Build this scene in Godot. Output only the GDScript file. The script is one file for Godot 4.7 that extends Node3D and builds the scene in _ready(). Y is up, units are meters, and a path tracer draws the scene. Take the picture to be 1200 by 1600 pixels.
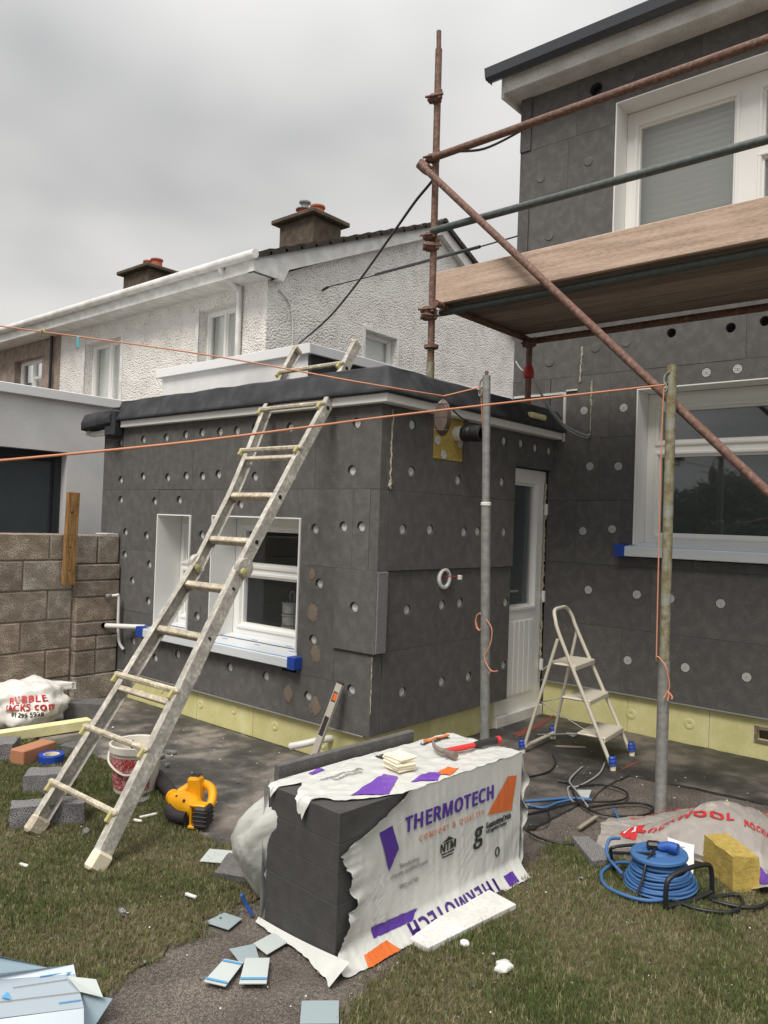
extends Node3D

# ---------------------------------------------------------------- mesh builder
class MB:
	var v := PackedVector3Array()
	var n := PackedVector3Array()
	var u := PackedVector2Array()
	func tri(a: Vector3, b: Vector3, c: Vector3, ua := Vector2.ZERO, ub := Vector2.ZERO, uc := Vector2.ZERO) -> void:
		var nn := (b - a).cross(c - a).normalized()
		v.append(a); v.append(c); v.append(b)
		n.append(nn); n.append(nn); n.append(nn)
		u.append(ua); u.append(uc); u.append(ub)
	func quad(a: Vector3, b: Vector3, c: Vector3, d: Vector3) -> void:
		tri(a, b, c, Vector2(0, 1), Vector2(1, 1), Vector2(1, 0))
		tri(a, c, d, Vector2(0, 1), Vector2(1, 0), Vector2(0, 0))
	func squad(a: Vector3, b: Vector3, c: Vector3, d: Vector3, na: Vector3, nb: Vector3, nc: Vector3, nd: Vector3) -> void:
		for k in [[a, na], [c, nc], [b, nb], [a, na], [d, nd], [c, nc]]:
			v.append(k[0]); n.append(k[1]); u.append(Vector2.ZERO)
	# box with chamfered edges, centre and axes from xf
	func box(xf: Transform3D, s: Vector3, ch := 0.0) -> void:
		var h := s * 0.5
		var c := minf(ch, minf(h.x, minf(h.y, h.z)) * 0.9)
		if c <= 0.0:
			for ax in 3:
				for sg in [-1.0, 1.0]:
					var e1 := (ax + 1) % 3; var e2 := (ax + 2) % 3
					var p := []
					for q in [[-1, -1], [1, -1], [1, 1], [-1, 1]]:
						var w := Vector3.ZERO
						w[ax] = h[ax] * sg; w[e1] = h[e1] * q[0] * sg; w[e2] = h[e2] * q[1]
						p.append(xf * w)
					quad(p[0], p[1], p[2], p[3])
			return
		for ax in 3:
			for sg in [-1.0, 1.0]:
				var e1 := (ax + 1) % 3; var e2 := (ax + 2) % 3
				var p := []
				for q in [[-1, -1], [1, -1], [1, 1], [-1, 1]]:
					var w := Vector3.ZERO
					w[ax] = h[ax] * sg; w[e1] = (h[e1] - c) * q[0] * sg; w[e2] = (h[e2] - c) * q[1]
					p.append(xf * w)
				quad(p[0], p[1], p[2], p[3])
		for ax in 3:
			var e1 := (ax + 1) % 3; var e2 := (ax + 2) % 3
			for s1 in [-1.0, 1.0]:
				for s2 in [-1.0, 1.0]:
					var a0 := Vector3.ZERO; var a1 := Vector3.ZERO; var b0 := Vector3.ZERO; var b1 := Vector3.ZERO
					a0[ax] = -(h[ax] - c); a1[ax] = h[ax] - c; b0[ax] = a0[ax]; b1[ax] = a1[ax]
					a0[e1] = h[e1] * s1; a0[e2] = (h[e2] - c) * s2; a1[e1] = a0[e1]; a1[e2] = a0[e2]
					b0[e1] = (h[e1] - c) * s1; b0[e2] = h[e2] * s2; b1[e1] = b0[e1]; b1[e2] = b0[e2]
					if s1 * s2 > 0: quad(xf * a0, xf * b0, xf * b1, xf * a1)
					else: quad(xf * a0, xf * a1, xf * b1, xf * b0)
		for sx in [-1.0, 1.0]:
			for sy in [-1.0, 1.0]:
				for sz in [-1.0, 1.0]:
					var A := xf * Vector3(h.x * sx, (h.y - c) * sy, (h.z - c) * sz)
					var B := xf * Vector3((h.x - c) * sx, h.y * sy, (h.z - c) * sz)
					var D := xf * Vector3((h.x - c) * sx, (h.y - c) * sy, h.z * sz)
					if sx * sy * sz > 0: tri(A, B, D)
					else: tri(A, D, B)
	func bx(lo: Vector3, hi: Vector3, ch := 0.0) -> void:
		box(Transform3D(Basis(), (lo + hi) * 0.5), hi - lo, ch)
	func bar(a: Vector3, b: Vector3, w: float, d: float, up := Vector3.UP, ch := 0.0) -> void:
		var f := (b - a).normalized()
		var s := f.cross(up).normalized()
		var t := s.cross(f).normalized()
		box(Transform3D(Basis(s, f, -t), (a + b) * 0.5), Vector3(w, a.distance_to(b), d), ch)
	func tube(p: Array, r, sides := 8, caps := true) -> void:
		var m := p.size()
		var up := Vector3.UP
		var rings := []; var nrm := []
		var d0: Vector3 = (p[1] - p[0]).normalized()
		if absf(d0.dot(up)) > 0.9: up = Vector3.RIGHT
		var side := d0.cross(up).normalized()
		for i in m:
			var d: Vector3
			if i == 0: d = d0
			elif i == m - 1: d = (p[i] - p[i - 1]).normalized()
			else: d = ((p[i + 1] - p[i]).normalized() + (p[i] - p[i - 1]).normalized()).normalized()
			side = (side - d * side.dot(d)).normalized()
			var o := side.cross(d)
			var rr: float = r[i] if r is Array else r
			var ring := []; var nr := []
			for k in sides:
				var a := TAU * k / sides
				var w := side * cos(a) + o * sin(a)
				ring.append(p[i] + w * rr); nr.append(w)
			rings.append(ring); nrm.append(nr)
		for i in m - 1:
			for k in sides:
				var j := (k + 1) % sides
				squad(rings[i][k], rings[i + 1][k], rings[i + 1][j], rings[i][j], nrm[i][k], nrm[i + 1][k], nrm[i + 1][j], nrm[i][j])
		if caps:
			for k in range(1, sides - 1):
				tri(rings[0][0], rings[0][k], rings[0][k + 1])
				tri(rings[m - 1][0], rings[m - 1][k + 1], rings[m - 1][k])
	# profile: Vector2(radius, height) from bottom to top, outside
	func lathe(xf: Transform3D, prof: Array, sides := 16, sq := Vector2.ONE) -> void:
		for i in prof.size() - 1:
			var a: Vector2 = prof[i]; var b: Vector2 = prof[i + 1]
			var t := (b - a).normalized()
			for k in sides:
				var a0 := TAU * k / sides; var a1 := TAU * (k + 1) / sides
				var q := []
				for w in [[a, a0], [a, a1], [b, a1], [b, a0]]:
					q.append(xf * Vector3(cos(w[1]) * w[0].x * sq.x, w[0].y, -sin(w[1]) * w[0].x * sq.y))
				var n0 := (xf.basis * Vector3(cos(a0) * t.y, -t.x, -sin(a0) * t.y)).normalized()
				var n1 := (xf.basis * Vector3(cos(a1) * t.y, -t.x, -sin(a1) * t.y)).normalized()
				squad(q[0], q[1], q[2], q[3], n0, n1, n1, n0)
	# polygon (counter-clockwise in the xy of xf) pushed back by depth along -z, front at z 0
	func prism(xf: Transform3D, poly: PackedVector2Array, depth: float) -> void:
		var idx := Geometry2D.triangulate_polygon(poly)
		for i in range(0, idx.size(), 3):
			var a := poly[idx[i]]; var b := poly[idx[i + 1]]; var c := poly[idx[i + 2]]
			if (b - a).cross(c - a) < 0:
				var t := b; b = c; c = t
			tri(xf * Vector3(a.x, a.y, 0), xf * Vector3(b.x, b.y, 0), xf * Vector3(c.x, c.y, 0), a, b, c)
			tri(xf * Vector3(a.x, a.y, -depth), xf * Vector3(c.x, c.y, -depth), xf * Vector3(b.x, b.y, -depth), a, c, b)
		for i in poly.size():
			var a := poly[i]; var b := poly[(i + 1) % poly.size()]
			quad(xf * Vector3(a.x, a.y, -depth), xf * Vector3(b.x, b.y, -depth), xf * Vector3(b.x, b.y, 0), xf * Vector3(a.x, a.y, 0))
	# smooth sheet: fn(s, t) for s, t in 0..1
	func sheet(nu: int, nv: int, fn: Callable, thick := 0.0) -> void:
		var g := []
		for i in nu + 1:
			var row := []
			for j in nv + 1: row.append(fn.call(float(i) / nu, float(j) / nv))
			g.append(row)
		var ng := []
		for i in nu + 1:
			var row := []
			for j in nv + 1:
				var du: Vector3 = g[mini(i + 1, nu)][j] - g[maxi(i - 1, 0)][j]
				var dv: Vector3 = g[i][mini(j + 1, nv)] - g[i][maxi(j - 1, 0)]
				row.append(du.cross(dv).normalized())
			ng.append(row)
		for i in nu:
			for j in nv:
				squad(g[i][j], g[i + 1][j], g[i + 1][j + 1], g[i][j + 1], ng[i][j], ng[i + 1][j], ng[i + 1][j + 1], ng[i][j + 1])
				if thick > 0.0:
					squad(g[i][j] - ng[i][j] * thick, g[i][j + 1] - ng[i][j + 1] * thick, g[i + 1][j + 1] - ng[i + 1][j + 1] * thick, g[i + 1][j] - ng[i + 1][j] * thick, -ng[i][j], -ng[i][j + 1], -ng[i + 1][j + 1], -ng[i + 1][j])
		if thick > 0.0:
			for i in nu:
				quad(g[i][0] - ng[i][0] * thick, g[i + 1][0] - ng[i + 1][0] * thick, g[i + 1][0], g[i][0])
				quad(g[i + 1][nv] - ng[i + 1][nv] * thick, g[i][nv] - ng[i][nv] * thick, g[i][nv], g[i + 1][nv])
			for j in nv:
				quad(g[0][j + 1] - ng[0][j + 1] * thick, g[0][j] - ng[0][j] * thick, g[0][j], g[0][j + 1])
				quad(g[nu][j] - ng[nu][j] * thick, g[nu][j + 1] - ng[nu][j + 1] * thick, g[nu][j + 1], g[nu][j])
	func ball(c: Vector3, r: Vector3, seg := 12, fn = null) -> void:
		var f := func(s: float, t: float) -> Vector3:
			var d := Vector3(cos(TAU * s) * sin(PI * t), -cos(PI * t), -sin(TAU * s) * sin(PI * t))
			var k: float = fn.call(d) if fn != null else 1.0
			return c + d * r * k
		sheet(seg * 2, seg, f)
	# rectangle lo..hi in the xy of xf, with round holes of radius r and depth dp, sides as deep as th
	func plate(xf: Transform3D, lo: Vector2, hi: Vector2, holes: Array, r: float, dp: float, th: float, ch := 0.003) -> void:
		var L := lo + Vector2(ch, ch); var H := hi - Vector2(ch, ch)
		_cut(xf, L, H, holes, r)
		for c in holes:
			for k in 18:
				var a0 := TAU * k / 18; var a1 := TAU * (k + 1) / 18
				var p0: Vector2 = c + Vector2(cos(a0), sin(a0)) * r; var p1: Vector2 = c + Vector2(cos(a1), sin(a1)) * r
				quad(xf * Vector3(p0.x, p0.y, 0), xf * Vector3(p1.x, p1.y, 0), xf * Vector3(p1.x, p1.y, -dp), xf * Vector3(p0.x, p0.y, -dp))
		var o := [Vector2(lo.x, lo.y), Vector2(hi.x, lo.y), Vector2(hi.x, hi.y), Vector2(lo.x, hi.y)]
		var q := [Vector2(L.x, L.y), Vector2(H.x, L.y), Vector2(H.x, H.y), Vector2(L.x, H.y)]
		for k in 4:
			var a: Vector2 = o[k]; var b: Vector2 = o[(k + 1) % 4]; var c: Vector2 = q[(k + 1) % 4]; var d: Vector2 = q[k]
			quad(xf * Vector3(a.x, a.y, -ch), xf * Vector3(b.x, b.y, -ch), xf * Vector3(c.x, c.y, 0), xf * Vector3(d.x, d.y, 0))
			quad(xf * Vector3(a.x, a.y, -th), xf * Vector3(b.x, b.y, -th), xf * Vector3(b.x, b.y, -ch), xf * Vector3(a.x, a.y, -ch))
		quad(xf * Vector3(lo.x, lo.y, -th), xf * Vector3(lo.x, hi.y, -th), xf * Vector3(hi.x, hi.y, -th), xf * Vector3(hi.x, lo.y, -th))
	func _cut(xf: Transform3D, L: Vector2, H: Vector2, holes: Array, r: float) -> void:
		if holes.is_empty():
			quad(xf * Vector3(L.x, L.y, 0), xf * Vector3(H.x, L.y, 0), xf * Vector3(H.x, H.y, 0), xf * Vector3(L.x, H.y, 0))
			return
		if holes.size() == 1:
			var c: Vector2 = holes[0]
			var an := []
			for k in 18: an.append(TAU * k / 18)
			for k in [L, Vector2(H.x, L.y), H, Vector2(L.x, H.y)]: an.append(fposmod((k - c).angle(), TAU))
			an.sort()
			for k in an.size():
				var a0: float = an[k]; var a1: float = an[(k + 1) % an.size()]
				var e0 := _edge(c, a0, L, H); var e1 := _edge(c, a1, L, H)
				var i0 := c + Vector2(cos(a0), sin(a0)) * r; var i1 := c + Vector2(cos(a1), sin(a1)) * r
				quad(xf * Vector3(i0.x, i0.y, 0), xf * Vector3(e0.x, e0.y, 0), xf * Vector3(e1.x, e1.y, 0), xf * Vector3(i1.x, i1.y, 0))
			return
		var best := -1.0; var ax := 0; var at := 0.0
		for t in 2:
			var s := []
			for c in holes: s.append(c[t])
			s.sort()
			for k in s.size() - 1:
				if s[k + 1] - s[k] > best:
					best = s[k + 1] - s[k]; ax = t; at = (s[k + 1] + s[k]) * 0.5
		var a := []; var b := []
		for c in holes:
			if c[ax] < at: a.append(c)
			else: b.append(c)
		var H2 := H; H2[ax] = at
		var L2 := L; L2[ax] = at
		_cut(xf, L, H2, a, r); _cut(xf, L2, H, b, r)
	func _edge(c: Vector2, a: float, L: Vector2, H: Vector2) -> Vector2:
		var d := Vector2(cos(a), sin(a)); var t := 1e9
		for k in 2:
			if d[k] > 1e-6: t = minf(t, (H[k] - c[k]) / d[k])
			elif d[k] < -1e-6: t = minf(t, (L[k] - c[k]) / d[k])
		return c + d * t
	func mesh() -> ArrayMesh:
		var a := []
		a.resize(Mesh.ARRAY_MAX)
		a[Mesh.ARRAY_VERTEX] = v; a[Mesh.ARRAY_NORMAL] = n; a[Mesh.ARRAY_TEX_UV] = u
		var m := ArrayMesh.new()
		m.add_surface_from_arrays(Mesh.PRIMITIVE_TRIANGLES, a)
		return m

# ---------------------------------------------------------------- scene helpers
var M := {}
var used := {}
var rng := RandomNumberGenerator.new()

func V(x: float, y: float, z: float) -> Vector3: return Vector3(x, y, z)
func numbered(called: String) -> String:
	var k: int = used.get(called, -1) + 1
	used[called] = k
	return called if k == 0 else "%s_%03d" % [called, k]
func tag(o: Node, label: String, category: String, group := "") -> Node:
	o.set_meta("label", label); o.set_meta("category", category)
	if group: o.set_meta("group", group)
	return o
func thing(called: String, label: String, category: String, at := Vector3.ZERO, turn := 0.0, group := "") -> Node3D:
	var o := Node3D.new()
	o.name = numbered(called); add_child(o)
	o.position = at; o.rotation.y = turn
	tag(o, label, category, group)
	return o
func put(called: String, mesh: Mesh, m: Material, parent: Node) -> MeshInstance3D:
	var o := MeshInstance3D.new()
	o.mesh = mesh; o.material_override = m
	o.name = numbered(called) if parent == self else called
	parent.add_child(o, true)
	return o
func obj(called: String, b: MB, m: Material, parent: Node) -> MeshInstance3D:
	return put(called, b.mesh(), m, parent)
func solo(called: String, label: String, category: String, b: MB, m: Material, group := "") -> MeshInstance3D:
	var o := obj(called, b, m, self)
	tag(o, label, category, group)
	return o
func struct(called: String, b: MB, m: Material) -> MeshInstance3D:
	var o := obj(called, b, m, self)
	o.set_meta("kind", "structure")
	return o
func box_part(called: String, lo: Vector3, hi: Vector3, m: Material, parent: Node, ch := 0.0) -> MeshInstance3D:
	var b := MB.new(); b.bx(lo, hi, ch)
	return obj(called, b, m, parent)
func tube_part(called: String, p: Array, r, m: Material, parent: Node, sides := 10) -> MeshInstance3D:
	var b := MB.new(); b.tube(p, r, sides)
	return obj(called, b, m, parent)
func curve(p: Array, n := 8) -> Array:   # Catmull-Rom through the points
	var out := []
	for i in p.size() - 1:
		var a: Vector3 = p[maxi(i - 1, 0)]; var b: Vector3 = p[i]; var c: Vector3 = p[i + 1]; var d: Vector3 = p[mini(i + 2, p.size() - 1)]
		for k in n: out.append(b.cubic_interpolate(c, a, d, float(k) / n))
	out.append(p[-1])
	return out
func smooth_closed(p: Array) -> Array: return p

# the photograph's camera, for turning a pixel of the 1200 x 1600 photograph into a direction
const EYE := Vector3(0, 1.65, 0)
const FOCAL := 1216.0
var cam_basis := Basis()
func ray(px: float, py: float) -> Vector3: return cam_basis * Vector3(px - 600.0, 800.0 - py, -FOCAL)
func gp(px: float, py: float, h := 0.0) -> Vector3:
	var r := ray(px, py); return EYE + r * ((h - EYE.y) / r.y)
func on_z(px: float, py: float, z: float) -> Vector3:
	var r := ray(px, py); return EYE + r * (z / r.z)
func on_x(px: float, py: float, x: float) -> Vector3:
	var r := ray(px, py); return EYE + r * (x / r.x)

# textures: layers of [type, cycles per tile, octaves, weight], mapped through colour stops (sRGB)
func tex(size: int, seed: int, layers: Array, stops: Array) -> Dictionary:
	var acc := PackedFloat32Array(); acc.resize(size * size)
	var total := 0.0
	for l in layers:
		var f := FastNoiseLite.new()
		f.seed = seed; seed += 17
		f.noise_type = FastNoiseLite.TYPE_CELLULAR if l[0] == "c" else FastNoiseLite.TYPE_SIMPLEX_SMOOTH
		if l[0] == "c": f.cellular_return_type = FastNoiseLite.RETURN_DISTANCE
		f.frequency = float(l[1]) / size
		if int(l[2]) > 1: f.fractal_type = FastNoiseLite.FRACTAL_FBM; f.fractal_octaves = int(l[2])
		else: f.fractal_type = FastNoiseLite.FRACTAL_NONE
		var im := f.get_seamless_image(size, size, false, false, 0.1, true)
		im.convert(Image.FORMAT_L8)
		var d := im.get_data()
		var w: float = float(l[3]) / 255.0
		total += absf(l[3])
		if l[0] == "c" :
			for i in d.size(): acc[i] += (255 - d[i]) * w
		else:
			for i in d.size(): acc[i] += d[i] * w
	var lut := []
	var g := Gradient.new()
	var offs := PackedFloat32Array(); var cols := PackedColorArray()
	for s in stops: offs.append(s[0]); cols.append(s[1])
	g.offsets = offs; g.colors = cols
	for i in 256: lut.append(g.sample(i / 255.0))
	var out := PackedByteArray(); out.resize(size * size * 3)
	var hh := PackedByteArray(); hh.resize(size * size)
	for i in acc.size():
		var q := clampi(int(acc[i] / total * 255.0), 0, 255)
		var c: Color = lut[q]
		out[i * 3] = c.r8; out[i * 3 + 1] = c.g8; out[i * 3 + 2] = c.b8
		hh[i] = q
	return {"c": ImageTexture.create_from_image(Image.create_from_data(size, size, false, Image.FORMAT_RGB8, out)), "h": ImageTexture.create_from_image(Image.create_from_data(size, size, false, Image.FORMAT_L8, hh))}
func lin(r: float, g: float, b: float) -> Color: return Color(r, g, b).linear_to_srgb()
func mat(called: String, col: Color, rough := 0.8, o := {}) -> StandardMaterial3D:
	var m := StandardMaterial3D.new()
	m.resource_name = called
	m.albedo_color = col; m.roughness = rough
	m.metallic = o.get("metal", 0.0)
	m.metallic_specular = o.get("spec", 0.5)
	m.cull_mode = BaseMaterial3D.CULL_DISABLED
	if o.has("t"):
		var t: Dictionary = o.t
		var s: float = 1.0 / float(o.get("s", 1.0))
		var sc: Vector3 = Vector3(s, s, s) * o.get("stretch", Vector3.ONE)
		m.albedo_texture = t.c
		m.uv1_triplanar = true
		m.uv1_world_triplanar = o.get("world", true)
		m.uv1_triplanar_sharpness = 8.0
		m.uv1_scale = sc
		m.uv1_offset = o.get("off", Vector3.ZERO)
		if o.has("bump"):
			m.heightmap_enabled = true
			m.heightmap_texture = t.h
			m.heightmap_scale = o.bump
	if o.has("coat"):
		m.clearcoat_enabled = true; m.clearcoat = o.coat; m.clearcoat_roughness = 0.2
	if o.has("alpha"):
		m.transparency = BaseMaterial3D.TRANSPARENCY_ALPHA
		m.albedo_color.a = o.alpha
	if o.has("back"):
		m.backlight_enabled = true; m.backlight = o.back
	M[called] = m
	return m
# lettering: the flat letters of a text, height in metres, each vertex carried to fn(x, y, z)
func letters(called: String, text: String, height: float, fn: Callable, m: Material, parent: Node, bold := true, squeeze := 1.0, depth := 0.002) -> MeshInstance3D:
	var t := TextMesh.new()
	var f := SystemFont.new()
	f.font_names = PackedStringArray(["Droid Sans"])
	f.font_weight = 700 if bold else 400
	t.font = f; t.text = text; t.font_size = 64; t.depth = depth
	t.pixel_size = height / 46.0
	t.curve_step = 2.0
	t.horizontal_alignment = HORIZONTAL_ALIGNMENT_CENTER
	var am := ArrayMesh.new()
	for k in t.get_surface_count():
		var a := t.surface_get_arrays(k)
		var vs: PackedVector3Array = a[Mesh.ARRAY_VERTEX]
		var ns: PackedVector3Array = a[Mesh.ARRAY_NORMAL]
		for i in vs.size():
			var p := vs[i]
			var q: Vector3 = fn.call(p.x * squeeze, p.y, p.z)
			var e: Vector3 = fn.call(p.x * squeeze + ns[i].x * 0.001, p.y + ns[i].y * 0.001, p.z + ns[i].z * 0.001)
			vs[i] = q
			ns[i] = (e - q).normalized()
		var b := []
		b.resize(Mesh.ARRAY_MAX)
		b[Mesh.ARRAY_VERTEX] = vs; b[Mesh.ARRAY_NORMAL] = ns
		if a[Mesh.ARRAY_INDEX]: b[Mesh.ARRAY_INDEX] = a[Mesh.ARRAY_INDEX]
		am.add_surface_from_arrays(Mesh.PRIMITIVE_TRIANGLES, b)
	return put(called, am, m, parent)

# ---------------------------------------------------------------- view, sky, light
func setup_view() -> void:
	var cx := Vector3(0.761, 0.035, -0.648)   # columns are the camera's axes in the world
	cam_basis = Basis.from_euler(Vector3(0.0, 0.0, 0.0))
	var right := Vector3(0.7612, 0.0346, -0.6476)
	var up := Vector3(-0.0170, 0.9993, 0.0334)
	cam_basis = Basis(right, up, right.cross(up)).orthonormalized()
	var cam := Camera3D.new()
	cam.name = "camera"
	cam.fov = rad_to_deg(2.0 * atan(800.0 / FOCAL))
	cam.near = 0.05; cam.far = 900.0
	cam.transform = Transform3D(cam_basis, EYE)
	add_child(cam); cam.current = true
	var env := Environment.new()
	env.background_mode = Environment.BG_SKY
	env.tonemap_mode = Environment.TONE_MAPPER_LINEAR
	env.tonemap_exposure = 2.0
	env.sdfgi_enabled = true; env.ssao_enabled = true; env.ssil_enabled = true
	var sky := Sky.new()
	var pm := PanoramaSkyMaterial.new()
	pm.panorama = overcast()
	sky.sky_material = pm
	env.sky = sky
	env.background_energy_multiplier = 1.0
	var we := WorldEnvironment.new()
	we.name = "world_environment"; we.environment = env
	add_child(we)
	var sun := DirectionalLight3D.new()
	sun.name = "sun"
	sun.light_energy = 0.48
	sun.light_angular_distance = 25.0
	sun.light_color = Color(1.0, 0.97, 0.93)
	sun.shadow_enabled = true
	add_child(sun)
	sun.look_at_from_position(Vector3(1.5, 10.0, 6.5), Vector3.ZERO)

func overcast() -> ImageTexture:
	var w := 1024; var h := 512
	var im := Image.create(w, h, false, Image.FORMAT_RGBF)
	var a := FastNoiseLite.new(); a.seed = 5; a.frequency = 0.55; a.fractal_type = FastNoiseLite.FRACTAL_FBM; a.fractal_octaves = 5
	var b := FastNoiseLite.new(); b.seed = 11; b.frequency = 0.25; b.fractal_type = FastNoiseLite.FRACTAL_FBM; b.fractal_octaves = 3
	for j in h:
		var th := PI * (j + 0.5) / h
		var y := cos(th)
		for i in w:
			var c := Vector3(0.34, 0.338, 0.335)
			if y > -0.02:
				var ph := TAU * ((i + 0.5) / w - 0.5)
				var d := Vector3(sin(ph) * sin(th), y, -cos(ph) * sin(th))
				var k := 1.0 / (maxf(y, 0.0) + 0.16)
				var q := d * k
				var f := a.get_noise_3d(q.x * 0.8, q.y * 1.5, q.z * 0.8) * 0.7 + b.get_noise_3d(q.x, 3.0, q.z) * 0.9
				f = clampf(0.55 + f * 1.5, 0.0, 1.0)
				f = f * f * (3.0 - 2.0 * f)
				var g := lerpf(0.19, 0.375, f) * (1.0 + 1.5 * smoothstep(0.35, 1.0, y)) + 0.04 * exp(-maxf(y, 0.0) * 9.0)
				c = Vector3(g * lerpf(0.985, 1.012, f), g * 0.997, g * lerpf(1.02, 0.972, f))
			im.set_pixel(i, j, Color(c.x, c.y, c.z))
	return ImageTexture.create_from_image(im)

func C8(r: int, g: int, b: int) -> Color: return Color8(r, g, b)

func make_materials() -> void:
	var t := tex(512, 3, [["c", 90, 1, 0.55], ["s", 70, 3, 0.4], ["s", 5, 5, 0.22]], [[0.25, C8(74, 73, 73)], [0.5, C8(90, 88, 87)], [0.64, C8(98, 96, 94)], [0.76, C8(128, 125, 122)]])
	for k in 4:
		var g: float = [0.96, 1.0, 1.03, 0.98][k]
		mat("graphite_%d" % k, Color(g, g, g), 0.85, {"t": t, "s": 0.55, "bump": 0.12, "off": Vector3(k * 0.37, k * 0.21, k * 0.13)})
	var tr := tex(512, 8, [["c", 46, 1, 1.0], ["s", 70, 2, 0.4]], [[0.3, C8(72, 72, 73)], [0.55, C8(112, 111, 112)], [0.75, C8(160, 159, 160)]])
	mat("graphite_cut", Color.WHITE, 0.9, {"t": tr, "s": 0.25, "bump": 0.5})
	var ty := tex(256, 14, [["s", 30, 3, 0.3], ["s", 3, 3, 0.7]], [[0.2, C8(206, 201, 140)], [0.6, C8(219, 213, 156)], [0.85, C8(226, 221, 174)]])
	mat("yellow_xps", Color.WHITE, 0.8, {"t": ty, "s": 0.9, "bump": 0.03})
	mat("pale_xps", Color(1.06, 1.06, 1.12), 0.8, {"t": ty, "s": 0.5})
	var tw := tex(256, 21, [["s", 50, 3, 0.5], ["s", 4, 4, 0.6]], [[0.3, C8(206, 205, 201)], [0.6, C8(228, 227, 224)], [0.8, C8(236, 235, 232)]])
	mat("white_upvc", C8(238, 238, 235), 0.35)
	mat("white_painted", Color.WHITE, 0.5, {"t": tw, "s": 1.2})
	mat("white_bead", C8(232, 232, 230), 0.45)
	mat("film_sill", C8(214, 219, 224), 0.25)
	mat("blue_print", C8(86, 156, 206), 0.5)
	mat("blue_tape", C8(34, 70, 160), 0.5)
	mat("pane", C8(190, 205, 205), 0.02, {"alpha": 0.03, "spec": 0.9})
	mat("dark_pane", C8(120, 135, 140), 0.03, {"alpha": 0.12, "spec": 0.9})
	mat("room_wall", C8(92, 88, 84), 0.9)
	mat("dark_frame", C8(44, 46, 52), 0.4)
	var tp := tex(512, 31, [["c", 64, 1, 0.8], ["s", 90, 2, 0.3], ["s", 4, 4, 0.55]], [[0.25, C8(184, 180, 175)], [0.45, C8(224, 220, 215)], [0.62, C8(233, 230, 226)], [0.8, C8(244, 242, 238)]])
	mat("pebbledash_white", Color.WHITE, 0.9, {"t": tp, "s": 2.0, "bump": 4.0})
	var tb := tex(512, 33, [["c", 64, 1, 0.8], ["s", 90, 2, 0.3], ["s", 4, 4, 0.5]], [[0.25, C8(98, 86, 78)], [0.5, C8(146, 130, 118)], [0.75, C8(176, 162, 150)]])
	mat("pebbledash_brown", Color.WHITE, 0.9, {"t": tb, "s": 1.1, "bump": 2.0})
	var tg := tex(512, 37, [["s", 90, 2, 0.2], ["s", 3, 5, 0.8]], [[0.2, C8(200, 200, 201)], [0.5, C8(212, 212, 212)], [0.8, C8(220, 219, 218)]])
	mat("render_grey", Color.WHITE, 0.85, {"t": tg, "s": 3.0, "bump": 0.08})
	mat("coping", C8(222, 223, 224), 0.5)
	var tf := tex(512, 41, [["s", 80, 3, 0.4], ["s", 5, 4, 0.7]], [[0.2, C8(36, 37, 40)], [0.5, C8(47, 48, 52)], [0.8, C8(64, 64, 68)]])
	mat("felt", Color.WHITE, 0.75, {"t": tf, "s": 0.9, "bump": 0.3})
	var tk := tex(512, 47, [["c", 46, 1, 0.6], ["s", 60, 3, 0.5], ["s", 3, 4, 0.4]], [[0.25, C8(102, 94, 85)], [0.42, C8(132, 122, 111)], [0.56, C8(148, 138, 127)], [0.66, C8(178, 170, 160)], [0.76, C8(214, 208, 198)]])
	for k in 4:
		var g: Color = [Color(1, 1, 1), Color(0.93, 0.92, 0.90), Color(0.97, 0.94, 0.91), Color(0.88, 0.86, 0.85)][k]
		mat("block_%d" % k, g, 0.95, {"t": tk, "s": 0.5, "bump": 0.9, "off": Vector3(k * 0.31, k * 0.17, k * 0.43)})
	mat("mortar", Color(0.85, 0.83, 0.81), 0.95, {"t": tk, "s": 0.4, "bump": 0.5})
	var to := tex(256, 51, [["s", 40, 3, 0.5], ["s", 6, 4, 0.5]], [[0.25, C8(96, 70, 40)], [0.55, C8(150, 112, 66)], [0.8, C8(178, 142, 92)]])
	mat("timber", Color.WHITE, 0.8, {"t": to, "s": 0.5, "stretch": Vector3(4, 0.4, 4)})
	var ts := tex(512, 53, [["s", 60, 3, 0.6], ["s", 5, 4, 0.5]], [[0.2, C8(146, 128, 114)], [0.5, C8(182, 162, 146)], [0.8, C8(204, 186, 172)]])
	for k in 3:
		var g: float = [0.82, 0.74, 0.9][k]
		mat("scaffold_board_%d" % k, Color(g, g, g), 0.85, {"t": ts, "s": 0.5, "stretch": Vector3(0.18, 2.0, 2.0), "off": Vector3(k * 0.3, k * 0.7, 0)})
	mat("toe_board", Color(1.06, 1.04, 1.03), 0.85, {"t": ts, "s": 0.5, "stretch": Vector3(0.15, 2.0, 2.0)})
	var tu := tex(512, 57, [["s", 50, 4, 0.7], ["s", 8, 4, 0.6]], [[0.25, C8(88, 66, 58)], [0.5, C8(118, 90, 78)], [0.68, C8(140, 110, 98)], [0.82, C8(172, 152, 140)]])
	mat("rust", Color.WHITE, 0.75, {"t": tu, "s": 0.35, "metal": 0.1})
	var tz := tex(512, 61, [["s", 60, 3, 0.5], ["s", 7, 4, 0.6]], [[0.25, C8(130, 131, 128)], [0.5, C8(146, 147, 144)], [0.75, C8(162, 163, 159)]])
	mat("galvanised", Color.WHITE, 0.5, {"t": tz, "s": 0.4, "metal": 0.35})
	mat("scaffold_steel", Color(0.62, 0.66, 0.66), 0.55, {"t": tz, "s": 0.4, "metal": 0.3})
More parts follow.
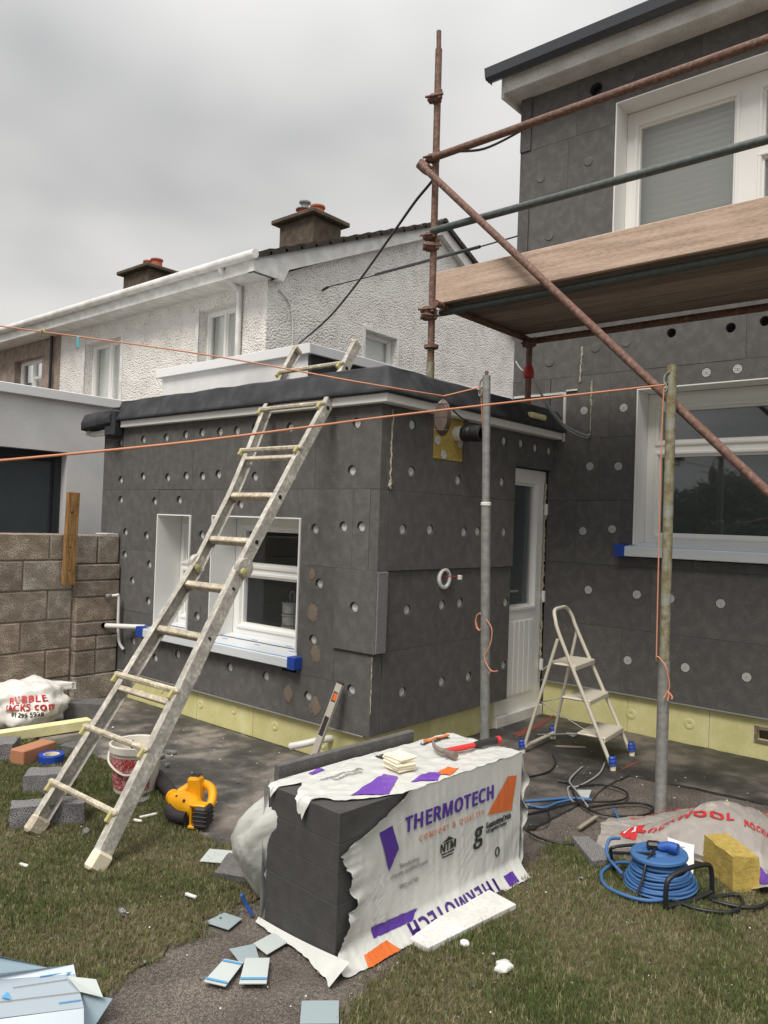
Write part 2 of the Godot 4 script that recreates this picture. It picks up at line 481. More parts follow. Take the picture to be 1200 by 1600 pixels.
	var tm := tex(512, 63, [["s", 50, 4, 0.5], ["s", 6, 4, 0.7]], [[0.3, C8(150, 152, 146)], [0.5, C8(138, 134, 108)], [0.62, C8(120, 112, 78)], [0.78, C8(112, 78, 58)]])
	mat("mossy_steel", Color.WHITE, 0.65, {"t": tm, "s": 0.5, "metal": 0.15})
	# ground
	var ta := tex(1024, 71, [["c", 150, 1, 0.25], ["s", 210, 2, 0.9], ["s", 60, 3, 0.4], ["s", 4, 5, 0.3]], [[0.3, C8(50, 45, 41)], [0.46, C8(80, 73, 68)], [0.56, C8(98, 91, 84)], [0.7, C8(140, 132, 124)]])
	mat("tarmac", Color.WHITE, 0.95, {"t": ta, "s": 1.4, "bump": 0.9})
	var td := tex(1024, 75, [["c", 90, 1, 0.4], ["s", 60, 4, 0.6], ["s", 5, 4, 0.5]], [[0.25, C8(52, 48, 32)], [0.45, C8(74, 69, 45)], [0.6, C8(88, 80, 56)], [0.8, C8(110, 100, 76)]])
	mat("lawn_soil", Color.WHITE, 0.95, {"t": td, "s": 1.3, "bump": 1.0})
	var te := tex(1024, 79, [["s", 120, 2, 0.12], ["s", 14, 4, 0.35], ["s", 3, 5, 0.7]], [[0.28, C8(60, 59, 58)], [0.44, C8(76, 74, 72)], [0.56, C8(100, 96, 91)], [0.72, C8(140, 132, 124)]])
	mat("membrane", Color.WHITE, 0.6, {"t": te, "s": 2.2, "bump": 0.3})
	mat("membrane_clean", Color(0.80, 0.80, 0.80), 0.55, {"t": te, "s": 2.6, "bump": 0.3, "off": Vector3(0.4, 0, 0.3)})
	mat("tile_roof", C8(92, 88, 86), 0.85, {"t": tk, "s": 0.6, "bump": 0.6})
	mat("chimney_render", C8(150, 140, 130), 0.9, {"t": tk, "s": 0.8, "bump": 0.3})
	mat("terracotta", C8(168, 92, 66), 0.8)
	mat("grass_blade", Color.WHITE, 0.75, {"back": Color(0.25, 0.3, 0.12)})
	M.grass_blade.vertex_color_use_as_albedo = true
	mat("black_plastic", C8(36, 36, 38), 0.45)
	mat("grey_plastic", C8(150, 152, 152), 0.5)
	mat("white_plastic", C8(226, 226, 222), 0.35)
	mat("fixing_grey", C8(190, 190, 188), 0.55)
	mat("foam", C8(214, 208, 186), 0.9, {"t": tw, "s": 0.1, "bump": 0.5})
	mat("orange_cord", C8(204, 140, 108), 0.75)

# ---------------------------------------------------------------- ground
func poly_sheet(px: Array, y: float, m: Material, called: String, wob := 0.0) -> MeshInstance3D:
	var poly := PackedVector2Array()
	for p in px:
		var q: Vector3 = gp(p[0], p[1]) if p is Array else p
		poly.append(Vector2(q.x, q.z))
	# densify and roughen the outline
	if wob > 0.0:
		var f := FastNoiseLite.new(); f.seed = 4; f.frequency = 1.7; f.fractal_octaves = 3
		var dense := PackedVector2Array()
		for i in poly.size():
			var a := poly[i]; var b := poly[(i + 1) % poly.size()]
			var n := clampi(int(a.distance_to(b) / 0.06), 1, 60)
			for k in n:
				var c := a.lerp(b, float(k) / n)
				if c.length() < 9.0:
					c += Vector2(f.get_noise_2d(c.x * 4, c.y * 4), f.get_noise_2d(c.x * 4 + 50, c.y * 4)) * wob
				dense.append(c)
		poly = dense
	var b := MB.new()
	var idx := Geometry2D.triangulate_polygon(poly)
	for i in range(0, idx.size(), 3):
		var A := poly[idx[i]]; var B := poly[idx[i + 1]]; var C := poly[idx[i + 2]]
		var p0 := V(A.x, y, A.y); var p1 := V(B.x, y, B.y); var p2 := V(C.x, y, C.y)
		if (p1 - p0).cross(p2 - p0).y < 0: b.tri(p0, p2, p1)
		else: b.tri(p0, p1, p2)
	for i in poly.size():
		var A := poly[i]; var B := poly[(i + 1) % poly.size()]
		b.quad(V(A.x, y - 0.012, A.y), V(B.x, y - 0.012, B.y), V(B.x, y, B.y), V(A.x, y, A.y))
	polys[called] = poly
	return struct(called, b, m)
var polys := {}
var covered := []

func build_ground() -> void:
	var g := MB.new()
	g.quad(V(-150, -0.004, 150), V(150, -0.004, 150), V(150, -0.004, -150), V(-150, -0.004, -150))
	struct("ground", g, M.tarmac)
	poly_sheet([V(-6.44, 0, 3.5), [-120, 1160], [60, 1163], [130, 1178], [200, 1216], [246, 1236], [268, 1290], [335, 1322], [425, 1338], [425, 1395], [330, 1437], [255, 1488], [160, 1553], [60, 1640], V(-2.6, 0, -0.6), V(-3.2, 0, 3.5)], 0.006, M.lawn_soil, "lawn", 0.09)
	poly_sheet([V(-1.55, 0, -0.8), [545, 1600], [580, 1552], [625, 1512], [700, 1455], [800, 1398], [838, 1356], [876, 1318], [930, 1335], [1010, 1365], [1100, 1340], [1200, 1335], V(0.5, 0, -3.8), V(9, 0, -3.8), V(9, 0, 9), V(-2.2, 0, 9), V(-2.0, 0, 1)], 0.006, M.lawn_soil, "lawn_near_path", 0.09)
	poly_sheet([V(-6.445, 0, -3.87), [62, 1118], [60, 1160], [130, 1172], [200, 1212], [250, 1232], [272, 1284], [335, 1316], [430, 1332], [640, 1330], [720, 1290], V(-3.35, 0, -5.0), V(-3.4, 0, -3.87)], 0.0085, M.membrane, "membrane", 0.04)
	poly_sheet([V(-3.4, 0, -4.2), [700, 1296], [835, 1296], [880, 1272], [925, 1250], [948, 1228], [985, 1213], [1090, 1234], [1200, 1259], V(0.8, 0, -5.1), V(0.8, 0, -6.21), V(-3.4, 0, -6.21)], 0.012, M.membrane_clean, "membrane_by_wall", 0.02)

func inside(called: String, p: Vector3) -> bool:
	return Geometry2D.is_point_in_polygon(Vector2(p.x, p.z), polys[called])

func build_grass() -> void:
	# one tuft of short blades
	rng.seed = 77
	var verts := MB.new()
	for k in 9:
		var a := rng.randf() * TAU; var r := rng.randf() * 0.016
		var c := V(cos(a) * r, 0, sin(a) * r)
		var lean := V(rng.randf_range(-1, 1), 0, rng.randf_range(-1, 1)) * 0.016
		var h := rng.randf_range(0.009, 0.026)
		var w := V(cos(a * 3), 0, sin(a * 3)) * 0.0016
		verts.tri(c - w, c + w, c + lean * 0.5 + V(0, h * 0.6, 0) + w * 0.7)
		verts.tri(c - w, c + lean * 0.5 + V(0, h * 0.6, 0) + w * 0.7, c + lean + V(0, h, 0))
	var tuft := verts.mesh()
	var f := FastNoiseLite.new(); f.seed = 9; f.frequency = 1.1; f.fractal_octaves = 4
	var f2 := FastNoiseLite.new(); f2.seed = 19; f2.frequency = 0.45
	for spec in [["lawn", Vector2(-6.4, -3.4), Vector2(-1.9, 0.2), "short green and straw coloured grass of the lawn under the ladder"], ["lawn_near_path", Vector2(-2.3, -4.4), Vector2(1.2, 0.5), "short worn grass of the lawn beside the wrapped insulation pack"]]:
		var xs := []; var cs := []
		var n := 190000
		for k in n:
			var p := V(rng.randf_range(spec[1].x, spec[2].x), 0.005, rng.randf_range(spec[1].y, spec[2].y))
			if not inside(spec[0], p + V(rng.randf_range(-1, 1), 0, rng.randf_range(-1, 1)) * 0.05): continue
			var under := false
			for q in covered: under = under or Geometry2D.is_point_in_polygon(Vector2(p.x, p.z), q)
			if under: continue
			# only where the camera could look, with a margin
			var d := (p - EYE) * cam_basis
			if d.z > -0.9 or absf(d.x / d.z) > 0.72: continue
			var wear := f.get_noise_2d(p.x, p.z) * 0.8 + f2.get_noise_2d(p.x, p.z) * 0.7
			var dry := clampf((0.40 if spec[0] == "lawn" else 0.55) + wear * 1.1, 0.0, 1.0)
			if rng.randf() < dry * 0.45: continue
			var s := rng.randf_range(0.7, 1.35) * lerpf(1.1, 0.75, dry)
			var bs := Basis(Vector3.UP, rng.randf() * TAU).scaled(Vector3(s, s * rng.randf_range(0.7, 1.3), s))
			xs.append(Transform3D(bs, p))
			var green := Color(0.060, 0.080, 0.022).lerp(Color(0.125, 0.145, 0.045), rng.randf())
			var straw := Color(0.17, 0.145, 0.075).lerp(Color(0.27, 0.23, 0.14), rng.randf())
			var c := green.lerp(straw, clampf(dry * 1.1 - 0.2 + rng.randf_range(-0.25, 0.3), 0.0, 1.0))
			if rng.randf() < 0.10: c = Color(0.36, 0.32, 0.19)
			elif rng.randf() < 0.14: c = Color(0.13, 0.185, 0.05)
			cs.append(c)
		var mm := MultiMesh.new()
		mm.transform_format = MultiMesh.TRANSFORM_3D
		mm.use_colors = true
		mm.mesh = tuft
		mm.instance_count = xs.size()
		for k in xs.size():
			mm.set_instance_transform(k, xs[k]); mm.set_instance_color(k, cs[k])
		var o := MultiMeshInstance3D.new()
		o.multimesh = mm; o.material_override = M.grass_blade
		o.name = numbered("grass"); add_child(o)
		o.set_meta("kind", "stuff"); tag(o, spec[3], "grass")
	# crumbs of cut insulation and stones
	for spec in [["crumbs", "white_plastic", 240, 0.004, "white crumbs of cut foam scattered over grass and path"], ["grit", "graphite_cut", 1600, 0.004, "grey grit and stones scattered over path and ground sheet"]]:
		var b := MB.new()
		b.ball(Vector3.ZERO, Vector3(1, 0.55, 0.8), 3)
		var mm := MultiMesh.new()
		mm.transform_format = MultiMesh.TRANSFORM_3D
		mm.mesh = b.mesh()
		var xs := []
		for k in int(spec[2]):
			var p := V(rng.randf_range(-5.5, -0.6), 0.017, rng.randf_range(-5.6, -1.3))
			if p.x < -3.35 and p.z < -3.8: continue
			var s := float(spec[3]) * rng.randf_range(0.4, 1.6) * (2.0 if rng.randf() < 0.04 else 1.0)
			xs.append(Transform3D(Basis(Vector3.UP, rng.randf() * TAU).scaled(Vector3(s, s, s)), p))
		mm.instance_count = xs.size()
		for k in xs.size(): mm.set_instance_transform(k, xs[k])
		var o := MultiMeshInstance3D.new()
		o.multimesh = mm; o.material_override = M[spec[1]]
		o.name = numbered(spec[0]); add_child(o)
		o.set_meta("kind", "stuff"); tag(o, spec[4], "debris")

# ---------------------------------------------------------------- building helpers
func minus(rects: Array, cut: Rect2) -> Array:
	var out := []
	for r in rects:
		var q: Rect2 = r
		var i := q.intersection(cut)
		if i.size.x < 0.004 or i.size.y < 0.004:
			out.append(q); continue
		if i.position.x - q.position.x > 0.01: out.append(Rect2(q.position, Vector2(i.position.x - q.position.x, q.size.y)))
		if q.end.x - i.end.x > 0.01: out.append(Rect2(Vector2(i.end.x, q.position.y), Vector2(q.end.x - i.end.x, q.size.y)))
		if i.position.y - q.position.y > 0.01: out.append(Rect2(Vector2(i.position.x, q.position.y), Vector2(i.size.x, i.position.y - q.position.y)))
		if q.end.y - i.end.y > 0.01: out.append(Rect2(Vector2(i.position.x, i.end.y), Vector2(i.size.x, q.end.y - i.end.y)))
	return out
func R(x0: float, y0: float, x1: float, y1: float) -> Rect2: return Rect2(x0, y0, x1 - x0, y1 - y0)
func slab(b: MB, xf: Transform3D, r: Rect2, cuts: Array, th: float) -> void:   # wall panel, front at z 0, with openings
	var rects := [r]
	for c in cuts: rects = minus(rects, c)
	for q in rects:
		b.box(xf * Transform3D(Basis(), V(q.get_center().x, q.get_center().y, -th * 0.5)), V(q.size.x, q.size.y, th))
const FACE_B := Basis(Vector3(0, 0, -1), Vector3(0, 1, 0), Vector3(1, 0, 0))

var disc_mesh: Mesh
var washer_mesh: Mesh
func make_discs() -> void:
	var b := MB.new()
	b.lathe(Transform3D(Basis(Vector3.RIGHT, PI / 2), Vector3.ZERO), [Vector2(0.034, -0.004), Vector2(0.034, 0.0), Vector2(0.029, 0.003), Vector2(0.012, 0.003), Vector2(0.010, 0.0), Vector2(0.0005, -0.001)], 18)
	disc_mesh = b.mesh()
	var c := MB.new()
	var up := Transform3D(Basis(Vector3.RIGHT, PI / 2), Vector3.ZERO)
	c.lathe(up, [Vector2(0.034, -0.004), Vector2(0.034, 0.002), Vector2(0.028, 0.003), Vector2(0.026, 0.0), Vector2(0.014, 0.0), Vector2(0.013, 0.004), Vector2(0.007, 0.004), Vector2(0.005, -0.004), Vector2(0.0005, -0.004)], 18)
	for k in 6:
		var a := TAU * k / 6 + 0.3
		c.bar(V(cos(a) * 0.013, sin(a) * 0.013, 0.001), V(cos(a) * 0.030, sin(a) * 0.030, 0.001), 0.006, 0.004, Vector3.BACK)
	washer_mesh = c.mesh()

# boards over a face: each piece a mesh of its own, with its recessed fixings
func clad(parent: Node, xf: Transform3D, pieces: Array, holes: Array, th: float, dp: float, kind: Mesh, fm: Material, hr := 0.038, jitter := 0.0015, empty := []) -> void:
	var left := holes.duplicate()
	for p in pieces:
		var q: Rect2 = p if p is Rect2 else p[0]
		var proud: float = 0.0 if p is Rect2 else p[1]
		var z := proud + rng.randf_range(-jitter, jitter)
		var lo := q.position + Vector2(0.0007, 0.0007); var hi := q.end - Vector2(0.0007, 0.0007)
		var mine := []
		for h in left.duplicate():
			if q.has_point(h):
				var m := hr + 0.01
				if hi.x - lo.x > 2 * m and hi.y - lo.y > 2 * m:
					mine.append(Vector2(clampf(h.x, lo.x + m, hi.x - m), clampf(h.y, lo.y + m, hi.y - m)))
				left.erase(h)
		var b := MB.new()
		var at := xf * Transform3D(Basis(), V(0, 0, z))
		b.plate(at, lo, hi, mine, hr, dp, th + z, 0.0015)
		obj("insulation_board", b, M["graphite_%d" % (rng.randi() % 4)], parent)
		for c in mine:
			var bare := false
			for e in empty: bare = bare or c.distance_to(e) < 0.05
			if bare:   # an empty hole through the whole board
				var hb := MB.new()
				hb.lathe(at * Transform3D(Basis(Vector3.RIGHT, PI / 2), V(c.x, c.y, 0)), [Vector2(0.0005, -th + 0.004), Vector2(hr, -th + 0.004), Vector2(hr, -dp)], 18)
				obj("fixing_hole", hb, M.graphite_1, parent)
				continue
			var f := put("fixing", kind, fm, parent)
			f.transform = at * Transform3D(Basis(Vector3.BACK, rng.randf() * TAU) * Basis(Vector3.RIGHT, rng.randf_range(-0.05, 0.05)), V(c.x, c.y, -dp + 0.004))

# a window: frame as the part, panes as its pieces. bars: rectangles of glass inside the frame
func window(parent: Node, xf: Transform3D, w: float, h: float, glass: Array, gm: Material, fm: Material, called := "window", th := 0.07, leaves := [0.0, 0.004, 0.018, 0.022]) -> MeshInstance3D:
	var b := MB.new()
	slab(b, xf, R(0, 0, w, h), glass, th)
	# glazing beads: a smaller step round each pane
	for g in glass:
		var q: Rect2 = g
		var e := 0.016
		for s in [R(q.position.x, q.position.y, q.end.x, q.position.y + e), R(q.position.x, q.end.y - e, q.end.x, q.end.y), R(q.position.x, q.position.y + e, q.position.x + e, q.end.y - e), R(q.end.x - e, q.position.y + e, q.end.x, q.end.y - e)]:
			b.box(xf * Transform3D(Basis(), V(s.get_center().x, s.get_center().y, -th * 0.5)), V(s.size.x, s.size.y, th * 0.55))
		# raised sash around the pane
		var o := 0.03
		for s in [R(q.position.x - o, q.position.y - o, q.end.x + o, q.position.y - 0.004), R(q.position.x - o, q.end.y + 0.004, q.end.x + o, q.end.y + o), R(q.position.x - o, q.position.y - 0.004, q.position.x - 0.004, q.end.y + 0.004), R(q.end.x + 0.004, q.position.y - 0.004, q.end.x + o, q.end.y + 0.004)]:
			b.box(xf * Transform3D(Basis(), V(s.get_center().x, s.get_center().y, 0.004)), V(s.size.x, s.size.y, 0.016), 0.004)
	var f := obj(called, b, fm, parent)
	for g in glass:
		var q: Rect2 = g
		var p := MB.new()
		var a := xf * V(q.position.x, q.position.y, -th * 0.5); var c := xf * V(q.end.x, q.position.y, -th * 0.5)
		var d := xf * V(q.end.x, q.end.y, -th * 0.5); var e := xf * V(q.position.x, q.end.y, -th * 0.5)
		for off in leaves:   # the four faces of a double glazed unit
			var s: Vector3 = xf.basis.z * -float(off)
			p.quad(a + s, c + s, d + s, e + s)
		obj("pane", p, gm, f)
	return f
func reveal(parent: Node, xf: Transform3D, r: Rect2, depth: float, m: Material, lip := 0.014) -> void:   # white bead and lining round an opening; xf front at the boards' face
	var b := MB.new()
	var t := 0.012
	b.box(xf * Transform3D(Basis(), V(r.position.x + t * 0.5, r.get_center().y, lip - (depth + lip) * 0.5)), V(t, r.size.y, depth + lip), 0.003)
	b.box(xf * Transform3D(Basis(), V(r.end.x - t * 0.5, r.get_center().y, lip - (depth + lip) * 0.5)), V(t, r.size.y, depth + lip), 0.003)
	b.box(xf * Transform3D(Basis(), V(r.get_center().x, r.end.y - t * 0.5, lip - (depth + lip) * 0.5 - 0.002)), V(r.size.x - 2 * t, t, depth + lip), 0.003)
	obj("window_reveal", b, m, parent)
func foam_line(parent: Node, a: Vector3, b: Vector3, r: float, seed: int) -> void:
	rng.seed = seed
	var p := []; var rr := []
	var n := maxi(6, int(a.distance_to(b) / 0.02))
	for k in n + 1:
		p.append(a.lerp(b, float(k) / n) + V(rng.randf_range(-1, 1), 0, rng.randf_range(-1, 1)) * r * 0.5)
		rr.append(r * rng.randf_range(0.35, 1.3))
	tube_part("foam_seam", p, rr, M.foam, parent, 6)

# ---------------------------------------------------------------- the annex under insulation
func build_annex() -> void:
	rng.seed = 101
	var a := thing("annex", "flat roofed annex clad in dark grey insulation boards with round fixings", "building", V(-5.0, 0, -5.0))
	var o := V(5.0, 0, 5.0)   # children are written in world metres
	var holder := Transform3D(Basis(), o)
	var FA := Transform3D(Basis(), o + V(0, 0, -3.86))
	var FB := Transform3D(FACE_B, o + V(-3.33, 0, 0))
	var FB2 := Transform3D(FACE_B, o + V(-3.346, 0, 0))
	var w1 := R(-5.85, 0.70, -5.37, 1.662); var w2 := R(-5.085, 0.70, -4.06, 1.667)
	# masonry behind the boards
	var b := MB.new()
	slab(b, Transform3D(Basis(), o + V(0, 0, -3.965)), R(-6.77, 0.0, -3.495, 2.44), [w1, w2], 0.28)
	slab(b, Transform3D(FACE_B, o + V(-3.49, 0, 0)), R(4.25, 0.0, 6.2, 2.44), [R(5.45, 0.02, 6.2, 2.16)], 0.25)
	b.bx(o + V(-6.77, 0, -9.0), o + V(-6.5, 2.44, -4.246))
	b.bx(o + V(-6.5, 0, -9.0), o + V(-3.8, 2.44, -8.75))
	obj("wall", b, M.room_wall, a)
	box_part("floor_slab", o + V(-6.5, 0.02, -8.75), o + V(-3.74, 0.06, -4.25), M.room_wall, a)
	# boards of the window face
	var ys := [0.245, 0.79, 1.333, 1.873, 2.44]
	var raw := []
	var xs1 := [-6.78, -6.30, -5.38, -4.94, -4.48, -3.94, -3.85, -3.33]
	for k in 7: raw.append([R(xs1[k], ys[3], xs1[k + 1], ys[4]), 0.0])
	var xs2 := [-6.78, -5.69, -4.94, -4.06, -3.56, -3.41, -3.33]
	for k in 6: raw.append([R(xs2[k], ys[2], xs2[k + 1], ys[3]), 0.0])
	raw.append([R(-6.78, ys[1], -5.2, ys[2]), 0.0]); raw.append([R(-5.2, ys[1], -4.06, ys[2]), 0.0])
	raw.append([R(-4.06, 0.56, -3.69, ys[2]), 0.0]); raw.append([R(-3.69, ys[1], -3.312, ys[2]), 0.02])
	raw.append([R(-6.78, 0.60, -5.99, ys[1]), 0.0]); raw.append([R(-5.99, 0.69, -4.06, ys[1]), 0.0])
	var xs4 := [-6.78, -5.56, -4.93, -4.21, -3.69]
	for k in 4: raw.append([R(xs4[k], ys[0], xs4[k + 1], 0.56 if k == 3 else 0.60), 0.0])
	raw.append([R(-3.69, ys[0], -3.348, ys[1]), 0.0])
	var pieces := []
	for q in raw:
		var rs := [q[0]]
		for c in [w1, w2]: rs = minus(rs, c)
		for r in rs: pieces.append([r, q[1]])
	var HA := [[-6.505, 2.309], [-6.125, 2.318], [-5.776, 2.319], [-5.498, 2.331], [-5.274, 2.338], [-5.039, 2.334], [-4.826, 2.331], [-4.607, 2.344], [-6.477, 1.963], [-6.109, 1.99], [-5.731, 1.976], [-5.468, 1.986], [-5.247, 1.981], [-5.04, 1.993], [-4.805, 1.98], [-4.591, 1.969], [-6.46, 1.781], [-5.914, 1.771], [-5.554, 1.784], [-6.36, 1.488], [-6.021, 1.468], [-5.224, 1.501], [-6.357, 1.289], [-4.218, 2.327], [-4.17, 1.974], [-3.895, 2.309], [-3.895, 2.002], [-3.558, 2.319], [-3.588, 1.999], [-3.922, 1.591], [-3.649, 1.616], [-3.485, 1.62], [-5.959, 1.218], [-5.953, 0.901], [-5.203, 0.83], [-3.86, 1.211], [-3.903, 0.815], [-5.817, 0.422], [-5.495, 0.497], [-5.207, 0.4], [-4.809, 0.488], [-4.387, 0.483], [-4.749, 1.756], [-3.508, 1.082], [-3.933, 0.415], [-3.524, 0.527], [-6.168, 0.521], [-6.218, 1.058]]
	var ha := []
	for h in HA: ha.append(Vector2(h[0], h[1]))
	clad(a, FA, pieces, ha, 0.10, 0.024, disc_mesh, M.fixing_grey)
	# rough cut end of the proud corner board
	var rb := MB.new()
	rb.box(Transform3D(Basis(), o + V(-3.306, 1.0615, -3.892)), V(0.012, 0.532, 0.10), 0.003)
	obj("cut_board_end", rb, M.graphite_cut, a)
	# boards of the door face
	var pb := [R(3.965, 1.873, 4.43, 2.44), R(4.43, 1.873, 4.80, 2.12), R(4.80, 1.873, 5.56, 2.44), R(5.56, 2.165, 6.192, 2.44), R(3.965, 1.333, 4.9, 1.873), R(4.9, 1.333, 5.56, 1.873)]
	var pb2 := [R(3.965, 0.79, 4.755, 1.333), R(4.755, 0.79, 5.56, 1.333), R(3.965, 0.245, 4.6, 0.79), R(4.6, 0.245, 5.56, 0.79)]
	var HB := [[4.185, 2.333], [4.193, 2.011], [4.911, 2.333], [5.135, 2.309], [5.372, 2.342], [5.641, 2.35], [5.879, 2.337], [6.12, 2.333], [4.788, 1.987], [5.358, 2.014], [4.117, 1.61], [4.422, 1.615], [4.847, 1.603], [5.031, 1.612], [5.415, 1.611]]
	var HB2 := [[4.215, 1.056], [4.62, 1.066], [4.848, 1.069], [5.189, 1.063], [5.50, 1.039], [4.193, 0.495], [4.617, 0.505], [4.994, 0.499], [5.194, 0.515], [5.50, 0.528]]
	var hb := []; var hb2 := []
	for h in HB: hb.append(Vector2(h[0], h[1]))
	for h in HB2: hb2.append(Vector2(h[0], h[1]))
	clad(a, FB, pb, hb, 0.18, 0.016, disc_mesh, M.fixing_grey)
	clad(a, FB2, pb2, hb2, 0.10, 0.016, disc_mesh, M.fixing_grey)
	# mineral wool patch behind the flue, with its own fixings
	var wl := MB.new()
	wl.plate(FB, Vector2(4.433, 2.123), Vector2(4.797, 2.437), [], 0.03, 0.01, 0.17, 0.006)
	var wp := obj("mineral_wool_patch", wl, M.wool, a)
	for c in [[4.47, 2.256], [4.751, 2.263], [4.55, 2.16]]:
		var f := put("fixing", disc_mesh, M.fixing_grey, a)
		f.transform = FB * Transform3D(Basis(), V(c[0], c[1], 0.006))
	# foam seams at the corners
	foam_line(a, o + V(-3.328, 2.41, -3.964), o + V(-3.328, 1.93, -3.962), 0.007, 3)
	foam_line(a, o + V(-3.328, 1.93, -3.962), o + V(-3.329, 1.885, -3.96), 0.014, 4)
	foam_line(a, o + V(-3.344, 1.26, -3.963), o + V(-3.344, 1.02, -3.963), 0.010, 5)
	foam_line(a, o + V(-3.347, 0.77, -3.862), o + V(-3.347, 0.40, -3.862), 0.004, 6)
	# yellow base boards
	rng.seed = 31
	var xb := [-6.40, -5.98, -5.25, -4.55, -3.42]
	for k in 4: box_part("base_board", o + V(xb[k] + 0.002, 0.0, -3.962), o + V(xb[k + 1] - 0.002, 0.237, -3.895), M.yellow_xps, a, 0.003)
	var zb := [-3.897, -4.62, -5.50]
	for k in 2: box_part("base_board", o + V(-3.487, 0.0, zb[k + 1] + 0.002), o + V(-3.421, 0.237, zb[k] - 0.002), M.yellow_xps, a, 0.003)
	for c in [V(-5.75, 0.16, -3.893), V(-5.2, 0.13, -3.893), V(-4.78, 0.16, -3.893), V(-4.3, 0.13, -3.893), V(-3.8, 0.1, -3.893)]:
		var f := put("base_fixing", disc_mesh, M.yellow_xps, a); f.transform = Transform3D(Basis(), o + c)
	for c in [V(-3.419, 0.15, -4.9), V(-3.419, 0.12, -5.36)]:
		var f := put("base_fixing", disc_mesh, M.yellow_xps, a); f.transform = Transform3D(FACE_B, o + c)
	# start track under the boards
	box_part("start_track", o + V(-6.4, 0.2375, -3.96), o + V(-3.40, 0.2435, -3.852), M.grey_plastic, a)
	# white trim under the roof edge
	var tr := MB.new()
	tr.bx(o + V(-6.42, 2.437, -3.86), o + V(-3.25, 2.495, -3.805), 0.003)
	tr.bx(o + V(-3.332, 2.437, -6.195), o + V(-3.25, 2.495, -3.861), 0.003)
	obj("roof_trim", tr, M.white_bead, a)
	box_part("roof_trim", o + V(-6.93, 2.375, -3.83), o + V(-6.56, 2.42, -3.79), M.white_painted, a, 0.003)
	# felt roof edge: a profile swept along both faces
	var fz := FastNoiseLite.new(); fz.seed = 3; fz.frequency = 1.0; fz.fractal_octaves = 2
	var prof := [Vector2(0.045, 2.4965), Vector2(0.084, 2.497), Vector2(0.090, 2.500), Vector2(0.090, 2.512), Vector2(0.086, 2.524), Vector2(0.05, 2.59), Vector2(0.008, 2.668), Vector2(-0.002, 2.682), Vector2(-0.016, 2.690), Vector2(-0.035, 2.692), Vector2(-0.2, 2.67), Vector2(-0.5, 2.56)]
	var la := 3.2; var lb := 2.395
	var fe := func(s: float, t: float) -> Vector3:
		var q := t * (prof.size() - 1); var i := mini(int(q), prof.size() - 2)
		var p: Vector2 = prof[i].lerp(prof[i + 1], q - i)
		var d := s * (la + lb)
		var wob := fz.get_noise_2d(d * 2.0, t * 3.0) * 0.009 * clampf(p.y * 20 - 50.0, 0, 1)
		var e := p.x + wob * 0.6
		var y := p.y + wob
		if d < la: return o + V(lerpf(-6.5, -3.30 + e, d / la), y, -3.86 + e)
		return o + V(-3.30 + e, y, lerpf(-3.86 + e, -6.195, (d - la) / lb))
	var fm := MB.new(); fm.sheet(160, 22, fe, 0.006)
	obj("felt_roof_edge", fm, M.felt, a)
	box_part("flat_roof", o + V(-6.77, 2.445, -9.0), o + V(-3.80, 2.555, -6.2), M.felt, a)
	box_part("flat_roof", o + V(-6.77, 2.445, -6.2), o + V(-3.35, 2.555, -3.92), M.felt, a)
	# left end: dark box gutter over the boundary and its outlet
	var bg := func(s: float, t: float) -> Vector3:
		var pr := [Vector2(0.02, 2.42), Vector2(0.13, 2.43), Vector2(0.135, 2.50), Vector2(0.10, 2.58), Vector2(0.0, 2.60), Vector2(-0.3, 2.58)]
		var q := t * 5.0; var i := mini(int(q), 4)
		var p: Vector2 = pr[i].lerp(pr[i + 1], q - i)
		return o + V(lerpf(-6.98, -6.47, s), p.y + s * 0.035, -3.86 + p.x)
	var gm := MB.new(); gm.sheet(12, 15, bg, 0.02)
	obj("box_gutter", gm, M.felt, a)
	box_part("gutter_outlet", o + V(-6.60, 2.35, -3.858), o + V(-6.44, 2.60, -3.742), M.felt, a, 0.02)
	box_part("gutter_bracket", o + V(-7.0, 2.39, -3.85), o + V(-6.93, 2.44, -3.78), M.white_painted, a, 0.004)
	# windows
	reveal(a, FA, w1, 0.235, M.white_bead); reveal(a, FA, w2, 0.235, M.white_bead)
	var f1 := window(a, Transform3D(Basis(), o + V(-5.838, 0.70, -4.095)), 0.456, 0.95, [R(0.062, 0.56, 0.394, 0.86), R(0.062, 0.09, 0.394, 0.47)], M.pane, M.white_upvc, "window", 0.07, [0.0])
	var f2 := window(a, Transform3D(Basis(), o + V(-5.073, 0.70, -4.095)), 1.00, 0.955, [R(0.085, 0.58, 0.915, 0.865), R(0.085, 0.09, 0.915, 0.49)], M.pane, M.white_upvc, "window", 0.07, [0.0])
	# sill, wrapped in film with blue printed lines and blue tape at its ends
	var sl := MB.new()
	var sp := PackedVector2Array([Vector2(-0.24, 0.0), Vector2(-0.003, 0.0), Vector2(-0.003, -0.02), Vector2(0.06, -0.055), Vector2(0.072, -0.055), Vector2(0.072, 0.035), Vector2(-0.24, 0.095)])
	sl.prism(Transform3D(FACE_B.inverse() * Basis(), o + V(-6.0, 0.605, -3.86)) * Transform3D(Basis(), Vector3.ZERO), sp, 2.0)
	var sill := MB.new()
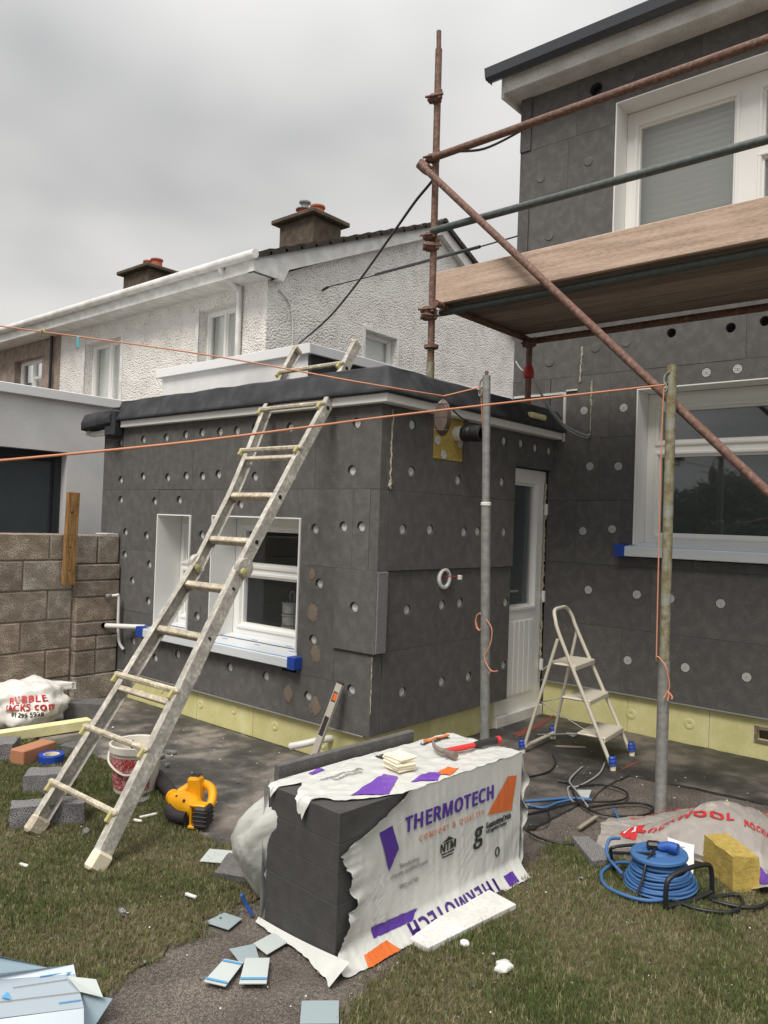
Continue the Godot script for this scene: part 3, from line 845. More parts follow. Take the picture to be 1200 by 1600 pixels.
	for s in [[-5.995, -4.01]]:
		var x0: float = s[0]; var x1: float = s[1]
		var pr := [Vector2(-3.858, 0.60), Vector2(-3.79, 0.60), Vector2(-3.785, 0.605), Vector2(-3.785, 0.665), Vector2(-3.79, 0.672), Vector2(-4.09, 0.715), Vector2(-4.09, 0.705)]
		for k in 6:
			sill.quad(o + V(x0, pr[k].y, pr[k].x), o + V(x0, pr[k + 1].y, pr[k + 1].x), o + V(x1, pr[k + 1].y, pr[k + 1].x), o + V(x1, pr[k].y, pr[k].x))
		for x in [x0, x1]:
			var pl := [o + V(x, 0.60, -3.858), o + V(x, 0.60, -3.785), o + V(x, 0.672, -3.785), o + V(x, 0.685, -3.858)]
			sill.quad(pl[0], pl[1], pl[2], pl[3])
	var so := obj("window_sill", sill, M.film_sill, a)
	var bl := MB.new()
	bl.bx(o + V(-5.95, 0.674, -3.803), o + V(-4.06, 0.6765, -3.796))
	for k in 7:
		var x := -4.95 + k * 0.13
		bl.box(Transform3D(Basis(Vector3.RIGHT, 0.142), o + V(x, 0.693 + (k % 3) * 0.006, -3.92 - (k % 3) * 0.042)), V(0.07, 0.002, 0.005))
	obj("printed_line", bl, M.blue_print, so)
	for s in [[-6.004, -5.90], [-4.075, -4.0]]:
		var tp := MB.new()
		tp.bx(o + V(s[0], 0.594, -3.858), o + V(s[1], 0.683, -3.779), 0.004)
		obj("blue_tape", tp, M.blue_tape, so)
	box_part("blue_tape", o + V(-5.33, 0.672, -3.857), o + V(-5.29, 0.69, -3.80), M.blue_tape, so, 0.004)
	# door in the side face
	var FD := Transform3D(FACE_B, o + V(-3.41, 0.10, -5.48))
	var dr := window(a, FD, 0.745, 2.055, [R(0.17, 0.88, 0.575, 1.93)], M.dark_pane, M.white_upvc, "door", 0.06)
	var dp := MB.new()
	for k in 5:
		dp.box(FD * Transform3D(Basis(), V(0.21 + k * 0.083, 0.45, 0.004)), V(0.077, 0.62, 0.014), 0.004)
	obj("door_panel", dp, M.white_upvc, dr)
	var dh := MB.new()
	dh.bar(FD * V(0.145, 1.02, 0.03), FD * V(0.255, 1.02, 0.035), 0.018, 0.018, Vector3.UP, 0.005)
	obj("door_handle", dh, M.galvanised, dr)
	for y in [0.35, 0.95, 1.72]:
		var hg := MB.new(); hg.box(FD * Transform3D(Basis(), V(0.715, y, 0.025)), V(0.035, 0.10, 0.03), 0.006)
		obj("door_hinge", hg, M.white_upvc, dr)
	box_part("door_step", o + V(-3.5, 0.0, -6.22), o + V(-3.375, 0.098, -5.47), M.white_painted, a, 0.004)
	foam_line(a, o + V(-3.395, 0.3, -6.19), o + V(-3.395, 2.05, -6.19), 0.012, 12)
	# round white collar for a lamp with its wire
	var cl := MB.new()
	cl.lathe(FB2 * Transform3D(Basis(Vector3.RIGHT, PI / 2), V(4.625, 1.263, 0.0)), [Vector2(0.078, -0.01), Vector2(0.08, 0.012), Vector2(0.07, 0.02), Vector2(0.056, 0.02), Vector2(0.052, -0.03)], 24)
	obj("lamp_collar", cl, M.white_plastic, a)
	tube_part("wire", curve([FB2 * V(4.63, 1.275, -0.02), FB2 * V(4.65, 1.28, 0.05), FB2 * V(4.70, 1.278, 0.08)], 5), 0.004, M.red_plastic, a, 6)
	var cn := MB.new(); cn.box(FB2 * Transform3D(Basis(), V(4.71, 1.272, 0.085)), V(0.03, 0.035, 0.03), 0.005)
	obj("wire_connector", cn, M.white_plastic, a)
	# black flue terminal
	var fl := MB.new()
	var fx := Transform3D(FACE_B * Basis(Vector3.RIGHT, PI / 2 + 0.05), o + V(-3.33, 2.33, -4.70))
	fl.lathe(fx, [Vector2(0.055, 0.0), Vector2(0.055, 0.07)], 18)
	var fo := obj("flue", fl, M.white_plastic, a)
	var fk := MB.new()
	fk.lathe(fx, [Vector2(0.06, 0.07), Vector2(0.062, 0.10), Vector2(0.056, 0.105), Vector2(0.06, 0.12), Vector2(0.056, 0.14), Vector2(0.06, 0.155), Vector2(0.06, 0.22), Vector2(0.048, 0.23), Vector2(0.044, 0.16)], 18)
	obj("flue_terminal", fk, M.black_plastic, fo)
	# dabs of brown adhesive beside the window
	for c in [[-3.91, 1.0, 0.05], [-3.87, 0.72, 0.045], [-4.13, 0.40, 0.045], [-3.86, 0.36, 0.05], [-3.93, 1.27, 0.03]]:
		var db := MB.new(); rng.seed = int(c[1] * 100)
		db.ball(o + V(c[0], c[1], -3.858), V(c[2], c[2] * 1.3, 0.0035), 14, func(d: Vector3) -> float: return 1.0 + 0.35 * fz.get_noise_2d(d.x * 2.5 + c[0] * 9.0, d.y * 2.5 + c[1] * 7.0))
		obj("adhesive_dab", db, M.adhesive, a)
	# white waste pipe and spur through the base
	tube_part("waste_pipe", curve([o + V(-3.72, 0.16, -3.9), o + V(-3.74, 0.16, -3.78), o + V(-3.80, 0.14, -3.70), o + V(-3.88, 0.115, -3.66)], 6), 0.024, M.white_plastic, a, 12)
	# kitchen things seen through the window
	var kt := thing("stacked_canister", "stacked metal canister with wire handle seen through the kitchen window", "canister", V(-4.65, 0.702, -4.35))
	for k in 3:
		var cm := MB.new()
		cm.lathe(Transform3D(Basis(), V(0, k * 0.095, 0)), [Vector2(0.001, 0.0), Vector2(0.075, 0.002), Vector2(0.078, 0.01), Vector2(0.078, 0.075), Vector2(0.084, 0.08), Vector2(0.084, 0.09), Vector2(0.001, 0.094)], 18)
		obj("tin", cm, M.galvanised, kt)
	tube_part("handle", curve([V(-0.02, 0.28, 0), V(-0.03, 0.34, 0), V(0, 0.37, 0), V(0.03, 0.34, 0), V(0.02, 0.28, 0)], 4), 0.004, M.galvanised, kt, 6)
	var ks := box_part("kitchen_worktop", o + V(-6.45, 0.66, -4.85), o + V(-3.9, 0.70, -4.26), M.room_wall, a)

# ---------------------------------------------------------------- main house
func build_main_house() -> void:
	rng.seed = 202
	var a := thing("main_house", "two storey house wall covered in dark grey insulation boards behind scaffold", "building", V(-1.0, 0, -8.0))
	var o := V(1.0, 0, 8.0)
	var FC := Transform3D(Basis(), o + V(0, 0, -6.20))
	var lw := R(-2.585, 1.545, -0.85, 2.825); var uw := R(-2.842, 3.72, -0.70, 5.285)
	var b := MB.new()
	slab(b, Transform3D(Basis(), o + V(0, 0, -6.305)), R(-3.70, 0, 5.0, 5.62), [lw, uw], 0.26)
	b.bx(o + V(-3.70, 2.5, -13.0), o + V(-3.45, 5.62, -6.565)); b.bx(o + V(4.75, 0, -13.0), o + V(5.0, 5.62, -6.565)); b.bx(o + V(-3.45, 0, -13.0), o + V(4.75, 5.62, -12.75))
	b.bx(o + V(-3.45, 0.0, -12.75), o + V(-3.2, 2.5, -6.565))
	b.bx(o + V(-3.45, 2.95, -12.75), o + V(4.75, 3.2, -6.565))
	b.bx(o + V(-3.2, 0.0, -9.6), o + V(4.75, 2.95, -9.5)); b.bx(o + V(-3.45, 3.2, -8.6), o + V(4.75, 5.6, -8.5))
	obj("wall", b, M.room_wall, a)
	var ys := [0.32, 0.85, 1.365, 1.905, 2.44, 2.985, 3.52, 4.05, 4.58, 5.115, 5.62]
	var js := [[-3.38, -2.66, -1.52, -0.4, 0.7], [-3.38, -2.42, -1.25, -0.1, 1.0], [-3.38, -3.10, -2.1, -0.9, 0.3], [-3.38, -2.9, -1.7, -0.5, 0.7], [-3.38, -2.82, -1.4, -0.2, 1.0], [-3.77, -3.09, -2.83, -1.75, -0.6, 0.6], [-3.77, -3.2, -2.2, -1.0, 0.2], [-3.77, -3.66, -2.6, -1.4, 0.0], [-3.77, -3.28, -2.0, -0.8, 0.4], [-3.77, -3.66, -3.208, -2.14, -0.9, 0.3]]
	var pieces := []
	for k in 10:
		var j: Array = js[k]
		for i in j.size():
			var x1: float = j[i + 1] if i + 1 < j.size() else 1.6
			var rs := [R(j[i], ys[k], x1, ys[k + 1])]
			for c in [lw, uw, R(-2.70, 1.44, -0.75, 1.548)]: rs = minus(rs, c)
			if k == 9 and i == 2: continue
			for r in rs: pieces.append([r, 0.012 if (k == 9 or k == 7) and i == 0 else 0.0])
	pieces.append([R(-3.77, 2.50, -3.385, 2.985), 0.0])
	var WC := [[-3.056, 2.681], [-2.70, 2.681], [-2.985, 2.198], [-2.731, 2.193], [-3.032, 1.642], [-2.769, 1.667], [-2.422, 1.41], [-1.88, 1.41], [-2.965, 1.143], [-2.54, 1.139], [-2.265, 1.13], [-1.881, 1.127], [-2.60, 0.594], [-2.133, 0.603], [-1.681, 0.598], [-2.037, 2.909], [-1.807, 2.914], [-2.318, 3.256], [-1.864, 3.236], [-1.622, 3.253]]
	var wc := []
	for h in WC: wc.append(Vector2(h[0], h[1]))
	clad(a, FC, pieces, wc, 0.10, 0.007, washer_mesh, M.fixing_grey, 0.038, 0.0012, [Vector2(-2.318, 3.256), Vector2(-1.864, 3.236), Vector2(-1.622, 3.253)])
	# flush plugs of the upper boards
	for c in [[-2.964, 3.217], [-2.693, 3.231], [-3.4, 3.14], [-3.548, 4.832], [-3.084, 4.859], [-3.444, 4.281], [-2.725, 5.476], [-2.32, 5.499], [-1.979, 5.525], [-1.6, 5.5], [-2.2, 3.4], [-3.3, 4.0]]:
		var p := MB.new()
		p.lathe(Transform3D(Basis(Vector3.RIGHT, PI / 2), FC * V(c[0], c[1], 0.002)), [Vector2(0.042, -0.004), Vector2(0.042, 0.0015), Vector2(0.040, 0.003), Vector2(0.0005, 0.003)], 18)
		obj("insulation_plug", p, M.graphite_2, a)
	# round vent: a duct through the boards and the wall
	clad(a, FC, minus([R(-3.208, 5.115, -2.14, 5.62)], uw), [Vector2(-3.034, 5.47)], 0.10, 0.09, washer_mesh, M.fixing_grey, 0.058, 0.001, [Vector2(-3.034, 5.47)])
	var vt := MB.new()
	vt.lathe(Transform3D(Basis(Vector3.RIGHT, PI / 2), FC * V(-3.034, 5.47, 0)), [Vector2(0.062, 0.0), Vector2(0.062, 0.006), Vector2(0.056, 0.006), Vector2(0.054, -0.09)], 20)
	obj("vent_duct", vt, M.gutter_grey, a)
	# yellow base
	var xb := [-3.38, -2.6, -1.95, -1.05, 0.5]
	for k in 4:
		var bb := MB.new()
		slab(bb, Transform3D(Basis(), o + V(0, 0, -6.235)), R(xb[k] + 0.0015, 0.0, xb[k + 1] - 0.0015, 0.310), [R(-1.605, 0.145, -1.455, 0.225)], 0.068)
		obj("base_board", bb, M.yellow_xps, a)
	for c in [[-2.57, 0.155], [-2.1, 0.165], [-1.2, 0.15]]:
		var f := put("base_fixing", disc_mesh, M.yellow_xps, a); f.transform = Transform3D(Basis().scaled(V(1.25, 1.25, 1.25)), o + V(c[0], c[1], -6.233))
	var am := MB.new()
	slab(am, Transform3D(Basis(), o + V(0, 0, -6.225)), R(-1.625, 0.125, -1.435, 0.245), [R(-1.602, 0.148, -1.458, 0.222)], 0.012)
	obj("air_brick", am, M.mortar, a)
	box_part("start_track", o + V(-3.38, 0.311, -6.3), o + V(1.6, 0.319, -6.19), M.grey_plastic, a)
	# foam seams
	foam_line(a, o + V(-3.092, 3.235, -6.197), o + V(-3.097, 2.93, -6.197), 0.010, 21)
	foam_line(a, o + V(-2.99, 2.93, -6.197), o + V(-2.99, 2.72, -6.197), 0.010, 22)
	foam_line(a, o + V(-2.99, 2.72, -6.197), o + V(-2.99, 2.50, -6.197), 0.004, 23)
	foam_line(a, o + V(-1.52, 0.80, -6.197), o + V(-1.52, 0.45, -6.197), 0.005, 24)
	# flashing trim where the annex roof meets the wall
	var ft := MB.new()
	ft.bx(o + V(-3.75, 2.835, -6.2), o + V(-3.225, 2.855, -6.185)); ft.bx(o + V(-3.245, 2.42, -6.2), o + V(-3.225, 2.834, -6.185)); ft.bx(o + V(-3.224, 2.86, -6.2), o + V(-3.12, 2.872, -6.188))
	obj("flashing_trim", ft, M.white_painted, a)
	# lower window
	reveal(a, FC, lw, 0.21, M.white_bead)
	var lf := window(a, Transform3D(Basis(), o + V(-2.573, 1.545, -6.41)), 1.71, 1.265, [R(0.10, 0.86, 0.96, 1.13), R(0.10, 0.09, 1.62, 0.75), R(1.08, 0.86, 1.62, 1.13)], M.pane, M.white_upvc)
	var sill := MB.new()
	var pr := [Vector2(-6.198, 1.45), Vector2(-6.10, 1.45), Vector2(-6.095, 1.455), Vector2(-6.095, 1.525), Vector2(-6.10, 1.53), Vector2(-6.41, 1.565), Vector2(-6.41, 1.55)]
	for k in 6: sill.quad(o + V(-2.69, pr[k].y, pr[k].x), o + V(-2.69, pr[k + 1].y, pr[k + 1].x), o + V(-0.76, pr[k + 1].y, pr[k + 1].x), o + V(-0.76, pr[k].y, pr[k].x))
	sill.quad(o + V(-2.69, 1.45, -6.198), o + V(-2.69, 1.45, -6.095), o + V(-2.69, 1.53, -6.095), o + V(-2.69, 1.54, -6.198))
	var so := obj("window_sill", sill, M.film_sill, a)
	box_part("printed_line", o + V(-2.6, 1.5315, -6.12), o + V(-0.8, 1.534, -6.112), M.blue_print, so)
	var tp := MB.new()
	tp.bx(o + V(-2.70, 1.444, -6.197), o + V(-2.61, 1.545, -6.088), 0.004)
	obj("blue_tape", tp, M.blue_tape, so)
	# upper window with a pale blind behind the glass
	reveal(a, FC, uw, 0.21, M.white_bead)
	var uf := window(a, Transform3D(Basis(), o + V(-2.83, 3.72, -6.41)), 2.11, 1.55, [R(0.10, 0.10, 0.90, 1.42), R(1.10, 1.02, 2.0, 1.42), R(1.10, 0.10, 2.0, 0.88)], M.pane, M.white_upvc)
	for k in 26:
		var s := MB.new()
		s.box(Transform3D(Basis(Vector3.RIGHT, 0.6), o + V(-1.77, 3.80 + k * 0.056, -6.56)), V(2.2, 0.064, 0.003))
		obj("blind_slat", s, M.blind, uf)
	# eaves: soffit box, fascia, gutter
	box_part("soffit", o + V(-3.83, 5.61, -6.62), o + V(5.1, 5.635, -6.0), M.white_painted, a)
	box_part("fascia", o + V(-3.83, 5.60, -5.999), o + V(5.1, 5.80, -5.972), M.white_painted, a, 0.003)
	box_part("fascia_end", o + V(-3.86, 5.56, -6.62), o + V(-3.831, 5.80, -5.98), M.white_painted, a, 0.003)
	var gp_ := [Vector2(-5.970, 5.80), Vector2(-5.965, 5.73), Vector2(-5.90, 5.70), Vector2(-5.84, 5.72), Vector2(-5.825, 5.80), Vector2(-5.835, 5.80)]
	var gt := MB.new()
	for k in 5: gt.quad(o + V(-3.95, gp_[k].y, gp_[k].x), o + V(5.1, gp_[k].y, gp_[k].x), o + V(5.1, gp_[k + 1].y, gp_[k + 1].x), o + V(-3.95, gp_[k + 1].y, gp_[k + 1].x))
	var cap := PackedVector2Array()
	for k in 5: cap.append(Vector2(gp_[k].x, gp_[k].y))
	gt.quad(o + V(-3.95, 5.80, -5.97), o + V(-3.95, 5.705, -5.96), o + V(-3.95, 5.705, -5.85), o + V(-3.95, 5.80, -5.825))
	obj("gutter", gt, M.gutter_grey, a)
	var rf := MB.new()
	rf.box(Transform3D(Basis(Vector3.RIGHT, deg_to_rad(30)), o + V(0.58, 7.02, -8.0)), V(9.1, 0.09, 4.7))
	obj("roof", rf, M.tile_roof, a)
	tube_part("vent_pipe", [o + V(-2.4, 5.8, -6.4), o + V(-2.4, 6.75, -6.4)], 0.055, M.gutter_grey, a, 12)

# ---------------------------------------------------------------- neighbours
func build_neighbours() -> void:
	var a := thing("white_house", "white pebbledashed two storey house with gable and clay chimney pots", "building", V(-12, 0, -11.6))
	var o := V(12, 0, 11.6)
	var w1 := R(-10.48, 4.0, -9.52, 4.97); var w2 := R(-14.07, 3.7, -12.81, 4.87)
	var FR := Transform3D(Basis(), o + V(0, 0, -7.54))
	var b := MB.new()
	slab(b, FR, R(-15.03, 0, -8.83, 5.25), [w1, w2], 0.3)
	obj("rear_wall", b, M.pebbledash_white, a)
	var g := MB.new()
	slab(g, Transform3D(FACE_B, o + V(-8.832, 0, 0)), R(7.84, 0, 15.76, 5.25), [R(9.72, 4.25, 10.55, 4.92)], 0.3)
	g.prism(Transform3D(FACE_B, o + V(-8.832, 0, 0)), PackedVector2Array([Vector2(7.6, 5.25), Vector2(15.7, 5.25), Vector2(11.65, 7.2)]), 0.3)
	obj("gable_wall", g, M.pebbledash_white, a)
	b = MB.new(); b.bx(o + V(-15.0, 0, -16.0), o + V(-8.9, 5.2, -15.77)); b.bx(o + V(-15.0, 2.6, -15.7), o + V(-9.14, 2.7, -7.85)); b.bx(o + V(-15.0, 2.7, -10.0), o + V(-9.2, 5.2, -9.95))
	obj("inner_wall", b, M.room_wall, a)
	for w in [[w1, [R(0.06, 0.06, 0.45, 0.91), R(0.51, 0.06, 0.90, 0.91)]], [w2, [R(0.06, 0.06, 0.62, 1.11), R(0.70, 0.06, 1.20, 1.11)]]]:
		var q: Rect2 = w[0]
		var f := window(a, Transform3D(Basis(), o + V(q.position.x, q.position.y, -7.70)), q.size.x, q.size.y, w[1], M.pane, M.white_upvc)
		var cu := MB.new()
		var wob := func(s: float, t: float) -> Vector3: return o + V(q.position.x + s * q.size.x, q.position.y + t * q.size.y, -7.86 + sin(s * 70.0) * 0.012)
		cu.sheet(80, 2, wob)
		obj("net_curtain", cu, M.blind, f)
		var t := 0.09
		box_part("window_surround", o + V(q.position.x - t, q.position.y, -7.545), o + V(q.position.x, q.end.y + 0.05, -7.528), M.white_painted, a)
		box_part("window_surround", o + V(q.end.x, q.position.y, -7.545), o + V(q.end.x + t, q.end.y + 0.05, -7.528), M.white_painted, a)
	var gf := window(a, Transform3D(FACE_B, o + V(-8.95, 4.25, -9.72)), 0.83, 0.67, [R(0.07, 0.07, 0.76, 0.60)], M.pane, M.white_upvc)
	box_part("blind", o + V(-9.05, 4.25, -10.55), o + V(-9.04, 4.92, -9.72), M.blind, gf)
	var ge := MB.new()
	for s in [R(9.66, 4.92, 10.61, 4.98), R(9.66, 4.19, 9.718, 4.918), R(10.552, 4.19, 10.61, 4.918)]:
		ge.box(Transform3D(FACE_B, o + V(-8.83, 0, 0)) * Transform3D(Basis(), V(s.get_center().x, s.get_center().y, 0.008)), V(s.size.x, s.size.y, 0.018))
	obj("window_surround", ge, M.white_painted, a)
	# eaves
	box_part("soffit", o + V(-15.03, 5.19, -7.54), o + V(-8.75, 5.215, -7.2), M.white_painted, a)
	box_part("fascia", o + V(-15.03, 5.20, -7.199), o + V(-8.70, 5.42, -7.17), M.white_painted, a)
	var gt := MB.new()
	gt.tube([o + V(-15.03, 5.42, -7.11), o + V(-8.62, 5.42, -7.11)], 0.065, 10)
	obj("gutter", gt, M.white_painted, a)
	var bb := MB.new()
	bb.prism(Transform3D(FACE_B, o + V(-8.72, 0, 0)), PackedVector2Array([Vector2(7.17, 5.20), Vector2(7.75, 5.20), Vector2(7.85, 5.40), Vector2(11.65, 7.10), Vector2(15.6, 5.2), Vector2(16.1, 5.2), Vector2(11.65, 7.36), Vector2(7.17, 5.44)]), 0.11)
	obj("bargeboard", bb, M.white_painted, a)
	var rf := MB.new()
	roof_rows(rf, o, -15.03, -8.66)
	obj("roof", rf, M.tile_roof, a)
	box_part("eaves_end", o + V(-8.86, 5.20, -7.62), o + V(-8.698, 5.47, -7.16), M.white_painted, a, 0.004)
	tube_part("downpipe", curve([o + V(-9.42, 5.40, -7.13), o + V(-9.42, 5.30, -7.15), o + V(-9.41, 5.12, -7.42), o + V(-9.41, 5.0, -7.48), o + V(-9.41, 3.0, -7.48)], 4), 0.045, M.white_painted, a, 10)
	chimney(a, o + V(-12.25, 0, -11.6), 7.0, 8.02, 0.52, 0.42, [V(-0.2, 0, 0), V(0.2, 0, 0)], true)
	tube_part("wire_hook", [o + V(-8.82, 5.32, -8.67), o + V(-8.70, 5.35, -8.67)], 0.02, M.black_plastic, a, 6)
	tube_part("wire", curve([o + V(-8.815, 5.1, -7.75), o + V(-8.815, 4.9, -8.0), o + V(-8.81, 4.35, -8.05), o + V(-8.81, 4.0, -8.0)], 4), 0.012, M.white_plastic, a, 6)
	# brown house joined to it
	var c := thing("brown_house", "brown pebbledashed house joined to the white one with a small window", "building", V(-20, 0, -11.6))
	var p := V(20, 0, 11.6)
	var w3 := R(-17.10, 4.1, -15.85, 4.87)
	b = MB.new(); slab(b, Transform3D(Basis(), p + V(0, 0, -7.56)), R(-26, 0, -15.035, 5.25), [w3], 0.3)
	obj("rear_wall", b, M.pebbledash_brown, c)
	b = MB.new(); b.bx(p + V(-26, 2.7, -10.0), p + V(-15.04, 5.2, -9.95)); b.bx(p + V(-26, 2.6, -9.95), p + V(-15.04, 2.69, -7.87))
	obj("inner_wall", b, M.room_wall, c)
	window(c, Transform3D(Basis(), p + V(-17.10, 4.1, -7.70)), 1.25, 0.77, [R(0.06, 0.06, 0.58, 0.71), R(0.66, 0.40, 1.19, 0.71), R(0.66, 0.06, 1.19, 0.34)], M.pane, M.white_upvc)
	box_part("soffit", p + V(-26, 5.19, -7.55), p + V(-15.034, 5.215, -7.2), M.white_painted, c)
	box_part("fascia", p + V(-26, 5.20, -7.199), p + V(-15.034, 5.42, -7.17), M.white_painted, c)
	gt = MB.new(); gt.tube([p + V(-26, 5.42, -7.11), p + V(-15.034, 5.42, -7.11)], 0.065, 10)
	obj("gutter", gt, M.white_painted, c)
	rf = MB.new(); roof_rows(rf, p, -26.0, -15.034)
	obj("roof", rf, M.tile_roof, c)
	tube_part("downpipe", [p + V(-15.35, 5.3, -7.5), p + V(-15.35, 3.0, -7.5)], 0.03, M.black_plastic, c, 8)
	chimney(c, p + V(-18.4, 0, -11.6), 7.0, 8.05, 0.6, 0.42, [V(-0.05, 0, 0), V(0.3, 0, 0)], false)
	# grey rendered flat roof extension next door
	var e := thing("rendered_extension", "pale grey rendered extension with dark sliding door beyond the block wall", "building", V(-10, 0, -1.5))
	var q := V(10, 0, 1.5)
	b = MB.new()
	slab(b, Transform3D(FACE_B, q + V(-7.8, 0, 0)), R(-2.5, 0, 5.4, 2.80), [R(0.6, 0.0, 4.03, 2.275)], 0.3)
	b.bx(q + V(-12.0, 0, -5.4), q + V(-8.1, 2.8, -5.15)); b.bx(q + V(-12.0, 0, 2.25), q + V(-8.1, 2.8, 2.5)); b.bx(q + V(-12.25, 0, -5.4), q + V(-12.001, 2.8, 2.5)); b.bx(q + V(-12.0, 2.6, -5.15), q + V(-8.1, 2.75, 2.25))
	obj("wall", b, M.render_grey, e)
	box_part("coping", q + V(-12.3, 2.80, -5.45), q + V(-7.74, 2.90, 2.55), M.coping, e, 0.006)
	window(e, Transform3D(FACE_B, q + V(-7.92, 0.0, -0.6)), 3.43, 2.275, [R(0.08, 0.08, 1.10, 2.19), R(1.2, 0.08, 2.24, 2.19), R(2.34, 0.08, 3.35, 2.19)], M.dark_pane, M.dark_frame, "sliding_door")
	# flat roofed side extension between the annex and the white gable
	var r := thing("side_extension", "pale grey rendered block with white coping between annex and white house", "building", V(-8.4, 0, -8.8))
	var s := V(8.4, 0, 8.8)
	box_part("front_wall", s + V(-9.90, 0, -6.75), s + V(-6.845, 3.66, -6.52), M.render_grey, r)
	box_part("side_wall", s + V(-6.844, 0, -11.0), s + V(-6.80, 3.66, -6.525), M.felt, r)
	box_part("flat_roof", s + V(-9.90, 3.40, -11.0), s + V(-6.85, 3.5, -6.76), M.felt, r)
	box_part("coping", s + V(-10.0, 3.66, -6.80), s + V(-6.76, 3.785, -6.46), M.coping, r, 0.006)
	box_part("coping", s + V(-7.05, 3.661, -11.0), s + V(-6.76, 3.786, -6.801), M.coping, r, 0.006)

func roof_rows(b: MB, o: Vector3, x0: float, x1: float) -> void:
	# courses of tiles, each a step over the one below, with a wavy edge at the verge
	var n := 15
	var f := V(0, 5.41, -7.12); var t := V(0, 7.32, -11.65)
	var dir := (t - f) / n
	for k in n:
		var a := f + dir * k; var c := a + dir * 1.12
		var up := V(0, 0.045, 0.02)
		b.quad(o + V(x0, a.y, a.z) + up, o + V(x1, a.y, a.z) + up, o + V(x1, c.y, c.z), o + V(x0, c.y, c.z))
		b.quad(o + V(x0, a.y - 0.03, a.z), o + V(x1, a.y - 0.03, a.z), o + V(x1, a.y, a.z) + up, o + V(x0, a.y, a.z) + up)
		b.quad(o + V(x1, a.y - 0.05, a.z), o + V(x1, c.y - 0.05, c.z), o + V(x1, c.y, c.z), o + V(x1, a.y, a.z) + up)
	b.box(Transform3D(Basis(Vector3.RIGHT, -atan2(1.95, 4.6)), o + V((x0 + x1) * 0.5, 6.32, -14.02)), V(x1 - x0, 0.08, 5.0))
	b.tube([o + V(x0, 7.31, -11.68), o + V(x1, 7.31, -11.68)], 0.10, 8)

func chimney(parent: Node, o: Vector3, y0: float, y1: float, hw: float, hd: float, pots: Array, cowl: bool) -> void:
	var st := box_part("chimney", o + V(-hw, y0, -hd), o + V(hw, y1, hd), M.chimney_render, parent, 0.01)
	box_part("cap_slab", o + V(-hw - 0.14, y1, -hd - 0.14), o + V(hw + 0.14, y1 + 0.10, hd + 0.14), M.chimney_render, st, 0.02)
	for k in pots.size():
		var b := MB.new()
		var f := 1.0 if k == 0 else 0.95
		b.lathe(Transform3D(Basis(), o + pots[k] + V(0, y1 + 0.10, 0)), [Vector2(0.17, 0.0), Vector2(0.15, 0.04), Vector2(0.14, 0.24 * f), Vector2(0.165, 0.26 * f), Vector2(0.165, 0.30 * f), Vector2(0.12, 0.30 * f), Vector2(0.12, 0.1)], 14)
		var po := obj("chimney_pot", b, M.terracotta, st)
		if cowl and k == 0:
			var c := MB.new()
			c.lathe(Transform3D(Basis(), o + pots[k] + V(0, y1 + 0.36, 0)), [Vector2(0.20, 0.03), Vector2(0.20, 0.05), Vector2(0.08, 0.06), Vector2(0.08, 0.18), Vector2(0.13, 0.19), Vector2(0.13, 0.22), Vector2(0.01, 0.26)], 12)
			obj("cowl", c, M.galvanised, po)

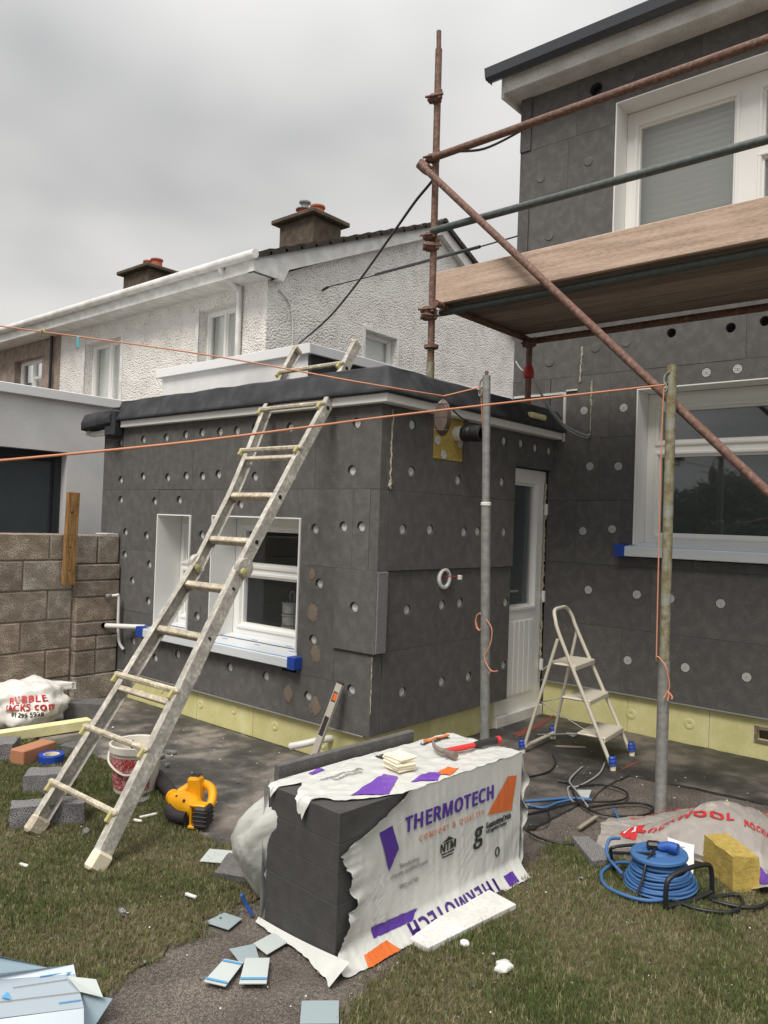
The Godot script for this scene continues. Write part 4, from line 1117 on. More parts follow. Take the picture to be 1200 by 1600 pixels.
# ---------------------------------------------------------------- boundary wall of blocks
func build_block_wall() -> void:
	rng.seed = 303
	var a := thing("block_wall", "weathered brown concrete block wall along the boundary with a pier", "wall", V(-6.55, 0, -1.5))
	var o := V(6.55, 0, 1.5)
	box_part("mortar", o + V(-6.64, 0, -3.85), o + V(-6.460, 1.44, 3.0), M.mortar, a)
	box_part("mortar", o + V(-6.46, 0, -3.80), o + V(-6.411, 1.18, -3.445), M.mortar, a)
	var ys := [0.0, 0.225, 0.47, 0.725, 0.98, 1.235, 1.465]
	for k in 6:
		var z := -3.43 + (0.0 if k % 2 == 0 else 0.22)
		var spans := [] if k % 2 == 0 else [[-3.43, -3.21]]
		while z < 2.9:
			spans.append([z, z + 0.44]); z += 0.44
		for s in spans:
			block(a, o, -6.655, -6.45 + rng.randf_range(-0.004, 0.004), ys[k], ys[k + 1], s[0], s[1])
	# pier blocks at the house end
	var py := [[0.0, 0.225], [0.225, 0.44], [0.44, 0.565], [0.565, 0.69], [0.69, 0.91], [0.91, 1.055], [1.055, 1.20], [1.20, 1.46]]
	for k in py.size():
		var cuts: Array = [[-3.852, -3.435]] if k in [0, 3, 5, 6] else [[-3.852, -3.64], [-3.64, -3.435]]
		if k == 4: cuts = [[-3.852, -3.435]]
		var out := -6.40 if k < 7 else -6.43
		for s in cuts: block(a, o, -6.65, out + rng.randf_range(-0.004, 0.004), py[k][0], py[k][1], s[0], s[1])
	box_part("slate_slip", o + V(-6.62, 1.462, -3.84), o + V(-6.44, 1.472, -3.72), M.coping, a)
	# timber post fixed to the wall
	var t := thing("timber_post", "short upright brown timber post fixed to the block wall", "post", V(-6.38, 1.03, -3.36))
	var b := MB.new()
	b.box(Transform3D(Basis(Vector3.RIGHT, -0.02), V(-0.012, 0.395, 0)), V(0.045, 0.80, 0.105), 0.004)
	obj("post", b, M.timber, t)
	for y in [0.12, 0.32, 0.62]:
		var s := MB.new(); s.lathe(Transform3D(Basis(Vector3.BACK, -PI / 2), V(0.0105, y, 0.01)), [Vector2(0.008, -0.002), Vector2(0.008, 0.002), Vector2(0.0005, 0.002)], 8)
		obj("screw", s, M.black_plastic, t)
	# pipes on the wall
	var pp := thing("overflow_pipe", "white plastic overflow pipe sticking out beside the pier", "pipe", V(-6.2, 0.66, -3.8))
	tube_part("pipe", [V(0.22, 0.01, -0.06), V(-0.20, -0.01, 0.10)], 0.022, M.white_plastic, pp, 12)
	var cp := MB.new(); cp.lathe(Transform3D(Basis(V(0, 0, 1).cross(V(-0.42, 0, 0.16)).normalized(), V(-0.42, 0, 0.16).normalized(), V(0, 0, 1)).orthonormalized(), V(-0.17, -0.009, 0.085)), [Vector2(0.022, 0.0), Vector2(0.026, 0.0), Vector2(0.026, 0.035), Vector2(0.015, 0.035)], 12)
	obj("socket", cp, M.grey_plastic, pp)
	var tp := thing("garden_tap_pipe", "thin white bent water pipe on the block pier", "pipe", V(-6.38, 0.44, -3.8))
	tube_part("pipe", curve([V(0.0, 0.47, 0.08), V(0.04, 0.48, 0.02), V(0.045, 0.46, -0.005), V(0.045, 0.2, -0.01), V(0.06, 0.06, -0.02), V(0.10, 0.0, -0.04)], 5), 0.013, M.white_plastic, tp, 8)
	var tb := MB.new(); tb.box(Transform3D(Basis(), V(0.012, 0.475, 0.075)), V(0.05, 0.035, 0.05), 0.008)
	obj("tap_body", tb, M.galvanised, tp)

func block(parent: Node, o: Vector3, x0: float, x1: float, y0: float, y1: float, z0: float, z1: float) -> void:
	var b := MB.new()
	var g := 0.0045
	b.bx(o + V(x0, y0 + g, z0 + g), o + V(x1, y1 - g, z1 - g), 0.009)
	obj("block", b, M["block_%d" % (rng.randi() % 4)], parent)

# ---------------------------------------------------------------- scaffold
func coupler(parent: Node, at: Vector3, turn: float, m: Material) -> void:
	var b := MB.new()
	var x := Transform3D(Basis(Vector3.UP, turn), at)
	b.box(x * Transform3D(Basis(), V(0, 0, 0.0)), V(0.075, 0.055, 0.08), 0.010)
	b.box(x * Transform3D(Basis(), V(0.045, 0.01, 0.03)), V(0.03, 0.075, 0.035), 0.006)
	b.box(x * Transform3D(Basis(), V(-0.045, -0.008, 0.0)), V(0.025, 0.03, 0.06), 0.006)
	b.tube([x * V(-0.065, 0.0, 0.045), x * V(0.075, 0.0, 0.045)], 0.009, 6)
	obj("coupler", b, m, parent)
func build_scaffold() -> void:
	var a := thing("scaffold", "rusty tube scaffold with board platform in front of the upper window", "scaffold", V(-2, 0, -5.1))
	var o := V(2, 0, 5.1)
	var X := -3.53
	tube_part("standard", [o + V(X + 0.02, 2.56, -4.6), o + V(X - 0.005, 5.22, -4.6)], 0.026, M.rust, a, 12)
	tube_part("standard_spigot", [o + V(X - 0.005, 5.22, -4.6), o + V(X - 0.01, 5.36, -4.6)], 0.019, M.rust, a, 10)
	tube_part("jack_thread", [o + V(X + 0.018, 2.555, -4.6), o + V(X + 0.018, 2.86, -4.6)], 0.030, M.mossy_steel, a, 12)
	tube_part("standard", [o + V(-3.32, 2.56, -5.7), o + V(-3.32, 3.24, -5.7)], 0.026, M.rust, a, 12)
	tube_part("standard", [o + V(0.9, 0.0, -4.6), o + V(0.9, 5.2, -4.6)], 0.026, M.rust, a, 12)
	tube_part("standard", [o + V(0.9, 0.0, -5.72), o + V(0.9, 3.3, -5.72)], 0.026, M.rust, a, 12)
	box_part("sole_pad", o + V(-3.45, 2.556, -5.82), o + V(-3.20, 2.60, -5.58), M.pale_xps, a, 0.01)
	var rl := MB.new(); rl.lathe(Transform3D(Basis(), o + V(-3.32, 2.95, -5.7)), [Vector2(0.02, -0.05), Vector2(0.042, -0.04), Vector2(0.046, 0.0), Vector2(0.038, 0.04), Vector2(0.03, 0.06)], 10)
	obj("jack_collar", rl, M.red_plastic, a)
	tube_part("guard_rail", [o + V(-3.50, 4.372, -4.545), o + V(1.1, 4.40, -4.545)], 0.027, M.rust, a, 12)
	tube_part("guard_rail", [o + V(-3.50, 3.822, -4.545), o + V(1.1, 3.832, -4.545)], 0.026, M.scaffold_steel, a, 12)
	tube_part("ledger", [o + V(-3.48, 3.238, -4.66), o + V(1.1, 3.26, -4.66)], 0.028, M.scaffold_steel, a, 12)
	tube_part("ledger", [o + V(-3.40, 3.225, -5.75), o + V(1.1, 3.24, -5.75)], 0.028, M.rust, a, 12)
	tube_part("transom", [o + V(-3.41, 3.262, -4.5), o + V(-3.39, 3.258, -5.86)], 0.026, M.rust, a, 12)
	tube_part("transom", [o + V(0.4, 3.262, -4.5), o + V(0.4, 3.258, -5.86)], 0.026, M.rust, a, 12)
	var d := V(-3.60, 4.335, -4.50); var e := V(0.74, 0.02, -4.50)
	tube_part("brace", [o + d, o + e], 0.0255, M.rust, a, 12)
	rng.seed = 44
	for k in 5:
		var b := MB.new()
		var z := -4.72 - k * 0.232
		b.box(Transform3D(Basis(Vector3.RIGHT, rng.randf_range(-0.01, 0.01)), o + V(-1.2, 3.31 + rng.randf_range(0, 0.006), z)), V(4.5, 0.038, 0.225), 0.004)
		obj("plank", b, M["scaffold_board_%d" % (k % 3)], a)
	var tb := MB.new()
	tb.box(Transform3D(Basis(Vector3.BACK, 0.004), o + V(-1.19, 3.405, -4.585)), V(4.55, 0.235, 0.038), 0.004)
	obj("toe_board", tb, M.toe_board, a)
	for c in [[4.835, 0.3], [4.385, 0.2], [3.80, 0.2], [3.72, 0.8], [3.245, 0.3], [3.20, 0.9]]: coupler(a, o + V(X, c[0], -4.575), c[1], M.rust)
	var cl := MB.new(); cl.lathe(Transform3D(Basis(), o + V(X + 0.018, 2.975, -4.6)), [Vector2(0.026, -0.015), Vector2(0.055, -0.012), Vector2(0.055, 0.012), Vector2(0.026, 0.015)], 8)
	obj("jack_nut", cl, M.rust, a)
	var be := MB.new(); be.box(Transform3D(Basis(Vector3.BACK, -0.78), o + V(-3.585, 4.32, -4.535)), V(0.11, 0.075, 0.075), 0.012)
	obj("coupler", be, M.rust, a)
	coupler(a, o + V(-3.32, 3.19, -5.7), 0.4, M.rust)
	# cables
	var cb := MB.new()
	cb.tube(curve([on_x(822, 200, -3.78), V(-3.70, 4.87, -5.5), V(-3.56, 4.47, -4.68), V(-3.57, 4.30, -4.66), on_z(648, 316, -4.8), on_z(610, 370, -5.1), on_z(560, 440, -5.7), on_z(515, 495, -6.2), on_z(472, 533, -6.5), on_z(466, 538, -6.6)], 8), 0.011, 8)
	solo("service_cable", "black cable looping from scaffold pole down to the white coping", "cable", cb, M.black_plastic)
	var cc := MB.new()
	cc.tube(curve([V(-8.70, 5.35, -8.67), V(-6.5, 5.08, -8.0), V(-3.72, 4.9, -7.4)], 8), 0.009, 6)
	solo("overhead_wire", "thin dark overhead wire fixed to the white gable wall", "wire", cc, M.black_plastic)
	var cs := MB.new()
	cs.tube([V(-7.35, 5.19, -8.26), V(-5.2, 4.985, -7.70)], 0.02, 6)
	solo("wire_sleeve", "black sleeve slipped over the overhead wire by the white gable", "sleeve", cs, M.black_plastic)
	var ce := MB.new()
	ce.tube(curve([on_z(806, 565, -6.1), on_z(815, 578, -5.95), on_z(832, 588, -5.9), on_z(855, 635, -5.95), on_z(885, 670, -6.05), on_z(915, 684, -6.13), V(-2.995, 2.47, -6.19)], 6), 0.008, 6)
	solo("grey_cable", "lower of two pale grey cables, coming from behind the jack post", "cable", ce, M.grey_plastic, "pale cables drooping to the wall")
	var cf := MB.new()
	cf.tube(curve([on_z(830, 585, -5.88), on_z(850, 622, -5.9), on_z(880, 662, -6.0), on_z(915, 680, -6.12), V(-2.99, 2.475, -6.19)], 6), 0.008, 6)
	solo("grey_cable", "upper of two pale grey cables drooping into a hole in the wall", "cable", cf, M.grey_plastic, "pale cables drooping to the wall")

func more_materials() -> void:
	var tw := tex(256, 91, [["s", 60, 3, 0.7], ["s", 8, 3, 0.4]], [[0.2, C8(146, 122, 52)], [0.5, C8(182, 158, 82)], [0.8, C8(204, 182, 108)]])
	mat("wool", Color.WHITE, 0.95, {"t": tw, "s": 0.3, "bump": 0.6})
	mat("red_plastic", C8(176, 44, 44), 0.5)
	mat("adhesive", C8(122, 110, 97), 0.95)
	mat("blind", C8(226, 228, 222), 0.8)
	mat("gutter_grey", C8(74, 77, 84), 0.45)
	var tl := tex(512, 93, [["s", 90, 3, 0.2], ["s", 26, 4, 0.5], ["s", 6, 3, 0.5]], [[0.25, C8(150, 146, 138)], [0.45, C8(172, 168, 160)], [0.58, C8(186, 182, 172)], [0.68, C8(208, 204, 194)], [0.8, C8(226, 222, 212)]])
	mat("ladder_alloy", Color.WHITE, 0.7, {"t": tl, "s": 0.8, "bump": 0.25, "metal": 0.15})
	mat("ladder_rung", Color(1.06, 1.03, 0.97), 0.75, {"t": tl, "s": 0.6, "bump": 0.3, "metal": 0.1})
	var tf := tex(256, 103, [["s", 70, 3, 0.7], ["s", 5, 4, 0.3]], [[0.25, C8(60, 59, 59)], [0.55, C8(70, 69, 68)], [0.8, C8(84, 82, 80)]])
	mat("graphite_fresh", Color.WHITE, 0.75, {"t": tf, "s": 0.5})
	mat("yellow_plastic", C8(178, 170, 118), 0.6)
	mat("beige_steel", C8(202, 196, 180), 0.5)
	mat("film_white", C8(208, 209, 205), 0.30, {"back": Color(0.3, 0.3, 0.3)})
	mat("purple_print", C8(84, 52, 146), 0.4)
	mat("purple_film", C8(112, 70, 170), 0.4)
	mat("orange_print", C8(214, 108, 48), 0.45)
	mat("salmon_print", C8(196, 132, 104), 0.5)
	mat("black_print", C8(52, 52, 50), 0.5)
	mat("grey_print", C8(150, 150, 146), 0.5)
	mat("red_print", C8(196, 52, 56), 0.5)
	mat("cream_pad", C8(236, 226, 200), 0.8)
	mat("hammer_steel", C8(140, 128, 118), 0.55, {"metal": 0.5})
	mat("hammer_red", C8(214, 62, 62), 0.45)
	mat("card_grey", C8(150, 164, 168), 0.35)
	mat("card_white", C8(188, 196, 194), 0.4)
	mat("sheet_metal", C8(166, 178, 188), 0.3, {"metal": 0.1})
	mat("sheet_back", C8(128, 148, 160), 0.35)
	mat("tool_yellow", C8(240, 170, 24), 0.42)
	mat("tool_black", C8(48, 44, 46), 0.6)
	mat("reel_blue", C8(62, 104, 156), 0.6)
	mat("plug_blue", C8(44, 88, 168), 0.5)
	mat("bucket_white", C8(214, 210, 198), 0.5)
	var tr := tex(256, 97, [["s", 40, 3, 0.6], ["s", 10, 3, 0.4]], [[0.3, C8(150, 52, 60)], [0.52, C8(172, 76, 82)], [0.62, C8(206, 186, 180)], [0.8, C8(216, 210, 200)]])
	mat("bucket_print", Color.WHITE, 0.55, {"t": tr, "s": 0.3, "world": false})
	mat("clear_wrap", C8(198, 192, 186), 0.2, {"alpha": 0.5})
	mat("brick_clay", C8(176, 122, 92), 0.85)
	mat("rubber_blue", C8(40, 74, 160), 0.5)
	mat("wood_offcut", C8(150, 138, 122), 0.85)
	mat("hedge_leaf", C8(58, 74, 40), 0.7, {"back": Color(0.1, 0.14, 0.05)})
	mat("hill_green", C8(84, 92, 66), 0.95)
	mat("bark", C8(78, 66, 54), 0.95)
	mat("lamp_brown", C8(78, 62, 54), 0.35, {"coat": 0.4})
	mat("peg_turquoise", C8(96, 182, 190), 0.4)
	mat("lamp_glass", C8(92, 76, 68), 0.12, {"coat": 0.6})
	mat("level_silver", C8(196, 190, 178), 0.4, {"metal": 0.3})
	mat("vial_green", C8(120, 150, 60), 0.3)
	mat("sack_white", C8(222, 220, 214), 0.4)
	mat("orange_spray", C8(124, 66, 56), 0.85)

func build_objects() -> void:
	make_ladder()
	make_stepladder()
	make_lines()
	make_pack()
	make_pack_things()
	make_left_things()
	make_right_things()
	make_cards()

func make_ladder() -> void:
	var a := thing("ladder", "paint splashed folding aluminium ladder leaning on the felt roof edge", "ladder", V(-3.6, 0.012, -1.9))
	var o := V(3.6, -0.012, 1.9)
	# a point of the ladder: height up it and x; z follows from the slope
	var P := func(x: float, y: float, off: float) -> Vector3: return o + V(x, y + off * 0.609, -1.898 - y * 0.767 + off * 0.793)
	var lx := [[0.03, -3.90], [0.72, -3.945], [1.35, -3.99], [1.80, -4.115], [2.11, -4.235], [2.43, -4.375], [2.99, -4.53]]
	var rx := [[0.03, -3.30], [0.72, -3.445], [1.35, -3.59], [1.80, -3.665], [2.11, -3.715], [2.43, -3.755], [2.95, -3.87]]
	var nrm := V(0, 0.609, 0.793)
	for side in 2:
		var pts: Array = lx if side == 0 else rx
		var sg := 1.0 if side == 0 else -1.0   # the open side of the channel faces the rungs
		for seg in [[0, 2], [2, 6]]:
			var b := MB.new()
			for k in range(seg[0], seg[1]):
				var p: Vector3 = P.call(pts[k][1], pts[k][0], 0.0); var q: Vector3 = P.call(pts[k + 1][1], pts[k + 1][0], 0.0)
				var w := 0.042 if seg[0] == 0 else 0.036
				var d := 0.082 if seg[0] == 0 else 0.074
				var along := (q - p).normalized()
				p -= along * 0.004; q += along * 0.004
				b.bar(p - V(sg * w * 0.5, 0, 0), q - V(sg * w * 0.5, 0, 0), 0.008, d, nrm, 0.002)
				for f in [-1.0, 1.0]:
					b.bar(p + nrm * (d * 0.5 - 0.004) * f, q + nrm * (d * 0.5 - 0.004) * f, w, 0.008, nrm, 0.002)
			obj("stile", b, M.ladder_alloy, a)
		# foot and top cap
		var fb := MB.new()
		fb.box(Transform3D(Basis(V(1, 0, 0), V(0, 0.793, -0.609), nrm), P.call(pts[0][1], 0.045, 0.0)), V(0.058, 0.09, 0.10), 0.012)
		obj("foot", fb, M.cream_pad if side == 1 else M.ladder_rung, a)
		var tc := MB.new()
		tc.box(Transform3D(Basis(V(1, 0, 0), V(0, 0.793, -0.609), nrm), P.call(pts[6][1], pts[6][0], 0.0)), V(0.05, 0.05, 0.09), 0.014)
		obj("end_cap", tc, M.ladder_rung, a)
		# hinge
		var h := MB.new()
		var c: Vector3 = P.call(pts[2][1] - sg * 0.024, 1.36, 0.0)
		h.lathe(Transform3D(Basis(Vector3.BACK, PI / 2), c), [Vector2(0.001, -0.022), Vector2(0.055, -0.022), Vector2(0.058, -0.018), Vector2(0.058, 0.018), Vector2(0.055, 0.022), Vector2(0.03, 0.024), Vector2(0.028, 0.034), Vector2(0.001, 0.034)], 18)
		var ho := obj("hinge", h, M.ladder_alloy, a)
		var kb := MB.new()
		kb.lathe(Transform3D(Basis(Vector3.BACK, -PI / 2), c + V(0.032, -0.02, 0.03)), [Vector2(0.001, 0.0), Vector2(0.022, 0.0), Vector2(0.022, 0.02), Vector2(0.001, 0.024)], 10)
		obj("hinge_knob", kb, M.yellow_plastic, ho)
		# rivet holes on the outer side
		for y in [0.98, 1.24, 1.51, 1.79, 2.42, 2.74]:
			var r := MB.new()
			var yy: float = y
			var x := 0.0
			for k in 6:
				if yy >= pts[k][0] and yy <= pts[k + 1][0]: x = lerpf(pts[k][1], pts[k + 1][1], (yy - pts[k][0]) / (pts[k + 1][0] - pts[k][0]))
			r.lathe(Transform3D(Basis(Vector3.BACK, PI / 2 * sg), P.call(x - sg * 0.0225, yy, 0.0)), [Vector2(0.014, 0.0), Vector2(0.014, 0.003), Vector2(0.001, 0.003)], 10)
			obj("rivet", r, M.black_plastic, a)
	var rungs := [[-3.93, -3.34, 0.21, 1], [-3.955, -3.39, 0.46, 1], [-3.985, -3.44, 0.715, 2], [-3.99, -3.52, 0.98, 0], [-4.0, -3.56, 1.235, 0], [-4.04, -3.62, 1.505, 0], [-4.12, -3.665, 1.79, 0], [-4.26, -3.70, 2.095, 2], [-4.37, -3.76, 2.42, 1], [-4.47, -3.83, 2.745, 1]]
	for r in rungs:
		var off := 0.0 if r[3] == 0 else 0.045
		var x0: float = r[0]; var x1: float = r[1]; var y: float = r[2]
		var b := MB.new()
		if r[3] == 0:
			b.bar(P.call(x0, y, off), P.call(x1, y, off), 0.052, 0.034, V(0, 0.793, -0.609), 0.006)
			b.bar(P.call(x0, y + 0.012, off + 0.019), P.call(x1, y + 0.012, off + 0.019), 0.012, 0.006, V(0, 0.793, -0.609), 0.002)
		else:
			b.bar(P.call(x0 - 0.03, y, off), P.call(x1 + 0.03, y, off), 0.034, 0.03, V(0, 0.793, -0.609), 0.010)
		obj("rung", b, M.ladder_rung, a)
		if r[3] == 2:
			var s := MB.new()
			s.bar(P.call(x0 + 0.03, y - 0.05, 0.02), P.call(x1 - 0.03, y - 0.05, 0.02), 0.03, 0.03, V(0, 0.793, -0.609), 0.004)
			obj("rung", s, M.ladder_rung, a)
		if r[3] > 0:
			for e in [x0, x1]:
				var k := MB.new()
				k.box(Transform3D(Basis(V(1, 0, 0), V(0, 0.793, -0.609), V(0, 0.609, 0.793)), P.call(e, y - 0.02, off)), V(0.02, 0.055, 0.04), 0.004)
				obj("rung_bracket", k, M.yellow_plastic, a)

func make_stepladder() -> void:
	var a := thing("stepladder", "small cream steel stepladder with three steps and blue taped feet", "stepladder", V(-2.55, 0.01, -5.33))
	var o := V(2.55, -0.01, 5.33)
	var t := 0.012
	var A := o + V(-2.235, t, -5.14); var B := o + V(-2.285, t, -5.58)
	var A1 := o + V(-2.655, 0.88, -5.12); var B1 := o + V(-2.705, 0.88, -5.50)
	tube_part("handle_frame", curve([A, A.lerp(A1, 0.5), A1, o + V(-2.70, 0.99, -5.13), o + V(-2.735, 1.055, -5.18), o + V(-2.755, 1.065, -5.32), o + V(-2.775, 1.055, -5.44), o + V(-2.75, 0.99, -5.49), B1, B.lerp(B1, 0.5), B], 6), 0.0135, M.beige_steel, a, 10)
	var C := o + V(-2.885, t, -5.04); var D := o + V(-2.91, t, -5.55)
	tube_part("rear_leg", [C, o + V(-2.665, 0.86, -5.105)], 0.012, M.beige_steel, a, 10)
	tube_part("rear_leg", [D, o + V(-2.715, 0.90, -5.515)], 0.012, M.beige_steel, a, 10)
	tube_part("rear_crossbar", [C + V(0.02, 0.05, 0), D + V(0.012, 0.05, 0)], 0.014, M.beige_steel, a, 10)
	for k in 3:
		var f: float = [0.225, 0.50, 0.765][k]
		var p := A.lerp(A1, f); var q := B.lerp(B1, f)
		var m := (p + q) * 0.5
		var b := MB.new()
		var dz := q - p
		b.box(Transform3D(Basis(V(1, 0, 0), Vector3.UP, V(0, 0, 1)).rotated(Vector3.UP, 0.10), m + V(-0.075, 0.0, 0)), V(0.21, 0.018, 0.40), 0.008)
		b.box(Transform3D(Basis(Vector3.UP, 0.10), m + V(0.026, -0.012, 0)), V(0.012, 0.035, 0.40), 0.004)
		obj("step", b, M.beige_steel, a)
		tube_part("step_strut", [m + V(-0.16, -0.01, 0.17), o + V(-2.80 + k * 0.01, m.y + 0.012 - 0.06, -5.10)], 0.004, M.galvanised, a, 6)
	tube_part("safety_stay", [o + V(-2.80, 0.40, -5.09), o + V(-2.45, 0.25, -5.13)], 0.004, M.galvanised, a, 6)
	rng.seed = 9
	for p in [A, B, C, D]:
		var fm := MB.new()
		fm.lathe(Transform3D(Basis(), p - V(0, t, 0)), [Vector2(0.001, 0.0), Vector2(0.02, 0.0), Vector2(0.021, 0.035), Vector2(0.012, 0.045)], 10)
		obj("rubber_foot", fm, M.cream_pad, a)
		var tp := MB.new()
		tp.lathe(Transform3D(Basis(Vector3.BACK, 0.15), p + V(0, 0.03, 0)), [Vector2(0.02, 0.0), Vector2(0.027, 0.004), Vector2(0.024, 0.02), Vector2(0.029, 0.026), Vector2(0.025, 0.045), Vector2(0.028, 0.052), Vector2(0.018, 0.066)], 9, Vector2(1.0, 1.2))
		obj("blue_tape", tp, M.rubber_blue, a)

func make_lines() -> void:
	var tl := [V(-2.66, 0, -4.19), V(-2.70, 2.60, -4.12)]
	var tr := [V(-1.64, 0, -4.43), V(-1.648, 2.61, -4.432)]
	var a := thing("washing_line_pole", "plain galvanised washing line pole behind the wrapped insulation pack", "pole", tl[0], 0.0, "washing line poles")
	var o: Vector3 = -tl[0]
	tube_part("lower_tube", [V(0, 0, 0), o + tl[0].lerp(tl[1], 0.69)], 0.030, M.galvanised, a, 14)
	tube_part("upper_tube", [o + tl[0].lerp(tl[1], 0.69), o + tl[1]], 0.025, M.galvanised, a, 14)
	var rg := MB.new(); rg.lathe(Transform3D(Basis(), o + tl[0].lerp(tl[1], 0.69)), [Vector2(0.026, -0.012), Vector2(0.033, -0.01), Vector2(0.033, 0.008), Vector2(0.025, 0.012)], 14)
	obj("joint_ring", rg, M.white_painted, a)
	hook(a, o + tl[1] + V(-0.03, -0.06, 0.01))
	tube_part("cap", [o + tl[1], o + tl[1] + V(0, 0.03, 0)], 0.012, M.rust, a, 8)
	var b := thing("washing_line_pole", "mossy rust streaked washing line pole standing beside the torn wrapping", "pole", tr[0], 0.0, "washing line poles")
	o = -tr[0]
	tube_part("lower_tube", [V(0, 0, 0), o + V(-1.642, 0.92, -4.431)], 0.033, M.galvanised, b, 14)
	tube_part("upper_tube", [o + V(-1.642, 0.92, -4.431), o + tr[1]], 0.028, M.mossy_steel, b, 14)
	hook(b, o + tr[1] + V(-0.02, -0.09, 0.03))
	# lines
	var c := MB.new()
	c.tube([V(-6.445, 1.21, 1.80), on_z(-70, 726, -1.25)], 0.0052, 8)
	c.tube(curve([on_z(-70, 726, -1.25), on_z(300, 690, -1.9), V(-2.45, 2.215, -3.1), tr[1] + V(-0.03, -0.115, 0.035)], 10), 0.0052, 8)
	c.tube(curve([tr[1] + V(-0.03, -0.115, 0.035), tr[1] + V(-0.035, -0.6, 0.032), tr[0] + V(-0.036, 0.92, 0.030)], 6), 0.004, 6)
	c.tube(curve([tr[0] + V(-0.036, 0.92, 0.03), tr[0] + V(-0.02, 0.95, 0.05), tr[0] + V(0.03, 0.90, 0.06), tr[0] + V(0.05, 0.80, 0.05), tr[0] + V(0.04, 0.76, 0.05)], 6), 0.004, 6)
	for k in 3: c.tube(curve([tr[0] + V(0.04, 0.765, 0.05), tr[0] + V(0.03 + k * 0.018, 0.74, 0.05), tr[0] + V(0.022 + k * 0.022, 0.725 - (k % 2) * 0.012, 0.055)], 3), 0.005, 6)
	solo("washing_line", "lower orange washing line tied to the mossy pole", "line", c, M.orange_cord)
	var d := MB.new()
	var hung := on_x(693, 619, -2.86)
	d.tube([V(-12.1, 3.97, 1.1), on_z(-70, 500, -2.1)], 0.0045, 8)
	d.tube(curve([on_z(-70, 500, -2.1), on_z(300, 551, -2.9), on_x(560, 597, -2.95), hung], 10), 0.0045, 8)
	d.tube([hung, tl[1] + V(-0.035, -0.07, 0.01)], 0.0045, 8)
	d.tube(curve([tl[1] + V(-0.035, -0.07, 0.01), tl[0] + V(-0.055, 1.9, 0.03), tl[0] + V(-0.04, 1.13, 0.034)], 6), 0.0035, 6)
	var l := []
	for k in 25:
		var g := k / 24.0 * TAU * 3
		l.append(tl[0] + V(-0.045 + sin(g) * 0.03, 1.05 + cos(g) * 0.055, 0.038 + k * 0.0006))
	d.tube(l, 0.004, 6)
	d.tube(curve([tl[0] + V(-0.02, 1.09, 0.05), tl[0] + V(0.045, 1.02, 0.05), tl[0] + V(0.04, 0.92, 0.05), tl[0] + V(0.0, 0.83, 0.05), tl[0] + V(0.05, 0.76, 0.05), tl[0] + V(0.10, 0.765, 0.05)], 6), 0.004, 6)
	d.tube([tl[0] + V(0.05, 0.76, 0.05), tl[0] + V(0.035, 0.735, 0.05)], 0.004, 6)
	solo("washing_line", "upper orange washing line tied to the plain galvanised pole", "line", d, M.orange_cord)
	# pegs on the upper line
	var pc := on_z(122, 528, -2.48)
	var e := thing("clothes_peg", "turquoise plastic clothes peg hanging on the upper orange line", "peg", pc)
	for s in [-1.0, 1.0]:
		var m := MB.new()
		m.box(Transform3D(Basis(Vector3.BACK, s * 0.10), V(s * 0.006, -0.028, 0)), V(0.009, 0.078, 0.012), 0.003)
		obj("peg_half", m, M.peg_turquoise, e)
	var pk := on_z(68, 518, -2.4)
	var f := thing("line_knot", "yellow cord knotted round the upper orange line", "knot", pk)
	var kb := MB.new()
	kb.tube(curve([V(-0.03, -0.012, 0), V(0.0, 0.012, 0.006), V(0.02, -0.01, 0.0), V(-0.005, 0.0, -0.006), V(0.03, 0.012, 0)], 5), 0.006, 6)
	obj("cord", kb, M.yellow_plastic, f)
	# oval bulkhead lamp hung from the line by its cable
	var q := hung
	var g := thing("bulkhead_lamp", "brown oval bulkhead lamp hanging from the upper orange line", "lamp", q + V(0, -0.262, 0), deg_to_rad(22))
	g.scale = V(0.77, 0.77, 0.77)
	var hb := func(r: float, dep: float, m: String, nm: String) -> void:
		var mm := MB.new()
		mm.lathe(Transform3D(Basis(Vector3.RIGHT, PI / 2).scaled(V(1, 1.0, 1)), V(0, 0.165, dep)), [Vector2(0.001, -0.02), Vector2(r * 0.9, -0.02), Vector2(r, -0.01), Vector2(r, 0.015), Vector2(r * 0.9, 0.03), Vector2(0.001, 0.034)], 24, Vector2(0.58, 1.28))
		obj(nm, mm, M[m], g)
	hb.call(0.115, 0.0, "lamp_brown", "base"); hb.call(0.10, 0.035, "lamp_glass", "glass_cover")
	for y in [0.06, 0.165, 0.27]:
		var gb := MB.new(); gb.bar(V(-0.06, y, 0.066), V(0.06, y, 0.066), 0.008, 0.006, Vector3.UP, 0.002)
		obj("guard_bar", gb, M.lamp_brown, g)
	tube_part("hanger", [V(0, 0.30, 0), V(0, 0.34, 0)], 0.008, M.lamp_brown, g, 6)
	tube_part("cable", curve([V(0, 0.31, -0.01), V(0.10, 0.20, -0.14), V(0.12, 0.19, -0.40)], 6), 0.006, M.black_plastic, g, 6)

func hook(parent: Node, at: Vector3) -> void:
	tube_part("hook", curve([at + V(0.02, 0.05, 0), at + V(-0.005, 0.03, 0), at + V(-0.012, 0.0, 0), at + V(-0.004, -0.02, 0), at + V(0.01, -0.012, 0)], 4), 0.006, M.galvanised, parent, 6)
	var b := MB.new()
	var p := []
	for k in 13: p.append(at + V(-0.005 + cos(TAU * k / 12) * 0.012, -0.045 + sin(TAU * k / 12) * 0.022, 0.0))
	b.tube(p, 0.005, 6)
	obj("link", b, M.galvanised, parent)

